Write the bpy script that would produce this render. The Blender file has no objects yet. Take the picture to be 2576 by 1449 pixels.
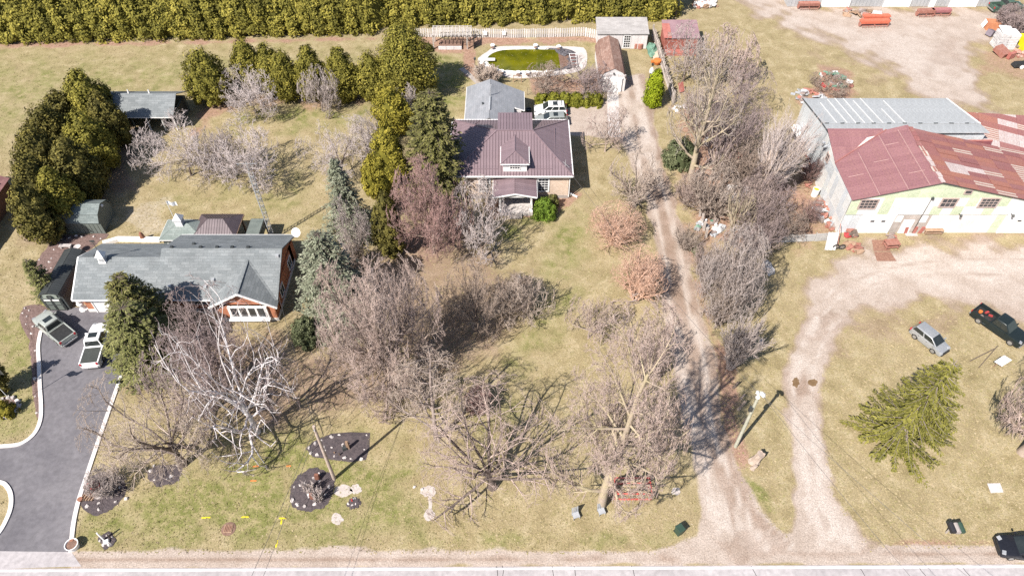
import bpy, bmesh, math, random
import numpy as np
from mathutils import Vector, Matrix
SC = bpy.context.scene
COL = SC.collection
# ------------------------------------------------------------------ camera, light, exposure
PITCH = math.radians(48.5); CAMH = 60.0; FPX = 1820.0
cam = bpy.data.cameras.new('camera'); cam.sensor_width = 36.0; cam.lens = 36.0 * FPX / 2576.0
cam.clip_end = 6000
camo = bpy.data.objects.new('camera', cam); COL.objects.link(camo)
camo.location = (0, 0, CAMH); camo.rotation_euler = (math.pi / 2 - PITCH, 0, 0)
SC.camera = camo
SUN_EL = math.radians(47.5); SUN_AZ = math.radians(223)      # azimuth clockwise from +Y
W = bpy.data.worlds.new('World'); SC.world = W; W.use_nodes = True
wt = W.node_tree; wt.nodes.clear()
sky = wt.nodes.new('ShaderNodeTexSky'); sky.sky_type = 'NISHITA'; sky.sun_disc = False
sky.sun_elevation = SUN_EL; sky.sun_rotation = SUN_AZ; sky.altitude = 200
bg = wt.nodes.new('ShaderNodeBackground'); bg.inputs[1].default_value = 0.08
wo = wt.nodes.new('ShaderNodeOutputWorld')
wt.links.new(sky.outputs[0], bg.inputs[0]); wt.links.new(bg.outputs[0], wo.inputs[0])
sl = bpy.data.lights.new('sun', 'SUN'); sl.energy = 5.0; sl.angle = math.radians(0.5); sl.color = (1.0, 0.94, 0.86)
so = bpy.data.objects.new('sun', sl); COL.objects.link(so)
sdir = Vector((math.sin(SUN_AZ) * math.cos(SUN_EL), math.cos(SUN_AZ) * math.cos(SUN_EL), math.sin(SUN_EL)))
so.rotation_euler = sdir.to_track_quat('Z', 'Y').to_euler(); so.location = (-60, -60, 120)
SC.view_settings.view_transform = 'Standard'; SC.view_settings.look = 'None'
SC.view_settings.gamma = 1.0; SC.view_settings.use_curve_mapping = False
SC.view_settings.exposure = 0.76
SC.render.engine = 'CYCLES'
try:
    SC.cycles.max_bounces = 5; SC.cycles.diffuse_bounces = 2; SC.cycles.glossy_bounces = 2
    SC.cycles.transparent_max_bounces = 6; SC.cycles.use_denoising = False
except Exception: pass

# ------------------------------------------------------------------ measuring: photo point -> place on the ground
sp, cp = math.sin(PITCH), math.cos(PITCH)
def G(x, y, z=0.0):
    u = (x - 1288) / FPX; v = (724.5 - y) / FPX
    t = (CAMH - z) / (sp - v * cp)
    return Vector((t * u, t * (cp + v * sp), z))
def HT(b, yt):                                   # height of a plumb thing standing at ground point b whose top shows at row yt
    v = (724.5 - yt) / FPX
    return CAMH - b.y / (cp + v * sp) * (sp - v * cp)
def MPP(y, z=0.0):                               # metres per photo unit at row y
    v = (724.5 - y) / FPX
    return (CAMH - z) / (sp - v * cp) / FPX

# ------------------------------------------------------------------ object helpers
def tag(o, label=None, cat=None, group=None, kind=None):
    if label: o['label'] = label
    if cat: o['category'] = cat
    if group: o['group'] = group
    if kind: o['kind'] = kind
    return o
def thing(name, label, cat, loc=(0, 0, 0), rz=0.0, group=None):
    o = bpy.data.objects.new(name, None); COL.objects.link(o)
    o.empty_display_size = 0.3
    o.location = loc; o.rotation_euler = (0, 0, rz)
    return tag(o, label, cat, group)
def base_loc(o):
    v = Vector((0, 0, 0))
    while o is not None:
        v += o.location; o = o.parent
    return v
def np_mesh(name, V, F, smooth=False):
    """V (n,3); F list of int arrays each (m,k)"""
    me = bpy.data.meshes.new(name)
    V = np.asarray(V, dtype=np.float32)
    me.vertices.add(len(V)); me.vertices.foreach_set('co', V.ravel())
    loops = np.concatenate([np.asarray(f, dtype=np.int32).ravel() for f in F])
    tot = np.concatenate([np.full(len(f), np.asarray(f).shape[1], dtype=np.int32) for f in F])
    start = np.concatenate([[0], np.cumsum(tot)[:-1]]).astype(np.int32)
    me.loops.add(len(loops)); me.loops.foreach_set('vertex_index', loops)
    me.polygons.add(len(tot)); me.polygons.foreach_set('loop_start', start)
    if smooth: me.polygons.foreach_set('use_smooth', np.ones(len(tot), dtype=bool))
    me.update(calc_edges=True)
    return me
def link(name, me, mat=None, parent=None):
    o = bpy.data.objects.new(name, me); COL.objects.link(o)
    if mat is not None and len(me.materials) == 0: me.materials.append(mat)
    if parent is not None: o.parent = parent
    return o
class MB:
    """collects simple shapes, builds ONE mesh object"""
    def __init__(s): s.v = []; s.f = []
    def add(s, vs, fs):
        b = len(s.v); s.v += [tuple(p) for p in vs]; s.f += [tuple(i + b for i in q) for q in fs]; return s
    def box(s, c, d, rz=0.0, rx=0.0, ry=0.0, taper=1.0):
        x, y, z = d[0] / 2, d[1] / 2, d[2] / 2
        M = Matrix.Rotation(rz, 3, 'Z') @ Matrix.Rotation(ry, 3, 'Y') @ Matrix.Rotation(rx, 3, 'X')
        P = [(-x, -y, -z), (x, -y, -z), (x, y, -z), (-x, y, -z), (-x * taper, -y * taper, z), (x * taper, -y * taper, z), (x * taper, y * taper, z), (-x * taper, y * taper, z)]
        C = Vector(c)
        return s.add([C + M @ Vector(p) for p in P], [(3, 2, 1, 0), (4, 5, 6, 7), (0, 1, 5, 4), (1, 2, 6, 5), (2, 3, 7, 6), (3, 0, 4, 7)])
    def bar(s, a, b, w, h=None):
        a = Vector(a); b = Vector(b); d = (b - a); L = d.length; d.normalize()
        up = Vector((0, 0, 1)) if abs(d.z) < .95 else Vector((0, 1, 0))
        q = d.cross(up).normalized(); r = q.cross(d).normalized(); h = h or w
        P = []
        for e in (a, b):
            for i, j in ((-1, -1), (1, -1), (1, 1), (-1, 1)): P.append(e + q * (i * w / 2) + r * (j * h / 2))
        return s.add(P, [(0, 1, 2, 3), (7, 6, 5, 4), (0, 4, 5, 1), (1, 5, 6, 2), (2, 6, 7, 3), (3, 7, 4, 0)])
    def tube(s, pts, r, n=6, r2=None, cap=True):
        pts = [Vector(p) for p in pts]; m = len(pts); rings = []
        for i, p in enumerate(pts):
            d = (pts[min(i + 1, m - 1)] - pts[max(i - 1, 0)]).normalized()
            up = Vector((0, 0, 1)) if abs(d.z) < .95 else Vector((0, 1, 0))
            q = d.cross(up).normalized(); w = q.cross(d).normalized()
            rr = r if r2 is None else r + (r2 - r) * i / max(1, m - 1)
            rings.append([p + q * (rr * math.cos(2 * math.pi * k / n)) + w * (rr * math.sin(2 * math.pi * k / n)) for k in range(n)])
        vs = [p for g in rings for p in g]; fs = []
        for i in range(m - 1):
            for k in range(n):
                fs.append((i * n + k, i * n + (k + 1) % n, (i + 1) * n + (k + 1) % n, (i + 1) * n + k))
        if cap: fs += [tuple(range(n - 1, -1, -1)), tuple(range((m - 1) * n, m * n))]
        return s.add(vs, fs)
    def lathe(s, c, prof, n=12):
        c = Vector(c); vs = []; fs = []
        for r, z in prof:
            for k in range(n): vs.append(c + Vector((r * math.cos(2 * math.pi * k / n), r * math.sin(2 * math.pi * k / n), z)))
        for i in range(len(prof) - 1):
            for k in range(n): fs.append((i * n + k, i * n + (k + 1) % n, (i + 1) * n + (k + 1) % n, (i + 1) * n + k))
        fs += [tuple(range(n - 1, -1, -1)), tuple(range((len(prof) - 1) * n, len(prof) * n))]
        return s.add(vs, fs)
    def prism(s, poly, z0, z1):
        n = len(poly); vs = [(p[0], p[1], z0) for p in poly] + [(p[0], p[1], z1) for p in poly]
        a = sum(poly[i][0] * poly[(i + 1) % n][1] - poly[(i + 1) % n][0] * poly[i][1] for i in range(n))
        ids = list(range(n)) if a > 0 else list(range(n - 1, -1, -1))
        fs = [tuple(reversed(ids)), tuple(i + n for i in ids)]
        for k in range(n):
            i, j = ids[k], ids[(k + 1) % n]; fs.append((i, j, j + n, i + n))
        return s.add(vs, fs)
    def ext(s, poly3, nrm, th):
        """solid plate: poly3 (counter-clockwise about nrm) pushed th along nrm"""
        nrm = Vector(nrm).normalized(); P = [Vector(p) for p in poly3]; n = len(P)
        A = Vector((0, 0, 0))
        for i in range(n): A += P[i].cross(P[(i + 1) % n])
        if A.dot(nrm) < 0: P.reverse()
        vs = P + [p + nrm * th for p in P]
        fs = [tuple(range(n - 1, -1, -1)), tuple(range(n, 2 * n))] + [(i, (i + 1) % n, (i + 1) % n + n, i + n) for i in range(n)]
        return s.add(vs, fs)
    def blob(s, c, r, seed=0, n=8, m=6, rough=.25, sz=(1, 1, 1), flat=True):
        rd = random.Random(seed); vs = []; fs = []; c = Vector(c)
        vs.append(c + Vector((0, 0, -r * sz[2] * (.3 if flat else 1))))
        for i in range(1, m):
            a = -math.pi / 2 + math.pi * i / m
            for k in range(n):
                b = 2 * math.pi * (k + .5 * (i % 2)) / n; q = r * (1 + rough * (rd.random() - .5) * 2)
                z = math.sin(a) * q * sz[2]
                if flat and z < -r * .3 * sz[2]: z = -r * .3 * sz[2]
                vs.append(c + Vector((math.cos(a) * math.cos(b) * q * sz[0], math.cos(a) * math.sin(b) * q * sz[1], z)))
        vs.append(c + Vector((0, 0, r * sz[2]))); T = len(vs) - 1
        for k in range(n): fs.append((0, 1 + (k + 1) % n, 1 + k))
        for i in range(m - 2):
            o = 1 + i * n
            for k in range(n): fs.append((o + k, o + (k + 1) % n, o + n + (k + 1) % n, o + n + k))
        o = 1 + (m - 2) * n
        for k in range(n): fs.append((o + k, o + (k + 1) % n, T))
        return s.add(vs, fs)
    def build(s, name, mat, parent=None, world=True, smooth=False, bevel=0.0, bseg=2):
        v = s.v
        if parent is not None and world:
            b = base_loc(parent); v = [(p[0] - b.x, p[1] - b.y, p[2] - b.z) for p in v]
        me = bpy.data.meshes.new(name); me.from_pydata([tuple(p) for p in v], [], s.f); me.update()
        if bevel > 0:
            bm = bmesh.new(); bm.from_mesh(me)
            es = [e for e in bm.edges if len(e.link_faces) == 2 and e.calc_face_angle(0) > .35]
            bmesh.ops.bevel(bm, geom=es, offset=bevel, segments=bseg, profile=.5, affect='EDGES', clamp_overlap=True)
            bm.to_mesh(me); bm.free()
        if smooth:
            me.polygons.foreach_set('use_smooth', np.ones(len(me.polygons), dtype=bool))
            try: me.set_sharp_from_angle(angle=math.radians(40))
            except Exception: pass
        return link(name, me, mat, parent)
def copy_tree(o, parent=None):
    c = o.copy(); COL.objects.link(c)
    if parent is not None: c.parent = parent
    for ch in list(o.children): copy_tree(ch, c)
    return c

# frames: local x along the eave, y up the slope, z out of the face
def frame_of(poly, u=None):
    P = [Vector(p) for p in poly]; n = Vector((0, 0, 0))
    for i in range(len(P)): n += P[i].cross(P[(i + 1) % len(P)])
    n.normalize()
    if u is None:
        u = Vector((0, 0, 1)).cross(n)
        if u.length < 1e-4: u = Vector((1, 0, 0))
    u = Vector(u); u = (u - n * u.dot(n)).normalized(); v = n.cross(u)
    o = P[0]
    M = Matrix(((u.x, v.x, n.x, o.x), (u.y, v.y, n.y, o.y), (u.z, v.z, n.z, o.z), (0, 0, 0, 1)))
    return M, [((p - o).dot(u), (p - o).dot(v)) for p in P]
def place(o, M, parent):
    if parent is not None:
        o.parent = parent; M = Matrix.Translation(-base_loc(parent)) @ M
    o.matrix_local = M
    return o
def slab(name, poly, mat, parent, th=0.08, up=0.0, u=None):
    """one plate whose own axes follow the slope"""
    M, q = frame_of(poly, u)
    mb = MB(); mb.prism(q, up, up + th)
    o = mb.build(name, mat); return place(o, M, parent)
def clip_cell(poly, x0, x1, y0, y1):
    def cl(P, ax, lim, sgn):
        out = []
        for i in range(len(P)):
            a, b = P[i], P[(i + 1) % len(P)]; da, db = sgn * (a[ax] - lim), sgn * (b[ax] - lim)
            if da >= 0: out.append(a)
            if (da > 0 and db < 0) or (da < 0 and db > 0):
                t = da / (da - db); out.append((a[0] + (b[0] - a[0]) * t, a[1] + (b[1] - a[1]) * t))
        return out
    P = list(poly)
    for ax, lim, sg in ((0, x0, 1), (0, x1, -1), (1, y0, 1), (1, y1, -1)):
        P = cl(P, ax, lim, sg)
        if len(P) < 3: return None
    a = sum(P[i][0] * P[(i + 1) % len(P)][1] - P[(i + 1) % len(P)][0] * P[i][1] for i in range(len(P))) / 2
    return P if abs(a) > .01 else None
TILE_ME = {}
def tiles(name, poly, mat, parent, pu, pv, gap=.02, th=.03, up=0.0, u=None, seed=0, jitter=0.0, shift=0.0, rib=0.0, pick=None):
    """separate plates laid over a convex face; whole ones share a mesh"""
    M, q = frame_of(poly, u); rd = random.Random(seed); out = []
    xs = [p[0] for p in q]; ys = [p[1] for p in q]
    nx = max(1, math.ceil((max(xs) - min(xs)) / pu - .02)); ny = max(1, math.ceil((max(ys) - min(ys)) / pv - .02))
    for j in range(ny):
        sh = shift * (j % 2) * pu
        for i in range(-1 if sh else 0, nx + (1 if sh else 0)):
            x0 = min(xs) + i * pu + sh; y0 = min(ys) + j * pv
            c = clip_cell(q, x0 + gap / 2, x0 + pu - gap / 2, y0 + gap / 2, y0 + pv - gap / 2)
            if not c: continue
            m = pick(i, j, nx, ny, rd) if pick else mat
            full = len(c) == 4 and abs((max(p[0] for p in c) - min(p[0] for p in c)) - (pu - gap)) < .004 and abs((max(p[1] for p in c) - min(p[1] for p in c)) - (pv - gap)) < .004 and all(abs(abs(p[0] - x0 - pu / 2) - (pu - gap) / 2) < .004 for p in c)
            key = (round(pu, 3), round(pv, 3), round(gap, 3), round(th, 3), round(rib, 3), m.name)
            if full and key in TILE_ME: me = TILE_ME[key]
            else:
                mb = MB(); mb.prism([(p[0] - x0, p[1] - y0) for p in c], 0, th)
                if rib:
                    r = clip_cell(q, x0 + gap / 2, x0 + gap / 2 + rib, y0, y0 + pv)
                    if r: mb.prism([(p[0] - x0, p[1] - y0) for p in r], th, th + rib * .9)
                me = bpy.data.meshes.new(name); me.from_pydata(mb.v, [], mb.f); me.update(); me.materials.append(m)
                if full: TILE_ME[key] = me
            o = link(name, me)
            z = up + rd.uniform(0, jitter)
            place(o, M @ Matrix.Translation((x0, y0, z)) @ Matrix.Rotation(rd.uniform(-1, 1) * jitter * .3, 4, 'Z'), parent); out.append(o)
    return out

# ------------------------------------------------------------------ materials
def srgb(h):
    h = h.lstrip('#'); c = [int(h[i:i + 2], 16) / 255 for i in (0, 2, 4)]
    return tuple(x / 12.92 if x <= .04045 else ((x + .055) / 1.055) ** 2.4 for x in c)
MATS = {}
class N:
    def __init__(s, name):
        s.m = bpy.data.materials.new(name); s.m.use_nodes = True; s.t = s.m.node_tree; s.t.nodes.clear()
        s.out = s.n('ShaderNodeOutputMaterial'); s.b = s.n('ShaderNodeBsdfPrincipled')
        s.l(s.b.outputs[0], s.out.inputs[0])
    def n(s, t, **k):
        x = s.t.nodes.new(t)
        for a, b in k.items(): setattr(x, a, b)
        return x
    def l(s, a, b): s.t.links.new(a, b)
    def noise(s, scale, detail=3, rough=.55, vec=None, dist=0):
        x = s.n('ShaderNodeTexNoise'); x.inputs['Scale'].default_value = scale; x.inputs['Detail'].default_value = detail
        x.inputs['Roughness'].default_value = rough; x.inputs['Distortion'].default_value = dist
        if vec is not None: s.l(vec, x.inputs['Vector'])
        return x.outputs['Fac']
    def ramp(s, fac, stops):
        x = s.n('ShaderNodeValToRGB'); e = x.color_ramp.elements
        while len(e) < len(stops): e.new(.5)
        for i, (p, c) in enumerate(stops):
            e[i].position = p; e[i].color = (*c, 1) if not isinstance(c, (int, float)) else (c, c, c, 1)
        s.l(fac, x.inputs[0]); return x.outputs[0]
    def mix(s, fac, a, b, mode='MIX'):
        x = s.n('ShaderNodeMixRGB', blend_type=mode)
        for i, q in ((0, fac), (1, a), (2, b)):
            if isinstance(q, (int, float)): x.inputs[i].default_value = q
            elif isinstance(q, tuple): x.inputs[i].default_value = (*q, 1)
            else: s.l(q, x.inputs[i])
        return x.outputs[0]
    def math(s, op, a, b=0.0, clamp=False):
        x = s.n('ShaderNodeMath', operation=op, use_clamp=clamp)
        for i, q in ((0, a), (1, b)):
            if isinstance(q, (int, float)): x.inputs[i].default_value = q
            else: s.l(q, x.inputs[i])
        return x.outputs[0]
    def attr(s, name):
        x = s.n('ShaderNodeAttribute', attribute_name=name); return x
    def bump(s, h, strength=.4, dist=.05):
        x = s.n('ShaderNodeBump'); x.inputs['Strength'].default_value = strength; x.inputs['Distance'].default_value = dist
        s.l(h, x.inputs['Height']); s.l(x.outputs[0], s.b.inputs['Normal'])
    def done(s, col=None, rough=.8, metal=0, spec=.3):
        if col is not None:
            if isinstance(col, tuple): s.b.inputs['Base Color'].default_value = (*col, 1)
            else: s.l(col, s.b.inputs['Base Color'])
        s.b.inputs['Roughness'].default_value = rough; s.b.inputs['Metallic'].default_value = metal
        s.b.inputs['Specular IOR Level'].default_value = spec
        return s.m
def coord(n, kind='Object'):
    return n.n('ShaderNodeTexCoord').outputs[kind]
def pm(name, c1, c2=None, scale=3.0, rough=.8, metal=0, spec=.3, rand=0.0, bump=0.0, bscale=None, wave=None, detail=4, lo=.35, hi=.65):
    if name in MATS: return MATS[name]
    n = N(name); oc = coord(n); c2 = c2 or tuple(x * .8 for x in c1)
    col = n.ramp(n.noise(scale, detail, .6, oc), [(lo, c1), (hi, c2)])
    fine = n.noise(scale * 9, 2, .6, oc)
    col = n.mix(.35, col, n.mix(1, col, n.ramp(fine, [(.3, .55), (.7, 1.35)]), 'MULTIPLY'))
    if rand:
        oi = n.n('ShaderNodeObjectInfo').outputs['Random']
        f = n.math('ADD', n.math('MULTIPLY', oi, 2 * rand), 1 - rand)
        hv = n.n('ShaderNodeHueSaturation'); n.l(f, hv.inputs['Value']); n.l(col, hv.inputs['Color']); col = hv.outputs[0]
    if wave:
        w = n.n('ShaderNodeTexWave', bands_direction=wave[0]); w.inputs['Scale'].default_value = wave[1]
        n.l(oc, w.inputs['Vector']); n.bump(w.outputs['Fac'], wave[2] if len(wave) > 2 else .5, .03)
    elif bump: n.bump(n.noise(bscale or scale * 6, 3, .6, oc), bump, .05)
    MATS[name] = n.done(col, rough, metal, spec); return MATS[name]
def shingle_mat(name, c1, c2, c3, bw=.5, bh=.17, upright=False):
    if name in MATS: return MATS[name]
    n = N(name); oc = coord(n)
    if upright:
        sx = n.n('ShaderNodeSeparateXYZ'); n.l(oc, sx.inputs[0]); cx = n.n('ShaderNodeCombineXYZ'); n.l(n.math('ADD', sx.outputs[0], sx.outputs[1]), cx.inputs[0]); n.l(sx.outputs[2], cx.inputs[1]); oc = cx.outputs[0]
    br = n.n('ShaderNodeTexBrick'); br.offset = .5
    br.inputs['Scale'].default_value = 1; br.inputs['Brick Width'].default_value = bw; br.inputs['Row Height'].default_value = bh
    br.inputs['Mortar Size'].default_value = .012; br.inputs['Bias'].default_value = -.1
    br.inputs['Color1'].default_value = (*c1, 1); br.inputs['Color2'].default_value = (*c2, 1); br.inputs['Mortar'].default_value = (*c3, 1)
    n.l(oc, br.inputs['Vector'])
    col = n.mix(1, br.outputs['Color'], n.ramp(n.noise(.35, 4, .6, oc), [(.3, .82), (.7, 1.15)]), 'MULTIPLY')
    col = n.mix(1, col, n.ramp(n.noise(9, 3, .7, oc), [(.3, .8), (.7, 1.2)]), 'MULTIPLY')
    n.bump(br.outputs['Fac'], -.5, .02)
    MATS[name] = n.done(col, .9, 0, .2); return MATS[name]
def brick_mat(name, c1, c2, c3):
    return shingle_mat(name, c1, c2, c3, .24, .08, True)
# ------------------------------------------------------------------ the ground
def spline(pts, k=6, closed=False):
    n = len(pts); out = []
    rng = range(n) if closed else range(n - 1)
    for i in rng:
        p0, p1, p2, p3 = (pts[(i - 1) % n], pts[i], pts[(i + 1) % n], pts[(i + 2) % n]) if closed else (pts[max(i - 1, 0)], pts[i], pts[i + 1], pts[min(i + 2, n - 1)])
        for j in range(k):
            t = j / k
            out.append(tuple(.5 * (2 * p1[a] + (p2[a] - p0[a]) * t + (2 * p0[a] - 5 * p1[a] + 4 * p2[a] - p3[a]) * t * t + (3 * p1[a] - p0[a] - 3 * p2[a] + p3[a]) * t ** 3) for a in (0, 1)))
    if not closed: out.append(tuple(pts[-1][:2]))
    return out
def sdf(poly, X, Y):
    P = np.array(poly, float); d = np.full(X.shape, 1e18); s = np.zeros(X.shape, bool); n = len(P)
    for i in range(n):
        a, b = P[i], P[(i + 1) % n]; e = b - a; wx, wy = X - a[0], Y - a[1]
        t = np.clip((wx * e[0] + wy * e[1]) / (e @ e + 1e-12), 0, 1)
        d = np.minimum(d, (wx - e[0] * t) ** 2 + (wy - e[1] * t) ** 2)
        if a[1] != b[1]:
            c = ((a[1] > Y) != (b[1] > Y)) & (X < (b[0] - a[0]) * (Y - a[1]) / (b[1] - a[1]) + a[0]); s ^= c
    d = np.sqrt(d); return np.where(s, -d, d)
STEP = .48
gx = np.concatenate([[-2500, -600, -200, -120], np.arange(-100, 100.01, STEP), [120, 200, 600, 2500]])
gy = np.concatenate([[-1500, -300, -60, 0], np.arange(10, 128, STEP), [140, 200, 600, 3000]])
GX, GY = np.meshgrid(gx, gy); NX, NY = len(gx), len(gy)
dep = np.maximum(GY * cp + CAMH * sp, 5); PXX = 1288 + FPX * GX / dep; PYY = 724.5 - FPX * (GY * sp - CAMH * cp) / dep
wob = 5 * np.sin(GX * .9 + 1.3 * np.sin(GY * .7)) + 4 * np.sin(GY * 1.3 + 2 * np.sin(GX * .5)) + 3 * np.sin(GX * 2.3 + GY * 1.9)
def soft(poly, w=14, wo=1.0, amt=1.0):
    return amt * np.clip(.5 - (sdf(poly, PXX, PYY) + wob * wo) / (2 * w), 0, 1)
def band(left, right, w=10, wo=.6, amt=1.0):
    return soft(left + right[::-1], w, wo, amt)
lane_L = [(1548, 190), (1552, 250), (1558, 345), (1588, 420), (1622, 500), (1642, 580), (1656, 660), (1664, 740), (1668, 800), (1680, 860), (1698, 950), (1715, 1050), (1735, 1130), (1754, 1200), (1764, 1290), (1755, 1345), (1640, 1392)]
lane_R = [(1618, 190), (1634, 250), (1652, 345), (1668, 420), (1694, 500), (1718, 580), (1738, 660), (1750, 740), (1768, 800), (1792, 860), (1806, 950), (1812, 1050), (1836, 1130), (1870, 1200), (1922, 1280), (1962, 1330), (2060, 1392)]
ln2_L = [(2030, 800), (2000, 860), (1980, 920), (1974, 1000), (1990, 1080), (2002, 1180), (2005, 1280), (1985, 1330), (1880, 1392)]
ln2_R = [(2150, 800), (2100, 860), (2078, 920), (2066, 1000), (2070, 1080), (2088, 1180), (2124, 1280), (2170, 1340), (2270, 1392)]
yard = [(2100, 660), (2200, 622), (2400, 612), (2640, 610), (2640, 850), (2480, 775), (2330, 752), (2200, 772), (2110, 835), (2040, 850), (2020, 770), (2050, 700)]
top_g = [(1850, -30), (1900, 28), (1985, 75), (2080, 105), (2180, 150), (2250, 180), (2290, 222), (2330, 258), (2420, 268), (2490, 300), (2500, 292), (2462, 230), (2440, 170), (2450, 120), (2520, 75), (2560, 40), (2540, 22), (1975, 16), (1960, -30)]
park = [(1412, 262), (1555, 255), (1560, 345), (1500, 345), (1440, 345), (1412, 330)]
shoulder = [(150, 1386), (900, 1378), (1600, 1388), (2300, 1372), (2800, 1366), (2800, 1418), (1288, 1423), (-200, 1432), (190, 1428)]
g = np.zeros((5,) + GX.shape)          # green, gravel, dirt, litter, pale
gl = band(lane_L, lane_R); g2 = band(ln2_L, ln2_R, 14, 1.2); gyd = soft(yard, 30, 2.5, .95); gtop = soft(top_g, 26, 2, .95); gpk = soft(park, 5, .5); gsh = soft(shoulder, 5, .5)
g[1] = np.max([gl, g2, gyd, gtop, gpk, gsh], 0)
# wheel tracks and damp brown middles
g[2] = np.max([soft([(1600, 420), (1672, 420), (1745, 700), (1768, 800), (1672, 800), (1640, 560)], 16, 1, .85), soft([(1690, 780), (1765, 800), (1805, 960), (1720, 960)], 20, 2, .7), soft([(1750, 960), (1800, 960), (1840, 1130), (1900, 1250), (1960, 1335), (1890, 1335), (1800, 1200)], 18, 1.5, .75),
    soft([(1900, 1330), (2050, 1400), (1700, 1402), (1780, 1340)], 14, 3, .6), soft([(1978, 940), (2010, 920), (2065, 980), (2070, 1060), (2030, 1020), (1995, 1060), (1980, 1000)], 14, 2, .75), soft([(2120, 800), (2260, 775), (2420, 790), (2380, 850), (2200, 850), (2090, 900), (2060, 870)], 30, 3, .6),
    soft([(150, 1402), (1288, 1396), (2700, 1388), (2700, 1400), (1288, 1410), (150, 1418)], 5, .4, .75), soft([(2400, 750), (2640, 790), (2640, 880), (2450, 830)], 25, 3, .5), soft([(2560, 600), (2640, 600), (2640, 560), (2420, 592), (2200, 595), (2200, 606), (2420, 610)], 8, 1, .7), soft([(2050, 120), (2160, 160), (2230, 185), (2270, 240), (2180, 200), (2040, 160)], 22, 3, .5),
    soft([(2300, 130), (2400, 90), (2440, 130), (2420, 180), (2330, 190)], 26, 3, .5), soft([(1600, 190), (1640, 200), (1650, 340), (1630, 330)], 8, 1, .6), soft([(820, 860), (1010, 860), (1130, 960), (1000, 1010), (700, 1080), (520, 1060), (520, 900)], 50, 3, .8),
    soft([(990, 560), (1200, 560), (1260, 660), (1340, 700), (1340, 820), (1150, 960), (1030, 990), (900, 700)], 45, 3, .75), soft([(400, 830), (700, 830), (730, 900), (480, 990), (400, 960)], 25, 2, .8), soft([(230, 300), (340, 330), (340, 470), (210, 520), (60, 620), (30, 500)], 35, 3, .9)], 0)
g[3] = np.max([soft([(-50, 108), (480, 104), (950, 96), (950, 100), (480, 111), (-50, 122)], 5, .5, .95), soft([(1045, 92), (1500, 92), (1505, 104), (1290, 112), (1200, 120), (1195, 140), (1060, 130)], 6, .7, .95), soft([(1165, 125), (1195, 122), (1196, 210), (1168, 188)], 3, .3),
    soft([(1700, 560), (1740, 600), (1768, 740), (1800, 830), (1860, 920), (1860, 1100), (1900, 1180), (1860, 1190), (1815, 1080), (1806, 950), (1775, 800), (1740, 680)], 14, 1.5, .95), soft([(1700, 260), (1790, 260), (1900, 420), (2060, 470), (2060, 600), (1960, 610), (1760, 640), (1720, 520)], 34, 3, .9),
    soft([(1330, 195), (1500, 190), (1520, 232), (1340, 236)], 8, 1, .9), soft([(1400, 478), (1470, 485), (1430, 520), (1370, 548), (1230, 548), (1220, 500)], 7, .7, .95), soft([(1960, 440), (2050, 400), (2110, 600), (2010, 620)], 16, 2, .6), soft([(520, 262), (640, 262), (560, 300), (480, 350)], 14, 2, .7), soft([(590, 240), (930, 238), (900, 262), (600, 275)], 12, 2, .6), soft([(2060, 170), (2150, 170), (2160, 260), (2020, 260)], 16, 2, .8),
    soft([(980, 560), (1160, 560), (1120, 660), (1000, 660)], 26, 2, .8), soft([(1950, 1370), (2600, 1352), (2600, 1366), (1950, 1388)], 5, 1, .7), soft([(2440, 160), (2640, 60), (2640, 200), (2480, 190)], 18, 2, .6)], 0)
g[0] = np.max([soft([(200, 1320), (560, 1130), (760, 1070), (1000, 1100), (1060, 1300), (1000, 1370), (200, 1380)], 60, 3, .62), soft([(1380, 560), (1470, 520), (1480, 600), (1440, 760), (1380, 880), (1290, 960), (1300, 860), (1390, 700)], 45, 3, .6), soft([(560, 260), (940, 262), (920, 320), (600, 320)], 35, 3, .6), soft([(1070, 120), (1170, 125), (1190, 220), (1100, 300), (1060, 260)], 30, 2, .65), soft([(1190, 110), (1500, 105), (1510, 190), (1200, 200)], 14, 2, .3), soft([(1380, 505), (1440, 500), (1400, 560), (1270, 600), (1280, 560)], 14, 2, .75),
    soft([(1050, 1340), (1700, 1340), (1700, 1365), (1050, 1372)], 14, 3, .4), soft([(-50, 760), (100, 790), (100, 1110), (-50, 1120)], 20, 2, .5), soft([(1860, 1190), (1920, 1230), (1960, 1300), (1930, 1290), (1870, 1230)], 10, 1, .7), soft([(-50, 140), (900, 125), (900, 220), (200, 260), (-50, 420)], 60, 3, .4), soft([(400, 470), (780, 420), (800, 560), (700, 580), (560, 530), (420, 540)], 60, 3, .35), soft([(1150, 1000), (1350, 960), (1330, 1080), (1200, 1120)], 40, 3, .35)], 0)
g[4] = np.max([soft([(340, 480), (470, 520), (420, 600), (250, 590)], 40, 4, .5), soft([(1690, 800), (1750, 800), (1780, 860), (1720, 870)], 16, 2, .8), soft([(1860, 880), (1700, 1140), (1760, 1300), (1850, 1330)], 3, 0, 0), soft([(1762, 1230), (1830, 1270), (1900, 1340), (2100, 1380), (1780, 1370)], 26, 4, .7), soft([(2010, 1080), (2062, 1080), (2110, 1290), (2180, 1370), (2050, 1370)], 18, 2, .8), soft([(1990, 880), (2040, 860), (2060, 930), (1990, 960)], 16, 2, .7), soft([(2200, 650), (2640, 625), (2640, 720), (2250, 720), (2100, 760)], 40, 4, .8),
    soft([(1525, 195), (1558, 195), (1562, 345), (1528, 345)], 3, .2, .6), soft([(1590, 260), (1640, 290), (1660, 420), (1600, 400)], 20, 2, .5), soft([(1880, -20), (1980, 60), (2150, 110), (2290, 200), (2400, 250), (2440, 190), (2330, 60), (2100, 60)], 46, 4, .6), soft([(200, 1396), (2700, 1376), (2700, 1388), (200, 1404)], 5, .5, .5)], 0)
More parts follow.
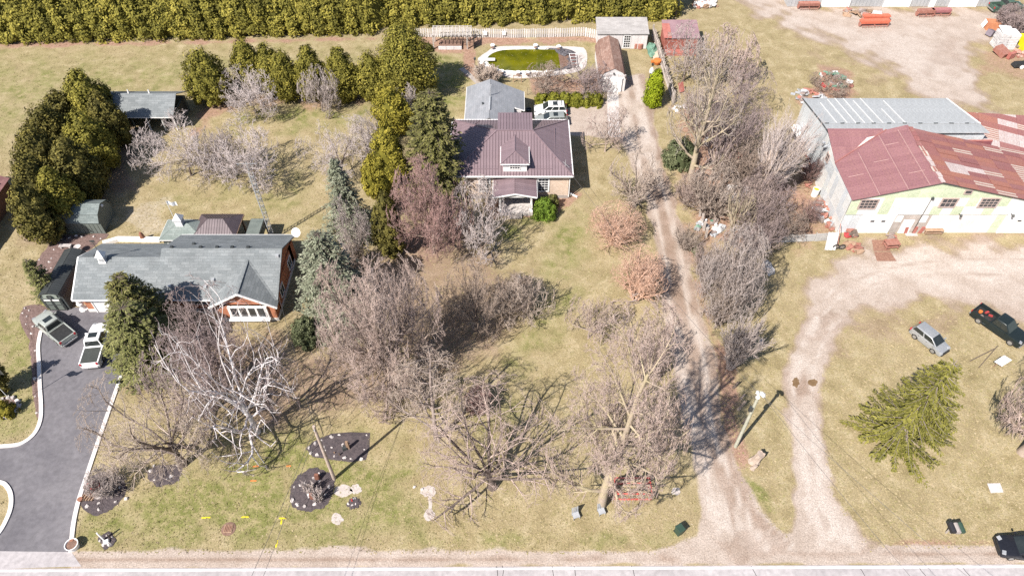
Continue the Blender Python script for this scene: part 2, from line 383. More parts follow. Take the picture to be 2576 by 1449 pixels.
# worn wheel tracks: pale stripes either side of a browner middle
def lane_line(L, R, f, w, wo=.5, amt=1.0, lo=0, hi=99):
    c = [(a[0] + (b[0] - a[0]) * f, a[1]) for a, b in zip(L, R)][lo:hi]; c = spline(c, 3)
    return soft([(x - w, y) for x, y in c] + [(x + w, y) for x, y in c][::-1], 4, wo, amt)
trk = np.max([lane_line(lane_L, lane_R, .24, 7, .5), lane_line(lane_L, lane_R, .72, 7, .5), lane_line(ln2_L, ln2_R, .25, 9, .7), lane_line(ln2_L, ln2_R, .72, 9, .7)], 0)
mid_ = np.max([lane_line(lane_L, lane_R, .48, 6, .6, .7), lane_line(lane_L, lane_R, .96, 5, .6, .8), lane_line(lane_L, lane_R, .04, 4, .6, .5), lane_line(ln2_L, ln2_R, .5, 6, .8, .5)], 0)
g[4] = np.maximum(g[4], trk * .75); g[2] = np.maximum(g[2] * (1 - .55 * trk), mid_)
for r_, f0, f1 in ((0, .3, .55), (1, .5, .62), (2, .7, .72), (3, .15, .4)):     # turning arcs across the barn yard
    c = spline([(2030 + 14 * r_, 905), (2075, 800 - 16 * r_), (2200, 715 - 14 * r_), (2400, 690 - 18 * r_), (2640, 700 - 22 * r_)], 6)
    q_ = soft([(x, y - 4) for x, y in c] + [(x, y + 4) for x, y in c][::-1], 5, .5); g[4] = np.maximum(g[4], q_ * (.8 if r_ % 2 else .3)); g[2] = np.maximum(g[2], q_ * (.0 if r_ % 2 else .6))
for q_ in (gyd, gtop, g2): g[2] = np.maximum(g[2], .55 * 4 * q_ * (1 - q_) * (q_ < .75))
z0 = np.full(GX.shape, 0.0)
co = np.stack([GX, GY, z0], -1).reshape(-1, 3)
idx = np.arange(NX * NY).reshape(NY, NX)
Q = np.stack([idx[:-1, :-1], idx[:-1, 1:], idx[1:, 1:], idx[1:, :-1]], -1).reshape(-1, 4)
def fc(a): return (.25 * (a[:-1, :-1] + a[:-1, 1:] + a[1:, 1:] + a[1:, :-1])).ravel()
g[0] = np.clip(g[0] * 1.3, 0, 1)
lab = np.zeros(len(Q), int)
for k, a in ((1, gyd), (2, gtop), (3, gpk), (4, g2), (5, gl), (6, gsh)): lab[fc(a) > .5] = k

def ground_mat():
    n = N('ground_cover'); oc = coord(n)
    a1 = n.attr('zone_a'); s1 = n.n('ShaderNodeSeparateColor'); n.l(a1.outputs['Color'], s1.inputs[0])
    a2 = n.attr('zone_b'); s2 = n.n('ShaderNodeSeparateColor'); n.l(a2.outputs['Color'], s2.inputs[0])
    big = n.noise(.09, 5, .6, oc); mid = n.noise(.55, 6, .7, oc, .3); fine = n.noise(2.2, 5, .75, oc); tiny = n.noise(8, 3, .75, oc)
    mot = n.noise(1.1, 6, .8, oc)
    tan = n.ramp(mid, [(.32, (.200, .160, .082)), (.5, (.295, .240, .135)), (.66, (.41, .342, .222))])
    tan = n.mix(n.math('MULTIPLY', n.ramp(big, [(.38, 0), (.62, 1)]), .5), tan, (.33, .262, .162))
    tan = n.mix(n.ramp(mot, [(.50, 0), (.66, .55)]), tan, (.195, .170, .075))
    grn = n.ramp(mid, [(.3, (.125, .135, .040)), (.7, (.22, .215, .080))])
    grn = n.mix(n.ramp(mot, [(.46, 0), (.60, .75)]), grn, (.34, .275, .16))
    def m(ch, k=.5, lo=.4, hi=.6):       # noise-broken edge
        v = n.math('ADD', ch, n.math('MULTIPLY', n.math('SUBTRACT', fine, .5), k))
        return n.ramp(v, [(lo, 0), (hi, 1)])
    gv = n.math('MULTIPLY', s1.outputs[0], n.ramp(n.noise(.28, 5, .65, oc, .6), [(.3, .1), (.62, 1.35)]), True)
    col = n.mix(n.ramp(n.math('ADD', gv, n.math('MULTIPLY', n.math('SUBTRACT', fine, .5), .5)), [(.1, 0), (.75, 1)]), tan, grn)
    lit = n.ramp(fine, [(.3, (.20, .115, .078)), (.7, (.40, .265, .20))])
    col = n.mix(m(s2.outputs[0], .7, .25, .75), col, lit)
    grv = n.ramp(mid, [(.3, (.325, .262, .218)), (.7, (.44, .372, .325))])
    col = n.mix(m(s1.outputs[1], .55, .3, .7), col, grv)
    pal = n.ramp(fine, [(.3, (.43, .372, .33)), (.7, (.53, .472, .43))])
    col = n.mix(n.math('MULTIPLY', m(s2.outputs[1], .9, .3, .9), .8), col, pal)
    drt = n.ramp(mid, [(.3, (.19, .128, .092)), (.7, (.30, .215, .168))])
    col = n.mix(n.math('MULTIPLY', m(s1.outputs[2], .7, .3, .8), .8), col, drt)
    col = n.mix(1, col, n.ramp(tiny, [(.25, .55), (.5, 1.0), (.75, 1.50)]), 'MULTIPLY')
    n.bump(n.math('ADD', fine, n.math('MULTIPLY', tiny, .6)), .55, .10)
    return n.done(col, .95, 0, .1)
M_GROUND = ground_mat()
za = np.stack([g[0], g[1], g[2], np.ones_like(g[0])], -1).reshape(-1, 4).astype(np.float32)
zb = np.stack([g[3], g[4], 0 * g[0], np.ones_like(g[0])], -1).reshape(-1, 4).astype(np.float32)
for k, nm, lb, ct in ((0, 'lawn', 'dormant tan and olive spring grass between the houses and the barn', 'lawn'), (1, 'barn_yard', 'pale gravel yard in front of the green and white barn', 'yard'), (2, 'back_lot', 'pale gravel lot in front of the long white building', 'yard'), (3, 'gravel_parking', 'pale gravel parking pad where the white car stands', 'parking'), (4, 'barn_lane', 'curved gravel drive up to the barn yard beside the spiky spruce', 'lane'), (5, 'gravel_lane', 'long gravel lane from the road up to the small rusty roofed garage', 'lane'), (6, 'road_shoulder', 'pinkish gravel shoulder along the paved road', 'shoulder')):
    q = Q[lab == k]
    if not len(q): continue
    u, inv = np.unique(q, return_inverse=True)
    me = np_mesh(nm, co[u], [inv.reshape(-1, 4)])
    for an, arr in (('zone_a', za), ('zone_b', zb)):
        at = me.color_attributes.new(an, 'FLOAT_COLOR', 'POINT'); at.data.foreach_set('color', arr[u].ravel())
    tag(link(nm, me, M_GROUND), lb, ct, None, 'structure')

# short dry tufts that break up the lawn
rng = np.random.default_rng(12); n_ = 70000
u_ = rng.uniform(-60, 2636, n_); v_ = rng.uniform(20, 1400, n_) ** 1.0
P_ = np.array([G(a, b) for a, b in zip(u_, v_)]); ix = np.clip(np.searchsorted(gx, P_[:, 0]), 0, NX - 2); iy = np.clip(np.searchsorted(gy, P_[:, 1]), 0, NY - 2)
dens = 1 - np.clip(g[1][iy, ix] * 1.3 + .3 * g[2][iy, ix], 0, 1)
asp = sdf([(306, 946), (262, 1070), (218, 1200), (188, 1305), (180, 1400), (-90, 1400), (-90, 1340), (28, 1260), (-90, 1200), (-90, 1130), (60, 1115), (104, 1050), (97, 830), (110, 770), (300, 770), (318, 900)], u_, v_)
kp = (rng.uniform(0, 1, n_) < dens) & (asp > 4); P_ = P_[kp]; gr_ = g[0][iy, ix][kp]; m_ = len(P_)
def tuft_mesh():
    a = rng.uniform(0, 6.28, m_); h = rng.uniform(.02, .055, m_); w = rng.uniform(.07, .16, m_); c, s = np.cos(a) * w, np.sin(a) * w; V = []
    for k in (0, 1):
        cx, sx = (c, s) if k == 0 else (-s, c)
        V.append(np.stack([np.stack([P_[:, 0] - cx, P_[:, 1] - sx, 0 * h], -1), np.stack([P_[:, 0] + cx, P_[:, 1] + sx, 0 * h], -1), np.stack([P_[:, 0] + rng.normal(0, .05, m_), P_[:, 1] + rng.normal(0, .05, m_), h], -1)], 1))
    V = np.concatenate(V, 0).reshape(-1, 3); me = np_mesh('grass_tufts', V, [np.arange(len(V)).reshape(-1, 3)])
    ti = np.clip(rng.normal(.55, .22, m_) - .45 * gr_ * rng.uniform(0, 1.6, m_), 0, 1); at = me.attributes.new('tint', 'FLOAT', 'POINT'); at.data.foreach_set('value', np.tile(np.repeat(ti, 3), 2).astype(np.float32)); return me
n = N('grass_blade'); M_TUFT = n.done(n.ramp(n.attr('tint').outputs['Fac'], [(0, (.22, .21, .085)), (.4, (.28, .24, .12)), (.7, (.37, .30, .185)), (1, (.38, .31, .215))]), .9, 0, .1)
tag(link('grass_tufts', tuft_mesh(), M_TUFT), 'short dry grass tufts scattered over the lawns', 'grass', None, 'stuff')
# ------------------------------------------------------------------ paved things
M_ASPH = pm('driveway_asphalt', (.112, .106, .118), (.185, .175, .186), .22, .9, 0, .25, detail=7, lo=.3, hi=.7)
M_CURB = pm('curb_concrete', (.72, .68, .66), (.62, .58, .56), 1.5, .85)
M_ROAD = pm('road_concrete', (.34, .315, .32), (.42, .39, .395), .25, .9, detail=7)
M_CONC = pm('concrete', (.44, .40, .38), (.55, .51, .49), .8, .9, detail=5)
M_CONC2 = pm('worn_concrete', (.30, .26, .24), (.40, .36, .33), .9, .9, detail=5)
M_WPAINT = pm('road_paint', (.85, .85, .85), (.75, .74, .74), 2, .7)
def sheet(name, pts, z, mat, label, cat, th=.05, rows=None):
    P = [G(*q) for q in pts]; mb = MB(); mb.prism([(p.x, p.y) for p in P], z - th, z)
    return tag(mb.build(name, mat), label, cat, None, 'structure')
def ribbon(pts, w, z0, z1, mb=None):
    """solid strip along world points"""
    P = [Vector((p[0], p[1], 0)) for p in pts]; mb = mb or MB(); L, R = [], []
    for i, p in enumerate(P):
        d = (P[min(i + 1, len(P) - 1)] - P[max(i - 1, 0)]).normalized(); nn = Vector((-d.y, d.x, 0))
        L.append(p + nn * w / 2); R.append(p - nn * w / 2)
    for i in range(len(P) - 1):
        a, b, c, d = R[i], R[i + 1], L[i + 1], L[i]
        vs = [(q.x, q.y, z0) for q in (a, b, c, d)] + [(q.x, q.y, z1) for q in (a, b, c, d)]
        fs = [(3, 2, 1, 0), (4, 5, 6, 7), (0, 1, 5, 4), (2, 3, 7, 6)]
        if i == 0: fs.append((3, 0, 4, 7))
        if i == len(P) - 2: fs.append((1, 2, 6, 5))
        mb.add(vs, fs)
    return mb
# road
sl_ = -0.0070
def ry(x): return 22.45 + .0042 * x
mb = MB(); mb.prism([(-300, ry(-300) - .05), (-300, 13.5), (300, 13.5), (300, ry(300) - .05)], -.05, .006)
tag(mb.build('road', M_ROAD), 'pale grey paved road along the bottom edge', 'road', None, 'structure')
mb = MB(); mb.prism([(-300, ry(-300) - .32), (300, ry(300) - .32), (300, ry(300) - .17), (-300, ry(-300) - .17)], -.02, .011)
tag(mb.build('edge_line', M_WPAINT), 'solid white edge line painted on the road', 'road marking', None, 'structure')
M_CRACK = pm('tar_seal', (.05, .045, .045), None, 3, .8)
mb = MB()
for xd in (1250, 1265, 1390, 1445, 1590, 1890, 2310, 2160, 2420):
    a = G(xd, 1423); b = G(xd + (xd - 1288) * .03 + 3, 1470); pts = [a + (b - a) * t + Vector((random.Random(xd + i).uniform(-.05, .05), 0, 0)) for i, t in enumerate((0, .25, .5, .75, 1))]
    ribbon([(p.x, p.y) for p in pts], .045, -.02, .0095, mb)
tag(mb.build('road_crack', M_CRACK), 'thin dark sealed cracks crossing the pale road', 'crack', None, 'stuff')
# left driveway
right_c = [(306, 946), (283, 1010), (262, 1070), (238, 1140), (218, 1200), (200, 1255), (188, 1305), (182, 1350), (180, 1388)]
left_c = [(104, 832), (97, 870), (99, 920), (101, 970), (104, 1020), (102, 1058), (88, 1090), (62, 1112), (30, 1121), (-60, 1126)]
isl_c = [(-60, 1208), (0, 1213), (18, 1224), (28, 1245), (28, 1275), (18, 1305), (-2, 1340), (-40, 1380)]
dr = spline(right_c, 4) + [(178, 1392), (-20, 1392)] + spline(isl_c, 4)[::-1] + spline(left_c, 4)[::-1] + [(95, 800), (110, 778), (205, 772), (285, 775), (300, 800), (318, 900)]
sheet('driveway', dr, .006, M_ASPH, 'smooth dark asphalt driveway curving up to the ranch house', 'driveway')
sheet('driveway_apron', [(-60, 1385), (180, 1388), (205, 1424), (-60, 1432)], .010, M_ROAD, 'bright concrete apron where the asphalt driveway meets the road', 'apron')
for nm, c, lb in (('driveway_curb', right_c, 'long white concrete curb on the right side of the asphalt driveway'), ('driveway_curb', left_c, 'white concrete curb curving round the lawn left of the driveway'), ('driveway_curb', isl_c, 'white concrete curb round the grass island at the left edge')):
    P = [G(*q) for q in spline(c, 5)]
    tag(ribbon([(p.x, p.y) for p in P], .36, -.04, .11).build(nm, M_CURB), lb, 'curb', None, 'structure')
# concrete strip beside the parking pad, path to the pool, small slabs in the grass
sheet('concrete_strip', [(1527, 196), (1553, 196), (1562, 346), (1528, 346)], .012, M_CONC, 'narrow pale concrete strip beside the gravel lane', 'paving')
P = [G(*q) for q in spline([(1160, 172), (1185, 193), (1212, 218)], 5)]
tag(ribbon([(p.x, p.y) for p in P], .8, -.04, .02).build('garden_path', M_CONC2), 'short concrete garden path behind the grey roofed annex', 'path', None, 'structure')
def wob_poly(c, rx, ry_, n=18, seed=0, k=.12, a=0.0):
    rd = random.Random(seed); out = []
    for i in range(n):
        t = 2 * math.pi * i / n; r = 1 + rd.uniform(-k, k)
        x, y = rx * r * math.cos(t), ry_ * r * math.sin(t)
        out.append((c[0] + x * math.cos(a) - y * math.sin(a), c[1] + x * math.sin(a) + y * math.cos(a)))
    return out
M_PALEG = pm('pale_gravel', (.50, .45, .42), (.40, .35, .32), 3, .95, bump=.5)
M_GRATE = pm('rusty_steel', (.20, .10, .075), (.30, .17, .12), 4, .8)
for i, (x, y, rx, rr, lb) in enumerate(((863, 1235, 22, 15, 'wider of two pale gravel patches beside the round mulch bed'), (895, 1230, 15, 12, 'narrower of two pale gravel patches beside the round mulch bed'), (848, 1305, 15, 14, 'round pale gravel patch alone in the front lawn'), (1078, 1236, 20, 14, 'pale gravel patch under the left limbs of the dark spreading tree'), (1080, 1295, 15, 14, 'pale gravel patch below a thin gravel trail'), (1700, 1235, 11, 10, 'small white gravel patch in the grass near the lane'), (1930, 677, 0, 0, ''), (1916, 860, 6, 9, 'small pale stone patch beside the fan shaped shrub'))):
    if rx: 
        poly = wob_poly((x, y), rx, rr, 22, i, .16)
        P = [G(*q) for q in poly]; tag(MB().prism([(p.x, p.y) for p in P], -.03, .018).build('gravel_patch', M_PALEG), lb, 'gravel patch', None, 'structure')
P = [G(*q) for q in ((1081, 1248), (1083, 1270), (1081, 1284))]
tag(ribbon([(p.x, p.y) for p in P], .3, -.03, .014).build('gravel_trail', M_PALEG), 'thin pale gravel trail joining two gravel patches', 'gravel patch', None, 'structure')
M_PUD = pm('muddy_water', (.16, .10, .05), (.20, .13, .07), 2, .15, 0, .5)
for i, (x, y, rx, rr, lb) in enumerate(((2002, 962, 9, 12, 'left puddle of muddy water in the barn drive'), (2045, 962, 12, 9, 'right brown puddle in the barn drive'))):
    P = [G(*q) for q in wob_poly((x, y), rx, rr, 20, i + 40, .2)]; tag(MB().prism([(p.x, p.y) for p in P], -.03, .009).build('puddle', M_PUD), lb, 'puddle', None, 'structure')
sheet('rusty_plate_path', [(2193, 604), (2232, 604), (2240, 632), (2198, 632)], .02, M_GRATE, 'upper rusty steel sheet lying in front of the barn garage door', 'steel sheet')
sheet('rusty_plate_path', [(2199, 634), (2240, 634), (2255, 657), (2206, 657)], .02, M_GRATE, 'lower rusty steel sheet lying in front of the barn garage door', 'steel sheet')
sheet('concrete_slab', [(2483, 1216), (2515, 1215), (2524, 1238), (2492, 1240)], .05, M_CONC, 'small square concrete slab in the grass near the black car', 'slab')
M_YEL = pm('marking_yellow', (.75, .62, .02), (.6, .5, .03), 6, .9); M_ORG = pm('marking_orange', (.75, .22, .06), None, 6, .9)
for i, (pts, m, lb) in enumerate((([(702, 1303), (720, 1303)], M_YEL, 'top bar of yellow letter T sprayed on the grass'), ([(709, 1303), (707, 1318)], M_YEL, 'stem of yellow letter T sprayed on the grass'), ([(507, 1302), (529, 1301)], M_YEL, 'left yellow sprayed dash on the grass'), ([(607, 1300), (627, 1300)], M_YEL, 'yellow sprayed dash between the other dash and the letter T'), ([(698, 1358), (694, 1376)], M_YEL, 'yellow sprayed tick near the road shoulder'), ([(636, 1173), (650, 1172)], M_ORG, 'orange sprayed mark left of the utility pole, upper row'), ([(720, 1172), (732, 1172)], M_ORG, 'orange sprayed mark nearest the mulch beds'), ([(630, 1209), (645, 1209)], M_ORG, 'orange sprayed mark, lower row'))):
    P = [G(*q) for q in pts]; tag(ribbon([(p.x, p.y) for p in P], .13, -.02, .006 + .001 * i).build('spray_mark', m), lb, 'ground marking', None, 'structure')
# ------------------------------------------------------------------ bare trees
def unit(a): return a / (np.linalg.norm(a, axis=-1, keepdims=True) + 1e-9)
def tubes(P0, P1, R0, R1, n):
    d = unit(P1 - P0); up = np.where(np.abs(d[:, 2:3]) < .9, np.array([[0, 0, 1.]]), np.array([[1., 0, 0]]))
    q = unit(np.cross(d, up)); w = np.cross(q, d); m = len(P0)
    a = np.arange(n) * 2 * np.pi / n; c, s = np.cos(a), np.sin(a)
    off = q[:, None, :] * c[None, :, None] + w[:, None, :] * s[None, :, None]
    V = np.concatenate([P0[:, None, :] + off * R0[:, None, None], P1[:, None, :] + off * R1[:, None, None]], 1)   # m,2n,3
    k = np.arange(n); k2 = (k + 1) % n
    F = np.stack([k, k2, k2 + n, k + n], -1)[None] + (np.arange(m) * 2 * n)[:, None, None]
    return V.reshape(-1, 3), F.reshape(-1, 4)
def cones(P0, P1, R0):
    V, _ = tubes(P0, P1, R0, R0 * 0, 3); V = V.reshape(-1, 6, 3); m = len(V); V = np.concatenate([V[:, :3], P1[:, None, :]], 1)
    F = np.array([[0, 1, 3], [1, 2, 3], [2, 0, 3]])[None] + (np.arange(m) * 4)[:, None, None]
    return V.reshape(-1, 3), F.reshape(-1, 3)
class Skel:
    """branches as bent curves, grown level by level"""
    def __init__(s, seed): s.r = np.random.default_rng(seed); s.lv = []
    def at(s, B, i, t):
        t = t[:, None]; P = B['p'][i] + B['d'][i] * (B['L'][i][:, None] * t) + B['b'][i] * (B['L'][i][:, None] * t * t) + B['w'][i] * (B['L'][i][:, None] * np.sin(t * 7 + B['ph'][i][:, None]) * t)
        T = unit(B['d'][i] + 2 * B['b'][i] * t + B['w'][i] * 2 * np.cos(t * 7 + B['ph'][i][:, None]))
        return P, T
    def make(s, p, d, L, R, bend, wig):
        n = len(p); d = unit(d)
        b = bend * np.array([[0, 0, 1.]]) + s.r.normal(0, .10, (n, 3))
        w = unit(np.cross(d, s.r.normal(0, 1, (n, 3)))) * wig
        return dict(p=p, d=d, L=L, R=R, b=b, w=w, ph=s.r.uniform(0, 6, n))
    def root(s, p, d, L, R, bend=0, wig=.02): s.lv.append(s.make(np.array(p, float), np.array(d, float), np.array(L, float), np.array(R, float), bend, wig))
    def grow(s, per, t0, t1, ang, ratio, rr, bend=0.0, wig=.04, tip=.5, even=True):
        B = s.lv[-1]; n = len(B['p']); i = np.repeat(np.arange(n), per); m = len(i)
        k = np.tile(np.arange(per), n)
        t = t0 + (t1 - t0) * ((k + s.r.uniform(0, 1, m)) / per)
        P, T = s.at(B, i, t)
        az = s.r.uniform(0, 2 * np.pi, n)[i] + k * 2.4 + s.r.normal(0, .4, m)
        up = np.where(np.abs(T[:, 2:3]) < .9, np.array([[0, 0, 1.]]), np.array([[1., 0, 0]]))
        q = unit(np.cross(T, up)); w = np.cross(q, T)
        a = np.clip(s.r.normal(ang, .18, m), .1, 1.9) if not isinstance(ang, tuple) else np.arccos(s.r.uniform(math.cos(ang[1]), math.cos(ang[0]), m))
        D = T * np.cos(a)[:, None] + (q * np.cos(az)[:, None] + w * np.sin(az)[:, None]) * np.sin(a)[:, None]
        L = B['L'][i] * ratio * (1 - tip * (t - t0) / max(1e-6, 1 - t0)) * s.r.uniform(.65, 1.25, m)
        R = np.maximum(B['R'][i] * (1 - .75 * t) * rr, .004)
        s.lv.append(s.make(P, D, L, R, bend, wig))
    def mesh(s, lo, hi, segs, sides, rmin=.012, scale=(1, 1, 1), dome=None):
        def wp(P):
            P = P * np.array(scale)
            if dome is None: return P
            R, H, f = dome; zc = H * f; q = P - np.array([0, 0, zc]); d = np.array([R, R, 1.]) ; n = q / np.stack([np.full(len(P), R), np.full(len(P), R), np.where(q[:, 2] > 0, H - zc, zc * 1.25)], -1)
            m = np.linalg.norm(n, axis=-1, keepdims=True) + 1e-9; k = np.where(m > .62, (.62 + .52 * np.tanh((m - .62) / .56)) / m, 1.0)
            return np.array([0, 0, zc]) + q * k
        Vs, Fs, Ts, o = [], [], [], 0
        for k in range(lo, min(hi, len(s.lv))):
            B = s.lv[k]; n = len(B['p']); sg = segs[k]; i = np.arange(n); sd = sides[k]
            t = np.zeros(n); P0, _ = s.at(B, i, t)
            for j in range(sg):
                t1 = np.full(n, (j + 1) / sg); P1, _ = s.at(B, i, t1)
                R0 = np.maximum(B['R'] * (1 - .75 * j / sg), rmin); R1 = np.maximum(B['R'] * (1 - .75 * (j + 1) / sg), rmin * (.6 if j == sg - 1 else 1))
                if sg == 1:
                    V, F = cones(wp(P0), wp(P1), R0 * 1.25); Ts.append(F + o)
                else:
                    V, F = tubes(wp(P0), wp(P1), R0, R1, sd); Fs.append(F + o)
                Vs.append(V); o += len(V); P0 = P1
        return np.concatenate(Vs), [np.concatenate(q) for q in (Fs, Ts) if q]
    def extent(s):
        B = s.lv[-1]; P, _ = s.at(B, np.arange(len(B['p'])), np.ones(len(B['p'])))
        r = np.hypot(P[:, 0], P[:, 1]); return np.percentile(r, 76), np.percentile(P[:, 2], 95)

def bark(name, c1, c2, sc=2.5): return pm(name, c1, c2, sc, .9, 0, .15, bump=.4)
B_GREY = bark('bark_grey', (.27, .215, .19), (.36, .30, .275)); B_DARK = bark('bark_dark', (.11, .085, .075), (.19, .15, .13)); B_TAN = bark('bark_tan', (.33, .26, .21), (.42, .34, .29))
B_WHITE = bark('bark_white', (.78, .74, .74), (.52, .47, .47), 4); B_LICH = bark('bark_lichen', (.37, .30, .25), (.40, .34, .22), .8)
T_PINK = bark('twig_pinkish', (0.37, 0.28, 0.245), (0.49, 0.39, 0.35)); T_RED = bark('twig_red', (0.29, 0.175, 0.16), (0.39, 0.26, 0.24)); T_TAN = bark('twig_tan', (0.39, 0.31, 0.255), (0.51, 0.425, 0.365))
T_PALE = bark('twig_pale', (0.45, 0.38, 0.36), (0.58, 0.51, 0.49)); T_PURP = bark('twig_purple', (0.27, 0.205, 0.195), (0.375, 0.3, 0.29)); T_BROWN = bark('twig_brown', (0.28, 0.21, 0.17), (0.38, 0.305, 0.255)); T_ORANGE = bark('twig_orange', (0.54, 0.335, 0.24), (0.66, 0.46, 0.36))
T_GREY = bark('twig_grey', (0.345, 0.29, 0.265), (0.465, 0.4, 0.375))
PRESET = {
 # each stage = (how many per parent, from, to, angle or (low, high), length ratio, radius ratio, bend, wiggle, tip)
 'vase':   dict(trunk=.20, st=[(24, .40, 1.0, (.05, 1.65), 2.7, .60, .08, .05, .0), (11, .12, 1, .62, .46, .58, .04, .05, .45), (8, .08, 1, .70, .50, .6, .02, .05, .4), (6, .08, 1, .70, .52, .6, .0, .04, .4)]),
 'spread': dict(trunk=.22, st=[(11, .5, 1.0, (.25, 1.55), 2.9, .68, .05, .10, .0), (11, .16, 1, .80, .44, .60, .04, .08, .45), (8, .10, 1, .75, .52, .6, .0, .06, .4), (6, .08, 1, .75, .55, .6, -.02, .06, .4)]),
 'apple':  dict(trunk=.15, st=[(11, .55, 1.0, (.30, 1.50), 3.6, .62, -.05, .10, .0), (11, .10, 1, .85, .42, .52, .14, .07, .4), (7, .08, 1, .75, .54, .6, .10, .06, .4), (5, .08, 1, .7, .55, .6, .05, .05, .4)]),
 'tall':   dict(trunk=.85, st=[(28, .14, .99, (.45, 1.45), .58, .50, .10, .07, .30), (10, .12, 1, .70, .46, .55, .05, .07, .4), (7, .10, 1, .70, .52, .6, .02, .05, .4), (5, .08, 1, .7, .55, .6, .0, .05, .4)]),
 'shrub':  dict(trunk=0, st=[(10, .08, 1, .55, .60, .6, .03, .05, .4), (8, .08, 1, .65, .54, .6, .02, .05, .4), (6, .08, 1, .65, .55, .6, 0, .05, .4)]),
 'fan':    dict(trunk=0, st=[(9, .2, 1, .30, .55, .6, .04, .04, .4), (8, .15, 1, .35, .5, .6, .0, .04, .4), (5, .1, 1, .4, .5, .6, 0, .05, .4)]),
 'birch':  dict(trunk=.30, st=[(15, .25, 1.0, (.20, 1.50), 2.4, .62, -.06, .19, .0), (10, .18, 1, .85, .42, .75, -.06, .17, .35), (8, .14, 1, .7, .42, .55, -.20, .09, .4), (5, .1, 1, .7, .45, .6, -.3, .05, .4)]),
}
def bare(name, label, base, H, R, kind='vase', bk=B_GREY, tw=T_PINK, seed=0, r0=None, stems=1, trunk_to=2, group=None, thin=1.0, rmin=None, lean=(0, 0), cat='tree', dens=1.0, spread=.35, share=None):
    if share and share in SHARED: return bare_copy(name, label, base, H, R, bk, tw, share, (seed * 1.7) % 6.28, group, cat)
    P = PRESET[kind]; s = Skel(seed); rd = np.random.default_rng(seed + 77)
    r0 = r0 or .021 * H
    tl = H * (P['trunk'] or .5)
    if P['trunk'] and stems == 1:
        s.root([(0, 0, -.1)], [(lean[0], lean[1], 1)], [tl], [r0], 0, .025)
    else:
        n = stems if P['trunk'] else max(stems, 9)
        a = np.arange(n) * 2 * np.pi / n + rd.uniform(0, .6, n); q = rd.uniform(.3, 1, n) * spread
        d = np.stack([np.cos(a) * q + lean[0], np.sin(a) * q + lean[1], np.ones(n)], -1)
        p = np.stack([np.cos(a) * .25, np.sin(a) * .25, np.full(n, -.1)], -1) * (1 if P['trunk'] == 0 else r0 * 4)
        p[:, 2] = -.1
        s.root(p, d, tl * rd.uniform(.75, 1.15, n), np.full(n, r0), .02, .03)
    st = list(P['st'])
    for k, q in enumerate(st):
        per = q[0]
        if k >= len(st) - 2: per = max(2, int(round(per * dens)))
        s.grow(per, *q[1:4], *q[4:6], bend=q[6], wig=q[7], tip=q[8])
    er, ez = s.extent(); sc = (R / er, R / er, H / ez)
    nl = len(s.lv); mpp = .095 if rmin is None else rmin
    rm = rmin if rmin is not None else max(.013, .000185 * (base.y * cp + 55 * sp)) * thin
    segs = ([7, 9 if kind == 'birch' else 5, 4 if kind == 'birch' else 3, 2] if nl > 4 else [6, 4, 3])[:nl - 1] + [1]; sides = [8, 6, 4, 3, 3, 3][:nl]
    if kind in ('shrub', 'fan'): segs = [4, 3, 2, 1][:nl]; sides = [4, 3, 3, 3]
    t = thing(name, label, cat, base, 0, group)
    dm = None if kind == 'fan' or lean != (0, 0) else (R, H, dict(tall=.50, vase=.42, spread=.42, apple=.45, birch=.42, shrub=.35)[kind])
    V, F = s.mesh(0, trunk_to, segs, sides, rm, sc, dm); a_ = link('trunk' if P['trunk'] else 'stems', np_mesh('trunk', V, F, True), bk, t)
    V, F = s.mesh(trunk_to, nl, segs, sides, rm, sc, dm); b_ = link('crown' if P['trunk'] else 'twigs', np_mesh('crown', V, F), tw, t)
    if share: SHARED[share] = (a_, b_, H, R)
    return t
SHARED = {}
def bare_copy(name, label, base, H, R, bk, tw, src, rot, group, cat):
    """another tree of a kind already grown: the same limbs turned and stretched, with its own bark"""
    a_, b_, H0, R0 = SHARED[src]; t = thing(name, label, cat, base, 0, group)
    for q, m in ((a_, bk), (b_, tw)):
        c = q.copy(); COL.objects.link(c); c.parent = t; c.rotation_euler = (0, 0, rot); c.scale = (R / R0, R / R0, H / H0)
        c.material_slots[0].link = 'OBJECT'; c.material_slots[0].material = m
    return t

# ------------------------------------------------------------------ evergreens
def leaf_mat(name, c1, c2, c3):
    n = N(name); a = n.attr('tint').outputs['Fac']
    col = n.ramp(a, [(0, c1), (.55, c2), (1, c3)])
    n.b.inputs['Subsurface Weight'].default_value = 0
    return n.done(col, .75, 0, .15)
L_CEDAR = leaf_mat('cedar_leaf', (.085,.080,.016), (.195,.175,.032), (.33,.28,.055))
L_CEDARD = leaf_mat('dark_cedar_leaf', (0.055, 0.05, 0.016), (0.125, 0.11, 0.028), (0.23, 0.19, 0.048))
L_GOLD = leaf_mat('golden_cedar_leaf', (0.1, 0.092, 0.014), (0.24, 0.205, 0.03), (0.36, 0.3, 0.05))
L_LIME = leaf_mat('bright_cedar_leaf', (.10, .13, .004), (.22, .27, .012), (.32, .36, .025))
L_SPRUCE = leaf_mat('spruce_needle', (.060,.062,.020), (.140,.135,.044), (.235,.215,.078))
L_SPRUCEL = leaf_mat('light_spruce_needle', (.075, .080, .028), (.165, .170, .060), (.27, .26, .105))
L_BLUE = leaf_mat('blue_spruce_needle', (.095,.108,.070), (.215,.23,.160), (.33,.34,.25))
L_SPY = leaf_mat('yellow_spruce_needle', (.065,.066,.016), (.17,.16,.036), (.28,.255,.06))
L_BOX = leaf_mat('boxwood_leaf', (0.075, 0.08, 0.01), (0.18, 0.18, 0.022), (0.28, 0.27, 0.045))
L_BUSH = leaf_mat('bush_leaf', (.06,.10,.012), (.13,.20,.025), (.21,.28,.05))
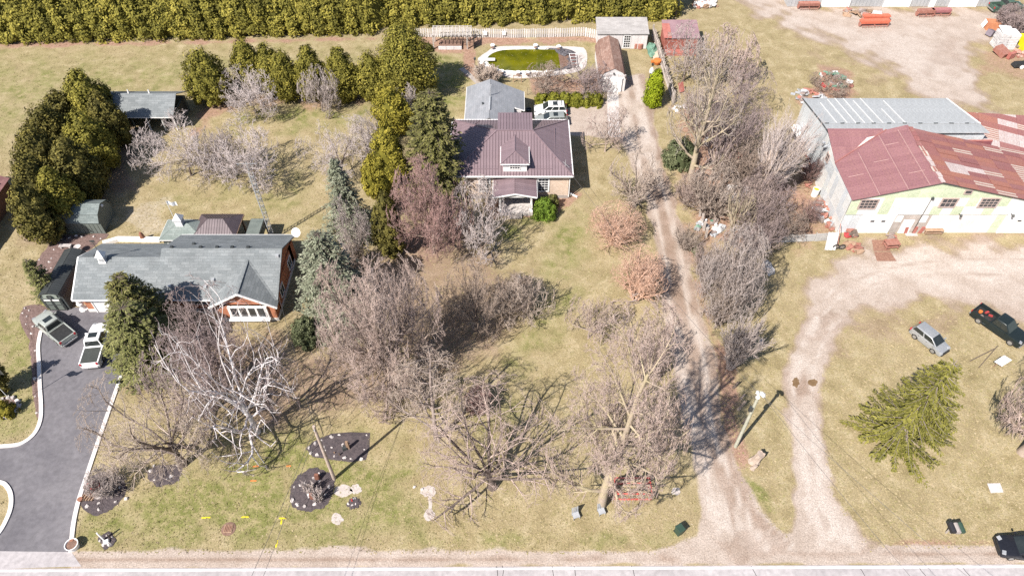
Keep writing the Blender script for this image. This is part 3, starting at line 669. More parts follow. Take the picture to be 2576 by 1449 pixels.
L_DULL = leaf_mat('juniper_leaf', (.06,.075,.035), (.13,.145,.075), (.21,.22,.125))
def leaf_mesh(name, C, Nrm, size, rng, tint, aspect=.55, tri=False):
    """one small pointed leaf spray per centre, facing roughly along Nrm"""
    n = len(C); q = unit(np.cross(Nrm, rng.normal(0, 1, (n, 3)))); w = np.cross(Nrm, q); sz = size * rng.uniform(.6, 1.4, n)[:, None]
    a = C - q * sz * .5; b = C + w * sz * aspect * .5 + Nrm * sz * .12; c = C + q * sz * .5; d = C - w * sz * aspect * .5 + Nrm * sz * .12
    V = np.stack([a, b, c, d], 1).reshape(-1, 3); F = np.arange(4 * n).reshape(n, 4)
    me = np_mesh(name, V, [F]); at = me.attributes.new('tint', 'FLOAT', 'POINT'); at.data.foreach_set('value', np.repeat(np.clip(tint, 0, 1), 4).astype(np.float32))
    return me
def core_mesh(name, ring, n=10, tint=.15):
    V = []; 
    for r, z, ox, oy in ring:
        for k in range(n): V.append((ox + r * math.cos(2 * math.pi * k / n), oy + r * math.sin(2 * math.pi * k / n), z))
    F = [(i * n + k, i * n + (k + 1) % n, (i + 1) * n + (k + 1) % n, (i + 1) * n + k) for i in range(len(ring) - 1) for k in range(n)]
    return np.array(V, float), np.array(F)
def crown_pts(H, R, shape, rng, ncl, per, cl, seed, z0=.04):
    """clumps over a bumpy crown surface; returns leaf centres, normals, tint"""
    if shape == 'ovoid': f = lambda h: np.sin(np.pi * np.clip(h, 0, 1) ** .72 * .93 + .17) ** .75
    elif shape == 'cone': f = lambda h: np.clip((1 - h) ** .75 * 1.02 * np.clip(h * 9, .5, 1), .03, 1)
    elif shape == 'column': f = lambda h: np.clip(np.minimum(1, (1 - h) * 2.2) ** .6, .05, 1) * np.clip(.75 + h * 2, .7, 1)
    elif shape == 'dome': f = lambda h: np.sqrt(np.clip(1 - (h * 1.0) ** 2.2, 0.02, 1))
    h = rng.uniform(0, 1, ncl * 3); keep = rng.uniform(0, 1, len(h)) < f(h) * .9 + .1; h = h[keep][:ncl]; ncl = len(h)
    az = rng.uniform(0, 2 * np.pi, ncl)
    lob = 1 + .10 * np.sin(az * 3 + seed) + .08 * np.sin(az * 5 + h * 9 + seed * 2.3) + rng.normal(0, .10, ncl)
    r = R * f(h) * lob * .92
    C = np.stack([np.cos(az) * r, np.sin(az) * r, H * (z0 + (1 - z0) * h)], -1)
    out = unit(np.stack([np.cos(az), np.sin(az), .35 + .8 * (h - .3)], -1))
    i = np.repeat(np.arange(ncl), per); m = len(i)
    cs = cl * rng.uniform(.6, 1.3, ncl)[i][:, None]
    o = unit(rng.normal(0, 1, (m, 3))); o *= np.cbrt(rng.uniform(.1, 1, m))[:, None]
    L = C[i] + o * cs * np.array([1, 1, 1.15])
    nr = unit(out[i] * .8 + o * .9 + rng.normal(0, .5, (m, 3)))
    tint = np.clip(rng.normal(.45, .16, ncl)[i] + rng.normal(0, .16, m), 0, 1)
    ring = [(max(.02, R * .70 * float(f(np.array(q)))), H * (z0 + (1 - z0) * q * .97), 0, 0) for q in np.linspace(0, 1, 9)]
    return L, nr, tint, ring
def evergreen(name, label, base, H, R, shape='ovoid', leaf=L_CEDAR, seed=0, ncl=150, per=70, cl=None, size=.26, group=None, cat='tree', bk=B_DARK, tr=.16, z0=.04):
    rng = np.random.default_rng(seed); t = thing(name, label, cat, base, 0, group)
    L, nr, ti, ring = crown_pts(H, R, shape, rng, ncl, per, cl or R * .24, seed, z0)
    me = leaf_mesh('foliage', L, nr, size, rng, ti)
    fo = link('foliage', me, leaf, t)
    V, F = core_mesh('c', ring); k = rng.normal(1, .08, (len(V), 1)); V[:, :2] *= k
    cm = np_mesh('shade_core', V, [F]); at = cm.attributes.new('tint', 'FLOAT', 'POINT'); at.data.foreach_set('value', rng.uniform(0, .3, len(V)).astype(np.float32))
    link('shade_core', cm, leaf, t)  # core added to block light; crown's inner shade put into its dark tint
    mb = MB(); mb.tube([(0, 0, -.1), (.03, 0, H * .3), (0, 0, H * .8)], tr, 7, .03); mb.build('trunk', bk, t, world=False, smooth=True)
    return t
def spruce(name, label, base, H, R, leaf=L_SPRUCE, seed=0, whorl=34, br=11, sprays=26, size=.30, droop=.25, cat='tree', group=None, taper=.85, gapz=0.0, lift=0.0, wide=.24):
    rng = np.random.default_rng(seed); t = thing(name, label, cat, base, 0, group)
    n = whorl * br; i = np.repeat(np.arange(whorl), br); h = .05 + .93 * (i + rng.uniform(-.35, .35, n)) / whorl; h = np.clip(h, .04, .985)
    az = rng.uniform(0, 2 * np.pi, n); Lb = R * (1 - h) ** taper * rng.uniform(.72, 1.12, n) * np.clip(.80 + h * 3, 0, 1) + .12
    p = np.stack([0 * h, 0 * h, H * h], -1); d = np.stack([np.cos(az), np.sin(az), 0 * az], -1)
    def bp(j, tt):
        z = (lift - droop) * tt + .22 * droop * tt * tt * 2
        return p[j] + d[j] * (Lb[j] * tt)[:, None] + np.stack([0 * tt, 0 * tt, Lb[j] * z + .25 * (h[j] - .4) * Lb[j] * tt], -1)
    per = np.maximum(4, (sprays * Lb / R).astype(int) + 3); j = np.repeat(np.arange(n), per); m = len(j)
    tt = rng.uniform(.12, 1.03, m) ** .8; C = bp(j, tt)
    side = np.stack([-np.sin(az[j]), np.cos(az[j]), 0 * tt], -1); wd = (wide * Lb[j] * (1.12 - tt) + .10)
    s = rng.uniform(-1, 1, m); C = C + side * (s * wd)[:, None] + np.stack([0 * s, 0 * s, -.18 * np.abs(s) * wd - rng.uniform(0, .12, m)], -1)
    ax = unit(d[j] * .8 + side * np.sign(s)[:, None] * .75 + np.array([[0, 0, -.15]]) + rng.normal(0, .25, (m, 3)))
    sz = size * rng.uniform(.6, 1.3, m)[:, None]; up = unit(np.array([[0, 0, 1.]]) + d[j] * .45 + rng.normal(0, .4, (m, 3))); w = unit(np.cross(ax, up))
    V = np.stack([C - ax * sz * .5, C + w * sz * .2, C + ax * sz * .6, C - w * sz * .2], 1).reshape(-1, 3)
    me = np_mesh('foliage', V, [np.arange(4 * m).reshape(m, 4)]); at = me.attributes.new('tint', 'FLOAT', 'POINT')
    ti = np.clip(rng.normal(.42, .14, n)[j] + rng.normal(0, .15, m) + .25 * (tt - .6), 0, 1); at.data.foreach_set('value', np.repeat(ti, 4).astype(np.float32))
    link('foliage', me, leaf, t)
    J = np.arange(n); e = bp(J, np.ones(n)); V, F = tubes(p, e, np.full(n, .03), np.full(n, .012), 3)
    link('branches', np_mesh('branches', V, [F]), B_DARK if leaf is not L_SPY else B_GREY, t)
    mb = MB(); mb.tube([(0, 0, -.1), (0, 0, H * .5), (0, 0, H)], .02 * H, 7, .02); mb.build('trunk', B_DARK if leaf is not L_SPY else B_GREY, t, world=False, smooth=True)
    return t
# ------------------------------------------------------------------ buildings
V3 = Vector
M_PURP = pm('plum_metal', (.215, .155, .170), (.240, .175, .190), .8, .42, .15, .5, rand=.07)
M_PURPD = pm('plum_shade_base', (.10, .058, .065), None, 1, .6)  # darker plum base; in panel gaps it stands in for the ribs' shade
M_GREYSH = shingle_mat('grey_shingle', (.165, .18, .187), (.225, .24, .247), (.115, .127, .132), .9, .32)
M_ANNEX = shingle_mat('annex_shingle', (.235, .245, .265), (.285, .29, .31), (.19, .20, .215), .9, .3)
M_DKSH = shingle_mat('dark_shingle', (.14, .165, .165), (.21, .24, .235), (.10, .115, .115), .8, .3)
M_GRNSH = shingle_mat('green_grey_shingle', (.19, .225, .21), (.25, .28, .265), (.14, .16, .155), .7, .28)
M_REDSH = shingle_mat('red_shingle', (.23, .115, .115), (.29, .155, .15), (.17, .09, .09), .7, .3)
M_RUSTSH = shingle_mat('rusty_shingle', (.235, .14, .11), (.33, .225, .185), (.16, .10, .085), .5, .28)
M_WHITE = pm('white_paint', (.80, .79, .78), (.70, .685, .68), 1.2, .6, rand=.03)
M_TRIM = pm('white_trim', (.82, .81, .80), (.76, .75, .74), 2, .5)
M_SIDING = pm('pale_siding', (.66, .63, .63), (.56, .53, .53), 1.4, .7, wave=('Z', 1.6, .4))
M_BRICKO = brick_mat('orange_brick', (.42, .115, .045), (.50, .17, .075), (.36, .24, .18))
M_BRICKB = brick_mat('brown_brick', (.16, .075, .055), (.22, .11, .085), (.2, .15, .13))
M_BRICKT = brick_mat('tan_brick', (.54, .39, .29), (.68, .54, .43), (.58, .50, .43))
M_GLASS = pm('window_glass', (.025, .028, .034), (.05, .055, .065), 1.2, .08, 0, .7)
M_DARK = pm('dark_interior', (.018, .017, .018), None, 1, .9)
M_GALV = pm('galvanised_sheet', (.42, .43, .445), (.50, .51, .52), .5, .5, .25, .4, rand=.03, wave=('X', 1.6, .25))
M_CHAR = pm('charcoal_metal', (.050, .055, .056), (.075, .080, .080), .8, .4, .25, .5, rand=.08)
M_CHARW = pm('charcoal_siding', (.055, .062, .062), (.08, .088, .088), 1.1, .7, wave=('X', 2.2, .5))
M_GREENW = pm('green_grey_siding', (.115, .135, .125), (.15, .17, .155), 1.1, .7, rand=.05)
M_PLUMG = pm('gazebo_metal', (.100, .078, .086), (.135, .105, .112), 1, .4, .2, .5, rand=.08)
M_WOOD = pm('grey_weathered_wood', (.36, .31, .28), (.47, .42, .385), 2.5, .9, rand=.14, bump=.3)
M_WOODB = pm('brown_wood', (.27, .17, .11), (.36, .25, .175), 2.2, .85, rand=.15, bump=.3)
M_POST = pm('dark_post', (.10, .075, .06), (.15, .115, .095), 3, .8)
M_REDW = pm('red_board', (.26, .08, .060), (.36, .14, .11), 1.6, .85, rand=.15)
M_REDM = pm('red_sheet', (.33, .11, .09), (.42, .17, .14), 1.2, .7)
M_MAUVE = pm('mauve_metal', (.25, .155, .175), (.31, .20, .215), .9, .6, rand=.05)
def flat_window(parent, c, w, h, nrm, cols=2, rows=2, trim=None, name='window', fw=.09):
    trim = trim or M_TRIM; n = V3(nrm).normalized(); t = V3((-n.y, n.x, 0)); c = V3(c); z = V3((0, 0, 1))
    fr = MB()
    for s in (-1, 1):
        fr.bar(c + t * (s * (w + fw) / 2) - z * (h / 2 + fw), c + t * (s * (w + fw) / 2) + z * (h / 2 + fw), fw, .14)
        fr.bar(c + z * (s * (h + fw) / 2) - t * w / 2, c + z * (s * (h + fw) / 2) + t * w / 2, .14, fw)
    f = fr.build(name, trim, parent)
    pa = MB(); pa.ext([c + t * (a * w / 2) + z * (b * h / 2) - n * .01 for a, b in ((-1, -1), (1, -1), (1, 1), (-1, 1))], n, .03); pa.build('pane', M_GLASS, f)
    if cols > 1 or rows > 1:
        mu = MB()
        for i in range(1, cols): x = -w / 2 + w * i / cols; mu.bar(c + t * x - z * h / 2 + n * .035, c + t * x + z * h / 2 + n * .035, .045, .04)
        for j in range(1, rows): y = -h / 2 + h * j / rows; mu.bar(c + z * y - t * w / 2 + n * .04, c + z * y + t * w / 2 + n * .04, .04, .045)
        mu.build('muntins', trim, f)
    return f
def garage_door(parent, x0, x1, y, z0, z1, mat=None, rows=4, wins=0):
    mat = mat or M_WHITE; fr = MB()
    for x in (x0, x1): fr.box((x, y - .03, (z0 + z1) / 2), (.12, .16, z1 - z0))
    fr.box(((x0 + x1) / 2, y - .03, z1 + .07), (x1 - x0 + .24, .16, .12)); d = fr.build('garage_door', M_TRIM, parent)
    hh = (z1 - z0) / rows
    for k in range(rows):
        MB().box(((x0 + x1) / 2, y - .02, z0 + hh * (k + .5)), (x1 - x0 - .13, .06, hh - .03)).build('panel', mat, d)
    for k in range(wins): 
        x = x0 + (x1 - x0) * (.36 + .34 * k); MB().box((x, y - .07, z0 + hh * (rows - 1.3)), (.42, .05, .2)).build('pane', M_GLASS, d)
    return d
def gutter(parent, pts, mat=None, w=.12, name='gutter'):
    mb = MB()
    for a, b in zip(pts[:-1], pts[1:]): mb.bar(a, b, w, w)
    return mb.build(name, mat or M_TRIM, parent)

# ---- plum metal roofed brick house
H1 = thing('brick_house', 'tan brick house under a plum standing seam metal hip roof', 'house', (0, 73, 0))
ze, zr = 3.9, 6.4; xl, xr, yf, yb = -7.76, 7.33, 67.4, 78.8; ra, rb, ym = -1.85, 2.5, 73.1
mb = MB(); mb.box((-.2, 73.1, 1.95), (14.2, 10.2, 3.9)); mb.build('wall', M_BRICKT, H1)
mb = MB(); mb.box((-.2, 73.1, .25), (14.3, 10.3, .5)); mb.build('foundation', M_CONC2, H1)
mb = MB(); mb.box(((xl + xr) / 2, (yf + yb) / 2, ze - .06), (xr - xl - .1, yb - yf - .1, .08)); mb.build('soffit', M_TRIM, H1)
gutter(H1, [(xl, yb, ze), (xl, yf, ze), (xr, yf, ze), (xr, yb, ze), (xl, yb, ze)], w=.15)
rf = MB(); rf.add([(xl, yf, ze), (xr, yf, ze), (xr, yb, ze), (xl, yb, ze), (ra, ym, zr), (rb, ym, zr)], [(0, 1, 5, 4), (1, 2, 5), (2, 3, 4, 5), (3, 0, 4), (3, 2, 1, 0)]); R1 = rf.build('roof', M_PURPD, H1)
for k, q in enumerate(([(xl, yf, ze), (xr, yf, ze), (rb, ym, zr), (ra, ym, zr)], [(xr, yf, ze), (xr, yb, ze), (rb, ym, zr)], [(xr, yb, ze), (xl, yb, ze), (ra, ym, zr), (rb, ym, zr)], [(xl, yb, ze), (xl, yf, ze), (ra, ym, zr)])):
    tiles('roof_panel', q, M_PURP, R1, .36, 30, .035, .035, .01, seed=k, rib=.035)
gutter(R1, [(xl, yf, ze + .06), (ra, ym, zr + .06), (rb, ym, zr + .06), (xr, yf, ze + .06)], M_PURP, .16, 'ridge_cap'); gutter(R1, [(xl, yb, ze + .06), (ra, ym, zr + .06)], M_PURP, .16, 'ridge_cap'); gutter(R1, [(xr, yb, ze + .06), (rb, ym, zr + .06)], M_PURP, .16, 'ridge_cap')
# back shed dormer
D2 = MB(); D2.add([(-1.7, 73.2, 6.1), (2.45, 73.2, 6.1), (2.45, 77, 4.5), (-1.7, 77, 4.5), (-1.7, 73.2, 6.42), (2.45, 73.2, 6.42), (2.45, 77, 6.2), (-1.7, 77, 6.2)], [(0, 1, 5, 4), (1, 2, 6, 5), (2, 3, 7, 6), (3, 0, 4, 7), (4, 5, 6, 7), (3, 2, 1, 0)]); d2 = D2.build('dormer', M_PURPD, H1)
tiles('roof_panel', [(2.55, 77.1, 6.2), (-1.8, 77.1, 6.2), (-1.8, 73.1, 6.45), (2.55, 73.1, 6.45)], M_PURP, d2, .36, 30, .035, .035, .02, seed=9, rib=.035)
# front hip dormer
D1 = MB(); D1.add([(-1.05, 68, 4.0), (1.77, 68, 4.0), (1.77, 71.6, 5.5), (-1.05, 71.6, 5.5), (-1.05, 68, 5.5), (1.77, 68, 5.5)], [(0, 1, 5, 4), (1, 2, 5), (0, 4, 3), (4, 5, 2, 3), (3, 2, 1, 0)]); d1 = D1.build('dormer', M_WHITE, H1)
e = 5.5; a, b = -1.35, 2.05
u = MB(); u.add([(a, 67.7, e), (b, 67.7, e), (b, 71.2, e), (a, 71.2, e), (.35, 69.4, 6.12), (.35, 72.6, 6.12)], [(0, 1, 4), (1, 2, 5, 4), (3, 0, 4, 5), (2, 3, 5), (3, 2, 1, 0)]); u.build('dormer_roof', M_PURPD, d1)
for k, q in enumerate(([(a, 67.7, e), (b, 67.7, e), (.35, 69.4, 6.12)], [(b, 67.7, e), (b, 71.2, e), (.35, 72.6, 6.12), (.35, 69.4, 6.12)], [(a, 71.2, e), (a, 67.7, e), (.35, 69.4, 6.12), (.35, 72.6, 6.12)])): tiles('roof_panel', q, M_PURP, d1, .36, 30, .035, .035, .01, seed=20 + k, rib=.035)
gutter(d1, [(a, 71.1, e), (a, 67.7, e), (b, 67.7, e), (b, 71.1, e)], w=.11); gutter(d1, [(a, 67.7, e + .06), (.35, 69.4, 6.18), (b, 67.7, e + .06)], M_PURP, .12, 'ridge_cap'); gutter(d1, [(.35, 69.4, 6.18), (.35, 72.6, 6.18)], M_PURP, .12, 'ridge_cap')
flat_window(H1, (.35, 67.99, 4.95), 1.15, .62, (0, -1, 0), 4, 2)
for x in (3.82, -3.35): flat_window(H1, (x, 67.99, 2.15), 1.15, 1.85, (0, -1, 0), 3, 5, fw=.18)
for y in (70.5, 75.5): flat_window(H1, (6.91, y, 2.2), 1.0, 1.5, (1, 0, 0), 2, 3)
# porch
PO = MB(); PO.box((.5, 66.4, .27), (4.0, 3.3, .54)); po = PO.build('porch', M_CONC, H1)
for k in range(2): MB().box((.45, 64.6 - .32 * k, .36 - .18 * k - .0), (1.5, .34, .18)).build('step', M_CONC2, po)
for x in (-1.45, 2.3): 
    MB().box((x, 65.1, 1.72), (.24, .24, 2.36)).box((x, 65.1, .64), (.4, .4, .2)).build('column', M_TRIM, po)
mb = MB(); mb.box((.35, 65.0, 2.9), (4.6, .2, .2)); mb.add([(-2.0, 64.92, 2.92), (2.7, 64.92, 2.92), (.35, 64.92, 3.4), (-2.0, 65.1, 2.92), (2.7, 65.1, 2.92), (.35, 65.1, 3.4)], [(0, 1, 2), (5, 4, 3), (0, 3, 4, 1), (1, 4, 5, 2), (2, 5, 3, 0)]); mb.build('porch_gable', M_TRIM, po)
for k, q in enumerate(([(-2.25, 68, 2.95), (-2.25, 64.7, 2.95), (.35, 64.7, 3.5), (.35, 68, 3.5)], [(2.95, 64.7, 2.95), (2.95, 68, 2.95), (.35, 68, 3.5), (.35, 64.7, 3.5)])):
    slab('porch_roof', q, M_PURPD, po, .05); tiles('roof_panel', q, M_PURP, po, .36, 30, .035, .03, .055, seed=30 + k, rib=.035)
gutter(po, [(-2.25, 64.68, 2.95), (.35, 64.68, 3.5), (2.95, 64.68, 2.95)], w=.14, name='rake_trim'); gutter(po, [(-2.27, 64.7, 2.93), (-2.27, 67.9, 2.93)]); gutter(po, [(2.97, 64.7, 2.93), (2.97, 67.9, 2.93)])
MB().box((.3, 67.96, 1.55), (1.1, .1, 2.1)).build('door', M_GLASS, H1)
MB().bar(G(1428, 484, .3), G(1452, 496, .12), .16).bar((7.0, 67.9, .3), (7.0, 67.9, 3.8), .1).build('downspout', M_TRIM, H1)
MB().bar((5.2, 69.6, 5.02), (5.4, 75.6, 5.02), .06).bar((-5.2, 68.3, 4.36), (-1.6, 68.3, 4.36), .06).bar((2.3, 68.3, 4.36), (4.8, 68.3, 4.36), .06).build('snow_rail', M_PURP, H1)
MB().tube([(6.4, 68.6, 4.3), (6.4, 68.6, 5.5)], .03, 5).bar((6.1, 68.6, 5.2), (6.9, 68.4, 4.5), .04).build('roof_mast', M_GALV, H1)
MB().tube([(-4.6, 76, 4.4), (-4.6, 76, 5.4)], .05, 6).bar((-4.6, 76, 5.2), (-4.1, 76.3, 5.6), .05).build('vent_pipe', M_PURPD, H1)

# ---- grey shingled annex
H2 = thing('annex', 'low annex with plain grey shingle gable roof behind the plum roofed house', 'house', (-2.5, 83, 0))
mb = MB(); mb.box((-2.97, 83.3, 1.4), (5.8, 8.4, 2.8)); mb.box((.3, 85.1, 1.2), (1.9, 4.2, 2.4)); mb.build('wall', M_SIDING, H2)
mb = MB(); mb.add([(-6.0, 87.5, 2.75), (.1, 87.5, 2.75), (-2.97, 87.5, 3.95), (-6.0, 87.3, 2.75), (.1, 87.3, 2.75), (-2.97, 87.3, 3.95)], [(0, 2, 1), (3, 4, 5), (0, 1, 4, 3), (1, 2, 5, 4), (2, 0, 3, 5)]); mb.build('gable', M_SIDING, H2)
slab('roof', [(-6.25, 87.9, 2.85), (-6.25, 78.9, 2.85), (-2.97, 78.9, 4.1), (-2.97, 87.9, 4.1)], M_ANNEX, H2, .1)
slab('roof', [(.25, 78.9, 2.87), (.25, 83.1, 2.87), (-2.97, 83.1, 4.1), (-2.97, 78.9, 4.1)], M_ANNEX, H2, .1)
slab('roof', [(1.65, 83.1, 2.35), (1.65, 87.5, 2.35), (-2.97, 87.9, 4.1), (-2.97, 83.1, 4.1)], M_ANNEX, H2, .1)
gutter(H2, [(-6.28, 78.9, 2.88), (-6.28, 87.9, 2.88)]); gutter(H2, [(1.68, 83.0, 2.38), (1.68, 87.5, 2.38)]); gutter(H2, [(.25, 83.05, 2.85), (1.68, 83.05, 2.36)], name='rake_trim')
MB().bar((-2.97, 80.6, 4.26), (-2.97, 83.6, 4.26), .2, .14).build('ridge_vent', M_GALV, H2)
MB().tube([(-2.9, 84, 4.1), (-2.9, 84, 5.4), (-2.8, 84.3, 5.6)], .05, 6).build('service_mast', M_GALV, H2)
MB().lathe((-3.9, 82.4, 3.8), [(.1, 0), (.1, .25), (.14, .26), (.14, .3)], 8).build('roof_vent', M_CHAR, H2)
# ---- ranch house
H3 = thing('ranch_house', 'long brick ranch house with grey shingle roof and white cupola', 'house', (-35, 53.5, 0))
sf = .52; ef, rg, bg_ = 49.05, 53.15, 57.3; zg = 2.6 + sf * (rg - ef); rm, bm_ = 54.0, 58.4; zm = 2.6 + sf * (rm - ef); XL, XM, XR = -45.9, -37.2, -24.5
mb = MB(); mb.box((-35.1, 53.4, 1.3), (20.6, 7.4, 2.6)); mb.box((-30.9, 57.2, 1.3), (12.2, 1.6, 2.6)); mb.box((-27.9, 49.2, 1.3), (6.2, 1.4, 2.6)); mb.build('wall', M_BRICKO, H3)
mb = MB(); mb.box((-35.1, 53.4, .22), (20.7, 7.5, .44)); mb.box((-27.9, 49.2, .22), (6.3, 1.5, .44)); mb.build('foundation', M_CURB, H3)
mb = MB()
mb.add([(XR - .45, 49.6, 2.5), (XR - .45, 57.9, 2.5), (XR - .45, rm, zm - .1), (XR - .65, 49.6, 2.5), (XR - .65, 57.9, 2.5), (XR - .65, rm, zm - .1)], [(0, 1, 2), (3, 5, 4), (0, 3, 4, 1), (1, 4, 5, 2), (2, 5, 3, 0)])
mb.add([(-45.4, 49.6, 2.5), (-45.4, 56.8, 2.5), (-45.4, rg, zg - .1), (-45.2, 49.6, 2.5), (-45.2, 56.8, 2.5), (-45.2, rg, zg - .1)], [(0, 2, 1), (3, 4, 5), (0, 1, 4, 3), (1, 2, 5, 4), (2, 0, 3, 5)])
mb.add([(-31, 48.5, 2.4), (-24.8, 48.5, 2.4), (-27.9, 48.5, 4.5), (-31, 48.7, 2.4), (-24.8, 48.7, 2.4), (-27.9, 48.7, 4.5)], [(0, 1, 2), (5, 4, 3), (0, 3, 4, 1), (1, 4, 5, 2), (2, 5, 3, 0)])
mb.build('gable', M_BRICKO, H3)
slab('roof', [(XL, ef, 2.6), (XM, ef, 2.6), (XM, rg, zg), (XL, rg, zg)], M_GREYSH, H3, .1)
slab('roof', [(XM, ef, 2.6), (XR, ef, 2.6), (XR, rm, zm), (XM, rm, zm)], M_GREYSH, H3, .1)
slab('roof', [(XM, bg_, zg - sf * (bg_ - rg)), (XL, bg_, zg - sf * (bg_ - rg)), (XL, rg, zg), (XM, rg, zg)], M_GREYSH, H3, .1)
slab('roof', [(XR, bm_, zm - sf * (bm_ - rm)), (XM, bm_, zm - sf * (bm_ - rm)), (XM, rm, zm), (XR, rm, zm)], M_GREYSH, H3, .1)
ga, gy0, gz = -27.9, 48.1, 4.55
slab('gable_roof', [(-31.4, gy0, 2.42), (ga, gy0, gz), (ga, 52.85, gz), (-31.4, 49.0, 2.5)], M_GREYSH, H3, .1, .02)
slab('gable_roof', [(-24.4, gy0, 2.42), (-24.4, 49.0, 2.5), (ga, 52.85, gz), (ga, gy0, gz)], M_GREYSH, H3, .1, .02)
gutter(H3, [(XL, ef - .03, 2.62), (-31.4, ef - .03, 2.62)], w=.15); gutter(H3, [(-31.45, gy0, 2.47), (ga, gy0 - .02, gz + .06), (-24.35, gy0, 2.47)], w=.16, name='rake_trim'); gutter(H3, [(XM, bm_ + .03, 2.9), (XR, bm_ + .03, 2.9)], w=.15); gutter(H3, [(XL, bg_ + .03, 2.45), (XM, bg_ + .03, 2.45)], w=.15)
gutter(H3, [(XL - .02, ef, 2.65), (XL - .02, rg, zg + .06), (XL - .02, bg_, 2.5)], w=.13, name='rake_trim'); gutter(H3, [(XR + .03, ef, 2.65), (XR + .03, rm, zm + .06), (XR + .03, bm_, 2.9)], M_GREYSH, .14, name='rake_trim')
for a_, b_ in (((-31.2, 49.0, 2.72), (ga, 52.85, gz + .16)), ((ga, 52.85, gz + .16), (-24.6, 49.0, 2.72)), ((ga, gy0 + .1, gz + .12), (ga, 52.85, gz + .16))): MB().bar(a_, b_, .2, .05).build('valley_flashing', M_GREYSH, H3)
for i, (x, y) in enumerate(((1262, 412), (1475, 414), (1595, 414), (1705, 414), (1822, 414), (1412, 362), (690, 462))):
    p = G(x / 2.0126 * .6903, (700 + y / 2.0126) * .6903, 5.05); zz = zm - sf * max(0, p.y - rm) if p.x > XM else zg - sf * max(0, p.y - rg)
    MB().box((p.x, max(p.y, rm + .25 if p.x > XM else rg + .25), zz + .2), (.34, .34, .22), taper=.8).build('roof_vent', M_CHAR, H3)
for x, y in ((1250, 706), (1512, 708), (1567, 655), (2035, 470)):
    D = (x / 2.0126 * .6903, (700 + y / 2.0126) * .6903); z = 4.0
    for _ in range(4): p = G(*D, z); z = 2.6 + sf * (p.y - ef)
    MB().box((p.x, p.y, z + .2), (.36, .36, .24), taper=.85).build('roof_vent', M_GALV, H3)
# openings
garage_door(H3, -44.5, -39.9, 49.66, 0, 2.2)
flat_window(H3, (-33.6, 49.68, 1.75), 2.5, .8, (0, -1, 0), 3, 1); flat_window(H3, (-33.2, 49.66, .28), .9, .35, (0, -1, 0), 1, 1)
w = MB(); w.box((-27.6, 48.38, 1.5), (4.1, .25, 1.75)); ww = w.build('bay_window', M_TRIM, H3)
for k in range(4): MB().box((-29.0 + k * .92, 48.24, 1.62), (.66, .05, 1.3)).build('pane', M_GLASS, ww)
MB().box((-27.6, 48.1, .7), (4.3, .6, .1)).build('sill', M_TRIM, ww)
for y in (51.5, 55.5): flat_window(H3, (-24.78, y, 1.5), 1.1, 1.2, (1, 0, 0), 2, 1)
# cupola on the ridge
cu = MB(); cu.box((-43.2, 52.9, 4.95), (.68, .68, .8)); cu.box((-43.2, 52.9, 5.42), (.82, .82, .08)); cu.box((-43.2, 52.9, 4.55), (.8, .8, .3)); cup = cu.build('cupola', M_WHITE, H3)
MB().add([(-43.65, 52.45, 5.45), (-42.75, 52.45, 5.45), (-42.75, 53.35, 5.45), (-43.65, 53.35, 5.45), (-43.2, 52.9, 6.2)], [(0, 1, 4), (1, 2, 4), (2, 3, 4), (3, 0, 4), (3, 2, 1, 0)]).build('cupola_roof', M_WHITE, cup)
MB().tube([(-43.2, 52.9, 6.15), (-43.2, 52.9, 7.5)], .03, 5).bar((-43.5, 52.9, 7.1), (-42.9, 52.9, 7.1), .04).box((-43.2, 52.9, 7.45), (.5, .04, .25)).build('weathervane', M_CHAR, cup)
for y, n_ in ((52.55, -1),): MB().box((-43.2, y, 4.95), (.44, .04, .45)).build('louver', M_GALV, cup)
for k in range(4): MB().box((-42.85, 52.9, 4.72 + .13 * k), (.06, .44, .05)).build('louver', M_GALV, cup)
MB().lathe((-24.2, 58.5, 2.9), [(.05, 0), (.05, .5)], 6).build('dish_mount', M_GALV, H3)
dm = MB(); c = V3((-24.1, 58.3, 3.5))
prof = [(.05, 0), (.25, .03), (.45, .10), (.55, .17), (.53, .18), (.44, .12), (.24, .06), (.05, .03)]
dm.lathe((0, 0, 0), prof, 16); dd = dm.build('satellite_dish', M_WHITE, None); dd.parent = H3; dd.location = c - base_loc(H3); dd.rotation_euler = (math.radians(55), 0, math.radians(-15))
# white column and ornament near the garage
col_ = thing('garden_ornament', 'white pedestal ornament by the brick pier of the ranch garage', 'ornament', G(212, 778))
p = G(212, 778); MB().lathe(p, [(.45, 0), (.45, .15), (.3, .2), (.22, .5), (.3, .9), (.4, 1.0), (.35, 1.15)], 12).build('pedestal', M_WHITE, col_); MB().blob(p + V3((0, 0, 1.4)), .3, 3, flat=False).build('urn', M_WHITE, col_, smooth=True)
# white patio wall behind the ranch
tag(ribbon([(p.x, p.y) for p in (G(262, 616), G(300, 605), G(360, 606), G(404, 607))], .5, -.05, .45).build('retaining_wall', M_TRIM), 'low white retaining wall behind the ranch garage', 'wall')

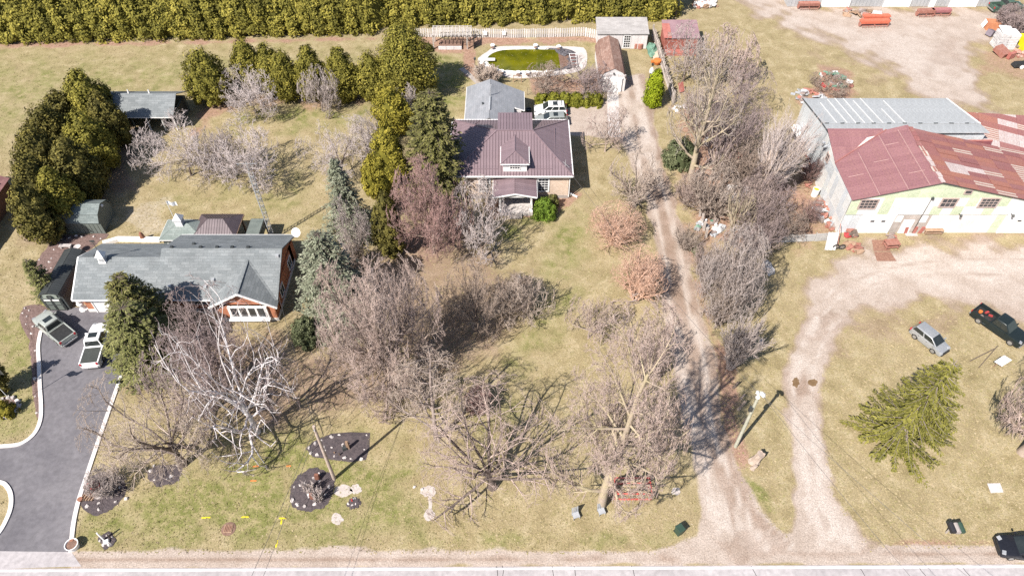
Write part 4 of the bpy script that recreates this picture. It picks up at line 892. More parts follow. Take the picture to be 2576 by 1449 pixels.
# ---- hut with cupola, gazebo, louvred pergola behind the ranch
p0 = G(400, 605, 2.4); p1 = G(487, 605, 2.4); q0 = G(414, 554, 2.4)
X0, X1, Y0, Y1 = p0.x, p1.x + 1.2, p0.y, q0.y
H4 = thing('garden_hut', 'small hut with green grey shingle roof and white cupola behind the ranch', 'shed', ((X0 + X1) / 2, (Y0 + Y1) / 2, 0))
MB().box(((X0 + X1) / 2, (Y0 + Y1) / 2, 1.2), (X1 - X0 - .5, Y1 - Y0 - .5, 2.4)).build('wall', M_GREENW, H4)
xm0, xm1, ym4 = X0 + 2.0, X1 - 2.0, (Y0 + Y1) / 2; zt = 3.5
for q in ([(X0, Y0, 2.4), (X1, Y0, 2.4), (xm1, ym4, zt), (xm0, ym4, zt)], [(X1, Y0, 2.4), (X1, Y1, 2.4), (xm1, ym4, zt)], [(X1, Y1, 2.4), (X0, Y1, 2.4), (xm0, ym4, zt), (xm1, ym4, zt)], [(X0, Y1, 2.4), (X0, Y0, 2.4), (xm0, ym4, zt)]): slab('roof', q, M_GRNSH, H4, .07)
gutter(H4, [(X0, Y1, 2.4), (X0, Y0, 2.4), (X1, Y0, 2.4), (X1, Y1, 2.4), (X0, Y1, 2.4)])
flat_window(H4, (X0 + 1.3, Y0 + .24, 1.2), 1.2, .8, (0, -1, 0), 2, 1)
cx = (xm0 + xm1) / 2 - .3
cup = MB().box((cx, ym4, 3.75), (.8, .8, .9)).box((cx, ym4, 4.24), (1.0, 1.0, .1)).add([(cx - .5, ym4 - .5, 4.29), (cx + .5, ym4 - .5, 4.29), (cx + .5, ym4 + .5, 4.29), (cx - .5, ym4 + .5, 4.29), (cx, ym4, 5.0)], [(0, 1, 4), (1, 2, 4), (2, 3, 4), (3, 0, 4)]).build('cupola', M_WHITE, H4)
for k in range(4): MB().box((cx + .42, ym4, 3.55 + .14 * k), (.05, .5, .05)).build('louver', M_GALV, cup)
gz0 = G(483, 598, 2.7); gz1 = G(588, 596, 2.7); gb = G(604, 540, 2.7)
X0, X1, Y0, Y1 = gz0.x, gz1.x + .2, gz0.y, gb.y
H5 = thing('gazebo', 'square gazebo with dark plum ribbed metal hip roof behind the ranch', 'gazebo', ((X0 + X1) / 2, (Y0 + Y1) / 2, 0))
cx, cy = (X0 + X1) / 2, (Y0 + Y1) / 2; xm0, xm1 = cx - .9, cx + .9; zt = 3.75
for k, q in enumerate(([(X0, Y0, 2.7), (X1, Y0, 2.7), (xm1, cy, zt), (xm0, cy, zt)], [(X1, Y0, 2.7), (X1, Y1, 2.7), (xm1, cy, zt)], [(X1, Y1, 2.7), (X0, Y1, 2.7), (xm0, cy, zt), (xm1, cy, zt)], [(X0, Y1, 2.7), (X0, Y0, 2.7), (xm0, cy, zt)])):
    slab('roof', q, M_CHAR, H5, .03); tiles('roof_panel', q, M_PLUMG, H5, .30, 30, .03, .03, .032, seed=50 + k, rib=.03)
gutter(H5, [(X0, Y1, 2.68), (X0, Y0, 2.68), (X1, Y0, 2.68), (X1, Y1, 2.68), (X0, Y1, 2.68)], M_WOODB, .14, 'beam')
for x in (X0 + .3, X1 - .3):
    for y in (Y0 + .3, Y1 - .3): MB().box((x, y, 1.33), (.18, .18, 2.66)).build('post', M_WOODB, H5)
l0 = G(617, 596, 2.3); l1 = G(664, 552, 2.3)
X0, X1, Y0, Y1 = l0.x, l1.x, l0.y, l1.y
H6 = thing('louvred_pergola', 'small dark pergola with slatted green grey top beside the lattice mast', 'pergola', ((X0 + X1) / 2, (Y0 + Y1) / 2, 0))
for x in (X0, X1):
    for y in (Y0 + .1, Y1 - .1): MB().box((x, y, 1.15), (.12, .12, 2.3)).build('post', M_CHAR, H6)
gutter(H6, [(X0, Y0, 2.3), (X1, Y0, 2.3), (X1, Y1, 2.3), (X0, Y1, 2.3), (X0, Y0, 2.3)], M_CHAR, .12, 'frame')
k = 9
for i in range(k): MB().box(((X0 + X1) / 2, Y0 + (Y1 - Y0) * (i + .5) / k, 2.37), (X1 - X0, (Y1 - Y0) / k * .86, .05), rx=.12).build('slat', M_GREENW, H6)
MB().box(((X0 + X1) / 2, Y1 - 1.6, .5), (1.8, .8, .9)).build('bench', M_CHAR, H6)
# lattice mast
mp = G(686, 602); Hm = HT(mp, 436)
T = thing('lattice_mast', 'thin grey triangular lattice antenna mast behind the ranch', 'antenna mast', mp)
mb = MB(); cr = [(mp.x + .3 * math.cos(a), mp.y + .3 * math.sin(a)) for a in (.5, 2.6, 4.7)]
for x, y in cr: mb.tube([(x, y, 0), (x, y, Hm)], .035, 5)
mb.build('leg', M_GALV, T); mb = MB(); nb = int(Hm / .5)
for i in range(nb):
    for k in range(3):
        a, b = cr[k], cr[(k + 1) % 3]; mb.bar((*a, i * Hm / nb), (*b, (i + (i % 2)) * Hm / nb), .03); mb.bar((*a, (i + 1) * Hm / nb), (*b, (i + .5) * Hm / nb), .03)
mb.build('lattice', M_GALV, T)
MB().tube([(mp.x, mp.y, Hm), (mp.x, mp.y, Hm + 1.6)], .03, 5).bar((mp.x - 1.1, mp.y, Hm + 1.3), (mp.x + 1.1, mp.y, Hm + 1.3), .03).bar((mp.x - .8, mp.y + .2, Hm + 1.1), (mp.x - .8, mp.y - .6, Hm + 1.5), .03).bar((mp.x + .6, mp.y + .3, Hm + 1.1), (mp.x + .6, mp.y - .5, Hm + 1.5), .03).build('antenna', M_GALV, T)

# ---- gambrel sheds on the left
def gambrel(name, label, x0, x1, y0, y1, prof, roofm, wallm, along='x', panel=None, cat='shed', wallh=None):
    """prof: half profile (offset from the middle as share of half width, height) eave -> ridge"""
    cx, cy = (x0 + x1) / 2, (y0 + y1) / 2; t = thing(name, label, cat, (cx, cy, 0)); hw = ((y1 - y0) if along == 'x' else (x1 - x0)) / 2
    L = (x1 - x0) if along == 'x' else (y1 - y0)
    def P(s, o, z):            # s along, o across
        return (cx + s, cy + o, z) if along == 'x' else (cx - o, cy + s, z)
    full = [(-o, z) for o, z in prof] + [(o, z) for o, z in reversed(prof[:-1])]
    mb = MB(); ring = [(-.94, 0)] + [(o * .94, z - .06) for o, z in full] + [(.94, 0)]
    n = len(ring); A = [P(-L / 2 + .1, o * hw, z) for o, z in ring]; B = [P(L / 2 - .1, o * hw, z) for o, z in ring]
    mb.add(A + B, [tuple(range(n)), tuple(range(2 * n - 1, n - 1, -1))] + [(i, i + n, (i + 1) % n + n, (i + 1) % n) for i in range(n)])
    mb.build('wall', wallm, t)
    for (o0, z0), (o1, z1) in zip(full[:-1], full[1:]):
        q = [P(-L / 2, o0 * hw, z0), P(L / 2, o0 * hw, z0), P(L / 2, o1 * hw, z1), P(-L / 2, o1 * hw, z1)]
        if z1 < z0: q = [q[2], q[3], q[0], q[1]]
        o = slab('roof', q, roofm, t, .05, 0 if not panel else -.02)
        if panel: tiles('roof_panel', q, panel, o if False else t, .3, 20, .03, .025, .035, seed=int(abs(x0) * 7 + o0 * 10), rib=.03)
    return t
S1 = gambrel('garden_shed', 'dark green grey gambrel shed with shingle roof beside the mulched rock garden', -53.9, -48.2, 61.6, 65.2, [(1.02, 1.75), (.72, 2.6), (0, 3.15)], M_DKSH, M_GREENW, 'x')
for i in range(12): MB().box((-53.5 + i * .47, 61.68, .85), (.4, .05, 1.6)).build('board', M_GREENW, S1)
MB().blob((-48.25, 63.6, 2.7), .16, 2, flat=False).build('gable_lamp', M_WHITE, S1)
S2 = gambrel('storage_shed', 'long black metal roofed storage shed with carriage doors by the asphalt', -50.15, -47.5, 49.9, 56.6, [(1.0, 1.95), (.74, 2.4), (0, 2.75)], M_CHAR, M_CHARW, 'y', M_CHAR)
M_SAGE = pm('sage_panel', (.22, .25, .22), (.27, .30, .265), 2, .7)
fr = MB().box((-48.83, 49.93, .95), (1.9, .08, 1.9)); df = fr.build('door', M_SAGE, S2)
for s in (-1, 1):
    for a in ((s * .9, .95, .1, 1.9), (s * .04, .95, .07, 1.9)): MB().box((-48.83 + a[0], 49.87, a[1]), (a[2], .05, a[3])).build('trim', M_CHAR, df)
    MB().box((-48.83 + s * .46, 49.86, .5), (.62, .05, .6)).box((-48.83 + s * .46, 49.86, 1.2), (.62, .05, .42)).build('door_panel', M_GREENW, df)
    MB().box((-48.83 + s * .46, 49.85, 1.68), (.7, .05, .2)).build('pane', M_WHITE, df)
for z in (.08, .87, 1.5, 1.86): MB().box((-48.83, 49.855, z), (1.9, .05, .08)).build('trim', M_CHAR, df)
gv = MB().lathe((0, 0, 0), [(.26, 0), (.26, .05), (.18, .06), (.18, .03)], 14).build('gable_vent', M_CHAR, S2, world=False)
gv.location = (0, -3.43, 2.25); gv.rotation_euler = (math.pi / 2, 0, 0)
MB().box((-48.83, 49.96, 2.2), (1.5, .04, .5)).build('gable_panel', M_SAGE, S2)
# ---- long open fronted shed top left
H7 = thing('long_shed', 'long grey shingled open fronted shed among the left cedars', 'shed', (-50, 84, 0))
mb = MB(); mb.box((-50.7, 86.6, 1.2), (10.4, .2, 2.4)); mb.box((-45.7, 84.6, 1.2), (.2, 4.2, 2.4)); mb.box((-54.6, 81.95, 1.2), (2.2, .15, 2.4)); mb.box((-55.8, 84.2, 1.2), (.2, 4.6, 2.4)); mb.build('wall', M_GREENW, H7)
slab('roof', [(-56.2, 81.4, 2.45), (-45.4, 81.4, 2.45), (-45.4, 84.4, 4.1), (-56.2, 84.4, 4.1)], M_GREYSH, H7, .1); slab('roof', [(-45.4, 87.4, 2.45), (-56.2, 87.4, 2.45), (-56.2, 84.4, 4.1), (-45.4, 84.4, 4.1)], M_GREYSH, H7, .1)
gutter(H7, [(-56.2, 81.38, 2.45), (-45.4, 81.38, 2.45)])
for x in (-53.4, -51.4, -49.4, -47.4, -45.8): MB().box((x, 81.9, 1.2), (.14, .14, 2.4)).build('post', M_WHITE if x > -50 else M_GREENW, H7)
for k in range(9): MB().box((-45.55, 83.6 + .3 * k, 1.5), (.05, .24, 1.9)).build('slat', M_CHAR, H7)
for x in (-51.8, -49.0): MB().lathe((x, 84.5, 4.2), [(.14, 0), (.1, .4), (.02, .6)], 8).build('roof_vent', M_WHITE, H7)
# ---- red roofed neighbour at the left edge
H8 = thing('neighbour_house', 'red shingled house cut off by the left edge of the photo', 'house', (-66, 56, 0))
n0 = G(38, 590, 2.5); n1 = G(0, 690, 2.5); n2 = G(22, 478, 2.5)
MB().box((-67.8, 59.5, 1.25), (12.4, 17.5, 2.5)).build('wall', M_BRICKB, H8)
slab('roof', [(-61.2, 50.5, 2.6), (-61.2, 58.4, 2.6), (-68, 58.4, 5.2), (-68, 50.5, 5.2)], M_REDSH, H8, .1); slab('roof', [(-61.4, 62.6, 2.6), (-61.4, 68.6, 2.6), (-68, 68.6, 5.2), (-68, 62.6, 5.2)], M_REDSH, H8, .1)
slab('roof', [(-60.9, 58.5, 2.5), (-60.9, 62.5, 2.5), (-68, 62.5, 3.2), (-68, 58.5, 3.2)], M_CONC, H8, .1)
slab('roof', [(-75, 50.5, 2.6), (-68, 50.5, 5.2), (-68, 68.6, 5.2), (-75, 68.6, 2.6)], M_REDSH, H8, .1)
gutter(H8, [(-61.15, 50.5, 2.65), (-61.15, 58.4, 2.65)]); MB().box((-63.2, 62.0, 3.2), (.7, .6, .6)).build('chimney', M_CONC2, H8); MB().tube([(-62.5, 66.6, 3.2), (-62.5, 66.6, 3.9)], .12, 8).build('vent_pipe', M_WHITE, H8)
# ---- small gambrel garage with rusty roof, white shed, red shed
S3 = gambrel('gambrel_garage', 'white gambrel garage with rusty shingle roof and white door by the pool', 12.6, 16.45, 91.2, 100.3, [(1.0, 2.0), (.74, 3.05), (0, 3.75)], M_RUSTSH, M_SIDING, 'y')
garage_door(S3, 13.3, 15.75, 91.2, 0, 2.15, rows=4)
MB().blob((14.52, 91.15, 3.0), .16, 1, flat=False).build('gable_lamp', M_CHAR, S3)
for k in range(7): MB().box((12.9 + .53 * k, 91.28, 2.62), (.46, .05, .6 if 1 < k < 5 else .3)).build('board', M_SIDING, S3)
a0 = G(1502, 88, 2.5); a1 = G(1634, 90, 2.5)
H9 = thing('white_shed', 'white board shed with pale grey low roof behind the gambrel garage', 'shed', (17, 101.5, 0))
X0, X1 = a0.x, a1.x; Y0 = a0.y
MB().box(((X0 + X1) / 2, Y0 + 2.0, 1.25), (X1 - X0 - .5, 3.6, 2.5)).build('wall', M_SIDING, H9)
M_PGREY = shingle_mat('pale_grey_roofing', (.33, .31, .30), (.40, .38, .37), (.27, .26, .25), .9, .3)
slab('roof', [(X0, Y0, 2.5), (X1, Y0, 2.5), (X1, Y0 + 3.9, 3.2), (X0, Y0 + 3.9, 3.2)], M_PGREY, H9, .1)
dx = G(1578, 110, 1.2).x; fr = flat_window(H9, (dx, Y0 + .19, 1.25), .95, 1.95, (0, -1, 0), 3, 5, name='door'); fr['label'] = 'white door glazed with small panes'
for k in range(16):
    x = X0 + .4 + k * (X1 - X0 - .8) / 15
    if abs(x - dx) > .75: MB().box((x, Y0 + .17, 1.2), ((X1 - X0) / 17, .05, 2.35)).build('board', M_SIDING, H9)
r0 = G(1672, 98, 2.3); X0 = r0.x; X1 = G(1762, 98, 2.3).x; Y0 = r0.y
H10 = thing('red_shed', 'small red board shed with mauve metal roof behind the bare trees', 'shed', ((X0 + X1) / 2, Y0 + 2, 0))
MB().box(((X0 + X1) / 2, Y0 + 2.1, 1.1), (X1 - X0 - .4, 3.8, 2.2)).build('wall', M_REDW, H10)
for k in range(12): MB().box((X0 + .4 + k * (X1 - X0 - .7) / 12, Y0 + .18, 1.1), ((X1 - X0) / 14, .05, 2.1)).build('board', M_REDW, H10)
slab('roof', [(X0, Y0, 2.3), (X1, Y0, 2.3), (X1, Y0 + 4.3, 3.0), (X0, Y0 + 4.3, 3.0)], M_MAUVE, H10, .08); slab('roof', [(X0 - .1, Y0 - .05, 2.3), (X0 + 1.1, Y0 - .05, 2.3), (X0 + 1.1, Y0 + 3.4, 2.86), (X0 - .1, Y0 + 3.4, 2.86)], M_REDM, H10, .03, .085).__setitem__('label', 'red patch of roofing')
MB().box(((X0 + X1) / 2, Y0 - .5, .25), (X1 - X0 - .6, 1.1, .5)).build('bench', M_REDM, H10)
# ---- long white building at the top right
H11 = thing('machine_shed', 'long pale ribbed steel shed with white garage doors at the top edge', 'shed', (64, 121, 0))
yb0 = 116.3; MB().box((64.2, yb0 + 6, 2.2), (35.6, 11.8, 4.4)).build('wall', M_GALV, H11)
drs = [(2063, 2133), (2219, 2284), (2384, 2451)]; X = lambda d: G(d, 16).x
k = 0
for i in range(int(35.6 / .6)):
    x = 46.4 + .6 * (i + .5); 
    if not any(X(a) - .25 < x < X(b) + .25 for a, b in drs): MB().box((x, yb0 + .07, 2.2), (.54, .05, 4.3)).build('wall_sheet', M_GALV, H11)
for a, b in drs: garage_door(H11, X(a), X(b), yb0 + .02, 0, 3.4)
MB().box((X(2340), yb0 + .02, 1.05), (.95, .1, 2.1)).build('door', M_WHITE, H11)
slab('roof', [(46, yb0 - .5, 4.4), (82.4, yb0 - .5, 4.4), (82.4, yb0 + 6, 6.2), (46, yb0 + 6, 6.2)], M_GALV, H11, .06); slab('roof', [(82.4, yb0 + 12.5, 4.4), (46, yb0 + 12.5, 4.4), (46, yb0 + 6, 6.2), (82.4, yb0 + 6, 6.2)], M_GALV, H11, .06)
# ------------------------------------------------------------------ the big barn with its rusty sheet roof
def rust_mat(name, stops, white=.0, striped=False):
    n = N(name); oc = coord(n); oi = n.n('ShaderNodeObjectInfo').outputs['Random']
    base = n.ramp(oi, stops)
    st = n.n('ShaderNodeMapping'); st.inputs['Scale'].default_value = (.35, 3.2, 1); n.l(oc, st.inputs['Vector'])
    streak = n.noise(1.4, 4, .65, st.outputs[0])
    col = n.mix(n.ramp(streak, [(.45, 0), (.75, .6)]), base, (.30, .16, .13))
    col = n.mix(n.ramp(n.noise(.8, 5, .7, oc), [(.62, 0), (.76, white)]), col, (.55, .47, .45))
    if striped:
        ws = n.n('ShaderNodeTexWave', bands_direction='X'); ws.inputs['Scale'].default_value = .72; ws.inputs['Distortion'].default_value = .6; n.l(oc, ws.inputs['Vector']); col = n.mix(n.ramp(ws.outputs['Fac'], [(.45, 0), (.6, .85)]), col, (.56, .49, .42))
    col = n.mix(1, col, n.ramp(n.noise(6, 3, .7, oc), [(.3, .78), (.7, 1.2)]), 'MULTIPLY')
    w = n.n('ShaderNodeTexWave', bands_direction='X'); w.inputs['Scale'].default_value = 3.3; n.l(oc, w.inputs['Vector']); n.bump(w.outputs['Fac'], .45, .03)
    m = n.done(col, .65, .05, .35); MATS[name] = m; return m
M_RUSTL = rust_mat('rust_sheet_dull', [(0, (.235, .110, .122)), (.5, (.255, .122, .132)), (1, (.28, .138, .147))], .12)
M_RUSTR = rust_mat('rust_sheet_bright', [(0, (.25, .098, .098)), (.35, (.31, .125, .115)), (.6, (.36, .15, .105)), (.8, (.27, .11, .108)), (1, (.32, .145, .135))], .5)
M_STRIPE = rust_mat('rust_sheet_pale', [(0, (.33, .15, .125)), (1, (.38, .19, .16))], .9, True)
M_STRIPE0 = pm('pale_lap', (.50, .36, .33), (.42, .26, .24), 3, .7); M_WORN = rust_mat('worn_white_sheet', [(0, (.50, .42, .40)), (1, (.58, .50, .48))], .9)
M_SHEETW = pm('white_sheet', (.74, .74, .73), (.62, .62, .61), .7, .6, .05, .4, rand=.06, wave=('X', 2.5, .3))
M_SHEETG = pm('pale_green_sheet', (.50, .57, .40), (.60, .65, .50), .7, .6, .05, .4, rand=.07, wave=('X', 2.5, .3))
M_SHEETB = pm('pale_blue_sheet', (.56, .59, .62), (.64, .67, .69), .6, .55, .1, .4, rand=.07, wave=('X', 2.5, .3))
M_BLOCK = pm('whitewashed_block', (.78, .73, .69), (.68, .61, .56), .9, .85)
BN = thing('barn', 'large green and white sheet metal barn under a patchy rusty roof', 'barn', (48, 67, 0))
bx0, bx1, px_, pz, ezl = 38.55, 64.5, 47.6, 7.8, 5.3; kr = .235; ezr = pz - kr * (bx1 - px_)
y0b, y1b = 61.8, 71.7
mb = MB(); mb.add([(bx0 + .1, y0b + .1, 0), (bx1, y0b + .1, 0), (bx1, y0b + .1, ezr - .1), (px_, y0b + .1, pz - .1), (bx0 + .1, y0b + .1, ezl - .1)] + [(bx0 + .1, y1b, 0), (bx1, y1b, 0), (bx1, y1b, ezr - .1), (px_, y1b, pz - .1), (bx0 + .1, y1b, ezl - .1)],
    [(0, 1, 2, 3, 4), (9, 8, 7, 6, 5), (0, 5, 6, 1), (1, 6, 7, 2), (2, 7, 8, 3), (3, 8, 9, 4), (4, 9, 5, 0)]); mb.build('wall', M_BLOCK, BN)
# front cladding above the block storey
def fpick(i, j, nx, ny, rd):
    x = bx0 + (i + .5) * 1.2; z = 2.95 + (j + .5) * 1.3
    if z > 5.0 or x < 39.4 or 41.6 < x < 42.9: return M_SHEETG
    if x < 47.3: return M_SHEETW
    if x < 56.4: return M_SHEETG if (i * 7 + j * 3) % 5 < 2 else M_SHEETW
    return M_SHEETW
tiles('wall_sheet', [(bx0, y0b, 2.95), (bx1, y0b, 2.95), (bx1, y0b, ezr), (px_, y0b, pz), (bx0, y0b, ezl)], M_SHEETG, BN, 1.2, 1.3, .02, .03, .02, seed=3, pick=fpick, jitter=.01)
# ground storey
lower = [(bx0, 40.5, M_SHEETB, 1.0), (44.55, 48.7, M_WOOD, .8), (48.7, 56.3, M_BLOCK, 7.6), (56.3, 57.35, M_SHEETG, 1.05)]
for x0_, x1_, m_, st_ in lower:
    k = max(1, round((x1_ - x0_) / st_))
    for i in range(k): MB().box((x0_ + (x1_ - x0_) * (i + .5) / k, y0b + .06, 1.47), ((x1_ - x0_) / k - .02, .06, 2.94)).build('wall_sheet', m_, BN)
garage_door(BN, 40.7, 44.45, y0b + .03, 0, 2.85, rows=4, wins=2); garage_door(BN, 57.5, 62.2, y0b + .03, 0, 2.95, rows=4, wins=2)
MB().box((46.35, y0b - .0, 1.05), (1.25, .1, 2.1)).build('door', M_WHITE, BN)
MB().box((45.05, y0b, 2.25), (.75, .08, .9)).build('boarded_window', M_WHITE, BN); MB().box((47.9, y0b, 2.2), (.8, .08, 1.0)).build('boarded_window', M_WHITE, BN)
M_RAWW = pm('raw_timber_trim', (.38, .29, .26), (.46, .37, .34), 3, .85)
for x_, z_, w_, h_, c_, r_ in ((40.55, 4.65, 1.8, 1.2, 4, 3), (49.6, 4.85, 1.6, 1.15, 3, 2), (54.2, 4.85, 1.9, 1.2, 4, 3)): flat_window(BN, (x_, y0b - .10, z_), w_, h_, (0, -1, 0), c_, r_, M_RAWW, fw=.14)
flat_window(BN, (51.1, y0b - .10, 6.45), .7, .45, (0, -1, 0), 1, 1, M_RAWW)
MB().bar((47.45, y0b - .06, 0), (47.45, y0b - .06, 5.6), .06).blob((47.45, y0b - .2, 5.6), .2, 1, flat=False).build('power_inlet', M_CHAR, BN)
for x_ in (51.6, 57.6): MB().bar((x_, y0b, 3.1), (x_, y0b - .5, 3.3), .06).blob((x_, y0b - .55, 3.25), .16, 2, flat=False).build('yard_lamp', M_CHAR, BN)
gutter(BN, [(bx0, y0b - .2, ezl + .02), (px_, y0b - .2, pz + .02), (bx1, y0b - .2, ezr + .02)], M_CHAR, .1, 'verge')
# left wall sheets
def lpick(i, j, nx, ny, rd): return M_SHEETB if rd.random() < .35 else M_SHEETW
tiles('wall_sheet', [(bx0, 72.5, 0), (bx0, y0b, 0), (bx0, y0b, ezl), (bx0, 68.3, ezl), (bx0, 72.5, 6.4)], M_SHEETW, BN, .95, 1.6, .02, .03, .06, seed=8, pick=lpick, jitter=.015)
flat_window(BN, (bx0 - .16, 70.2, 4.6), .7, 1.0, (-1, 0, 0), 2, 2, M_RAWW)
MB().tube([(bx0 - .1, 71.2, 5.5), (bx0 - .7, 71.2, 5.5), (bx0 - .8, 71.2, 6.1)], .22, 8).build('vent_pipe', M_GALV, BN)
# roof: left slope with cut corner, valley piece, right slope
Yv = 73.6
L_ = [(bx0 - .1, y0b - .25, ezl - .02), (px_, y0b - .25, pz), (px_, y1b + .6, pz), (45.2, 72.2, pz - .28 * 2.4), (bx0 - .1, 68.2, ezl - .02)]
slab('roof', L_, M_PURPD, BN, .03)
tiles('roof_sheet', L_, M_RUSTL, BN, .86, 3.05, .012, .03, .035, seed=11, jitter=.012)
for f_, y1_ in ((.30, 69.6), (.62, 71.9), (.86, 72.2)):
    x_ = bx0 + (px_ - bx0) * f_; z_ = ezl + (pz - ezl) * f_ + .085; MB().bar((x_, y0b - .2, z_), (x_ - .02, y1_ - .4, z_), .045, .02).build('lap_seam', M_STRIPE0, BN)
for f_, y_ in ((.15, 65.4), (.5, 67.0), (.8, 64.1), (.7, 69.5)):
    x_ = bx0 + (px_ - bx0) * f_; MB().bar((x_ - .8, y_, ezl + (pz - ezl) * (f_ - .09) + .085), (x_ + .8, y_, ezl + (pz - ezl) * (f_ + .09) + .085), .05, .02).build('lap_seam', M_STRIPE0, BN)
gutter(BN, [(bx0 - .1, 68.2, ezl + .08), (45.2, 72.2, pz - .28 * 2.4 + .09)], M_RUSTR, .14, 'valley_flashing')
V_ = [(bx0 - .1, 68.2, ezl), (45.2, 72.2, 6.9), (45.6, 73.2, 7.0), (bx0 + .3, 73.2, 6.72)]
V_ = [(bx0 - .1, 68.2, ezl), (45.2, 72.25, ezl + .30 * 4.05), (45.2, 73.0, ezl + .30 * 4.8), (bx0 - .1, 73.0, ezl + .30 * 4.8)]
slab('roof', V_, M_PURPD, BN, .03); tiles('roof_sheet', V_, M_RUSTL, BN, .8, 2.4, .015, .03, .035, seed=12, jitter=.01)
bxr = 60.4
R_ = [(px_, y0b - .25, pz), (bx1, y0b - .25, ezr), (bx1, y1b, ezr), (px_, y1b, pz)]
slab('roof', R_, M_PURPD, BN, .03)
def rpick(i, j, nx, ny, rd):       # i along the ridge (y), j down the slope
    r = rd.random()
    if i <= 1 and r < .25: return M_STRIPE
    if j == ny - 2 and i in (3, 4) and r < .9: return M_WORN
    if j == ny - 3 and i == 4: return M_WORN
    if j <= 1 and r < .45: return M_STRIPE
    if r < .08: return M_STRIPE
    return M_RUSTR
tiles('roof_sheet', R_, M_RUSTR, BN, .86, 2.55, .02, .03, .035, seed=13, pick=rpick, jitter=.05)
rd = random.Random(5); mb = MB()
for i in range(11): MB().box((px_ + rd.uniform(-.12, .12), y0b + .3 + i * .93, pz + .10), (.5, .86, .05), ry=rd.uniform(-.12, .12), rz=rd.uniform(-.1, .1)).build('ridge_cap', M_WORN if i in (0, 1, 3, 4) else M_STRIPE if i < 7 else M_RUSTR, BN)
# dark red wall and rear lean-to
MB().box((54.2, 72.4, 4.5), (9.6, .2, 2.0)).build('rear_wall', M_REDM, BN)
for i in range(8): MB().box((50.0 + 1.2 * i, 72.26, 4.6), (1.1, .06, 1.7)).build('wall_sheet', pm('dark_red_sheet', (.22, .075, .085), (.27, .10, .11), 1, .7, rand=.1), BN)
LT = [(58.6, 79.5, 4.6), (58.6, 71.8, 4.4), (70.5, 71.8, 3.6), (70.5, 79.5, 3.8)]
def tpick(i, j, nx, ny, rd): return [M_STRIPE, M_RUSTR, M_RUSTR, M_WORN, M_RUSTR][rd.randrange(5)] if i > 0 else (M_WORN if j > ny - 3 else M_RUSTR)
slab('lean_to_roof', LT, M_PURPD, BN, .04); tiles('roof_sheet', LT, M_RUSTR, BN, 1.3, 2.4, .02, .03, .045, seed=14, pick=tpick, jitter=.03)
LT2 = [(64.4, y0b - .25, ezr - .15), (72, y0b - .25, 2.8), (72, 71.7, 2.8), (64.4, 71.7, ezr - .15)]
slab('lean_to_roof', LT2, M_PURPD, BN, .04); tiles('roof_sheet', LT2, M_STRIPE, BN, .86, 2.55, .02, .03, .045, seed=15, jitter=.03)
MB().box((68, 67, 1.4), (7.6, 9.4, 2.8)).box((64.5, 75.6, 1.75), (11.6, 7.4, 3.5)).build('lean_to_wall', M_SHEETW, BN)
# ---- grey steel building behind the barn
GB = thing('steel_building', 'grey sheet steel building with long pale roof behind the rusty barn', 'barn', (49, 78, 0))
gx0, gx1 = 39.1, 58.6
mb = MB(); mb.add([(gx0 + .1, 73.3, 0), (gx1 - .2, 73.3, 0), (gx1 - .2, 82.7, 0), (gx0 + .1, 82.7, 0), (gx0 + .1, 73.3, 5.6), (gx1 - .2, 73.3, 5.6), (gx1 - .2, 82.7, 4.0), (gx0 + .1, 82.7, 4.0)], [(3, 2, 1, 0), (4, 5, 6, 7), (0, 1, 5, 4), (1, 2, 6, 5), (2, 3, 7, 6), (3, 0, 4, 7)]); mb.build('wall', M_SHEETB, GB)
tiles('wall_sheet', [(gx0, 82.8, 0), (gx0, 73.3, 0), (gx0, 73.3, 6.0), (gx0, 82.8, 4.2)], M_SHEETB, GB, .98, 9, .015, .03, .06, seed=21)
ya, yb_, yc = 73.1, 75.4, 83.1
fr_ = [(gx0 - .2, ya, 6.1), (gx1, ya, 6.1), (gx1, yb_, 5.72), (gx0 - .2, yb_, 5.72)]; bk_ = [(gx0 - .2, yb_ + .02, 5.69), (gx1, yb_ + .02, 5.69), (gx1 - .5, yc, 4.25), (gx0 - .2, yc, 4.25)]
M_GROOF = pm('grey_steel_roof', (.345, .355, .36), (.385, .395, .40), .4, .6, .0, .3, rand=.02)
for q in (fr_, bk_): slab('roof', q, M_GROOF, GB, .04); tiles('roof_sheet', q, M_GROOF, GB, .92, 30, .010, .025, .045, seed=22)
gutter(GB, [(gx0 - .2, ya, 6.1), (gx1, ya, 6.1)], M_GALV, .12, 'flashing'); gutter(GB, [(gx0 - .25, ya, 6.12), (gx0 - .25, yb_, 5.82), (gx0 - .25, yc, 4.32)], M_CHAR, .09, 'verge'); gutter(GB, [(gx1 + .02, yb_, 5.82), (gx1 - .48, yc, 4.32)], M_TRIM, .1, 'verge')
for i, (a_, b_) in enumerate(((1.6, .2), (2.9, .05), (4.0, 0), (5.1, 0), (6.2, .1), (7.4, 0), (8.9, .45), (10.2, .1))): y0_ = yb_ + .2; y1_ = yb_ + .2 + (yc - yb_ - .3) * (1 - b_); MB().bar((gx0 + a_, y0_, 5.79), (gx0 + a_, y1_, 5.79 - (y1_ - y0_) * .187), .07, .05).build('seam', M_TRIM, GB)
rd = random.Random(9)
for i in range(30): MB().box((gx0 + .3 + i * .65, yb_, 5.86), (.5, .12, .05), rz=rd.uniform(-.1, .1)).build('ridge_flashing', M_GALV if i % 3 else M_CHAR, GB)
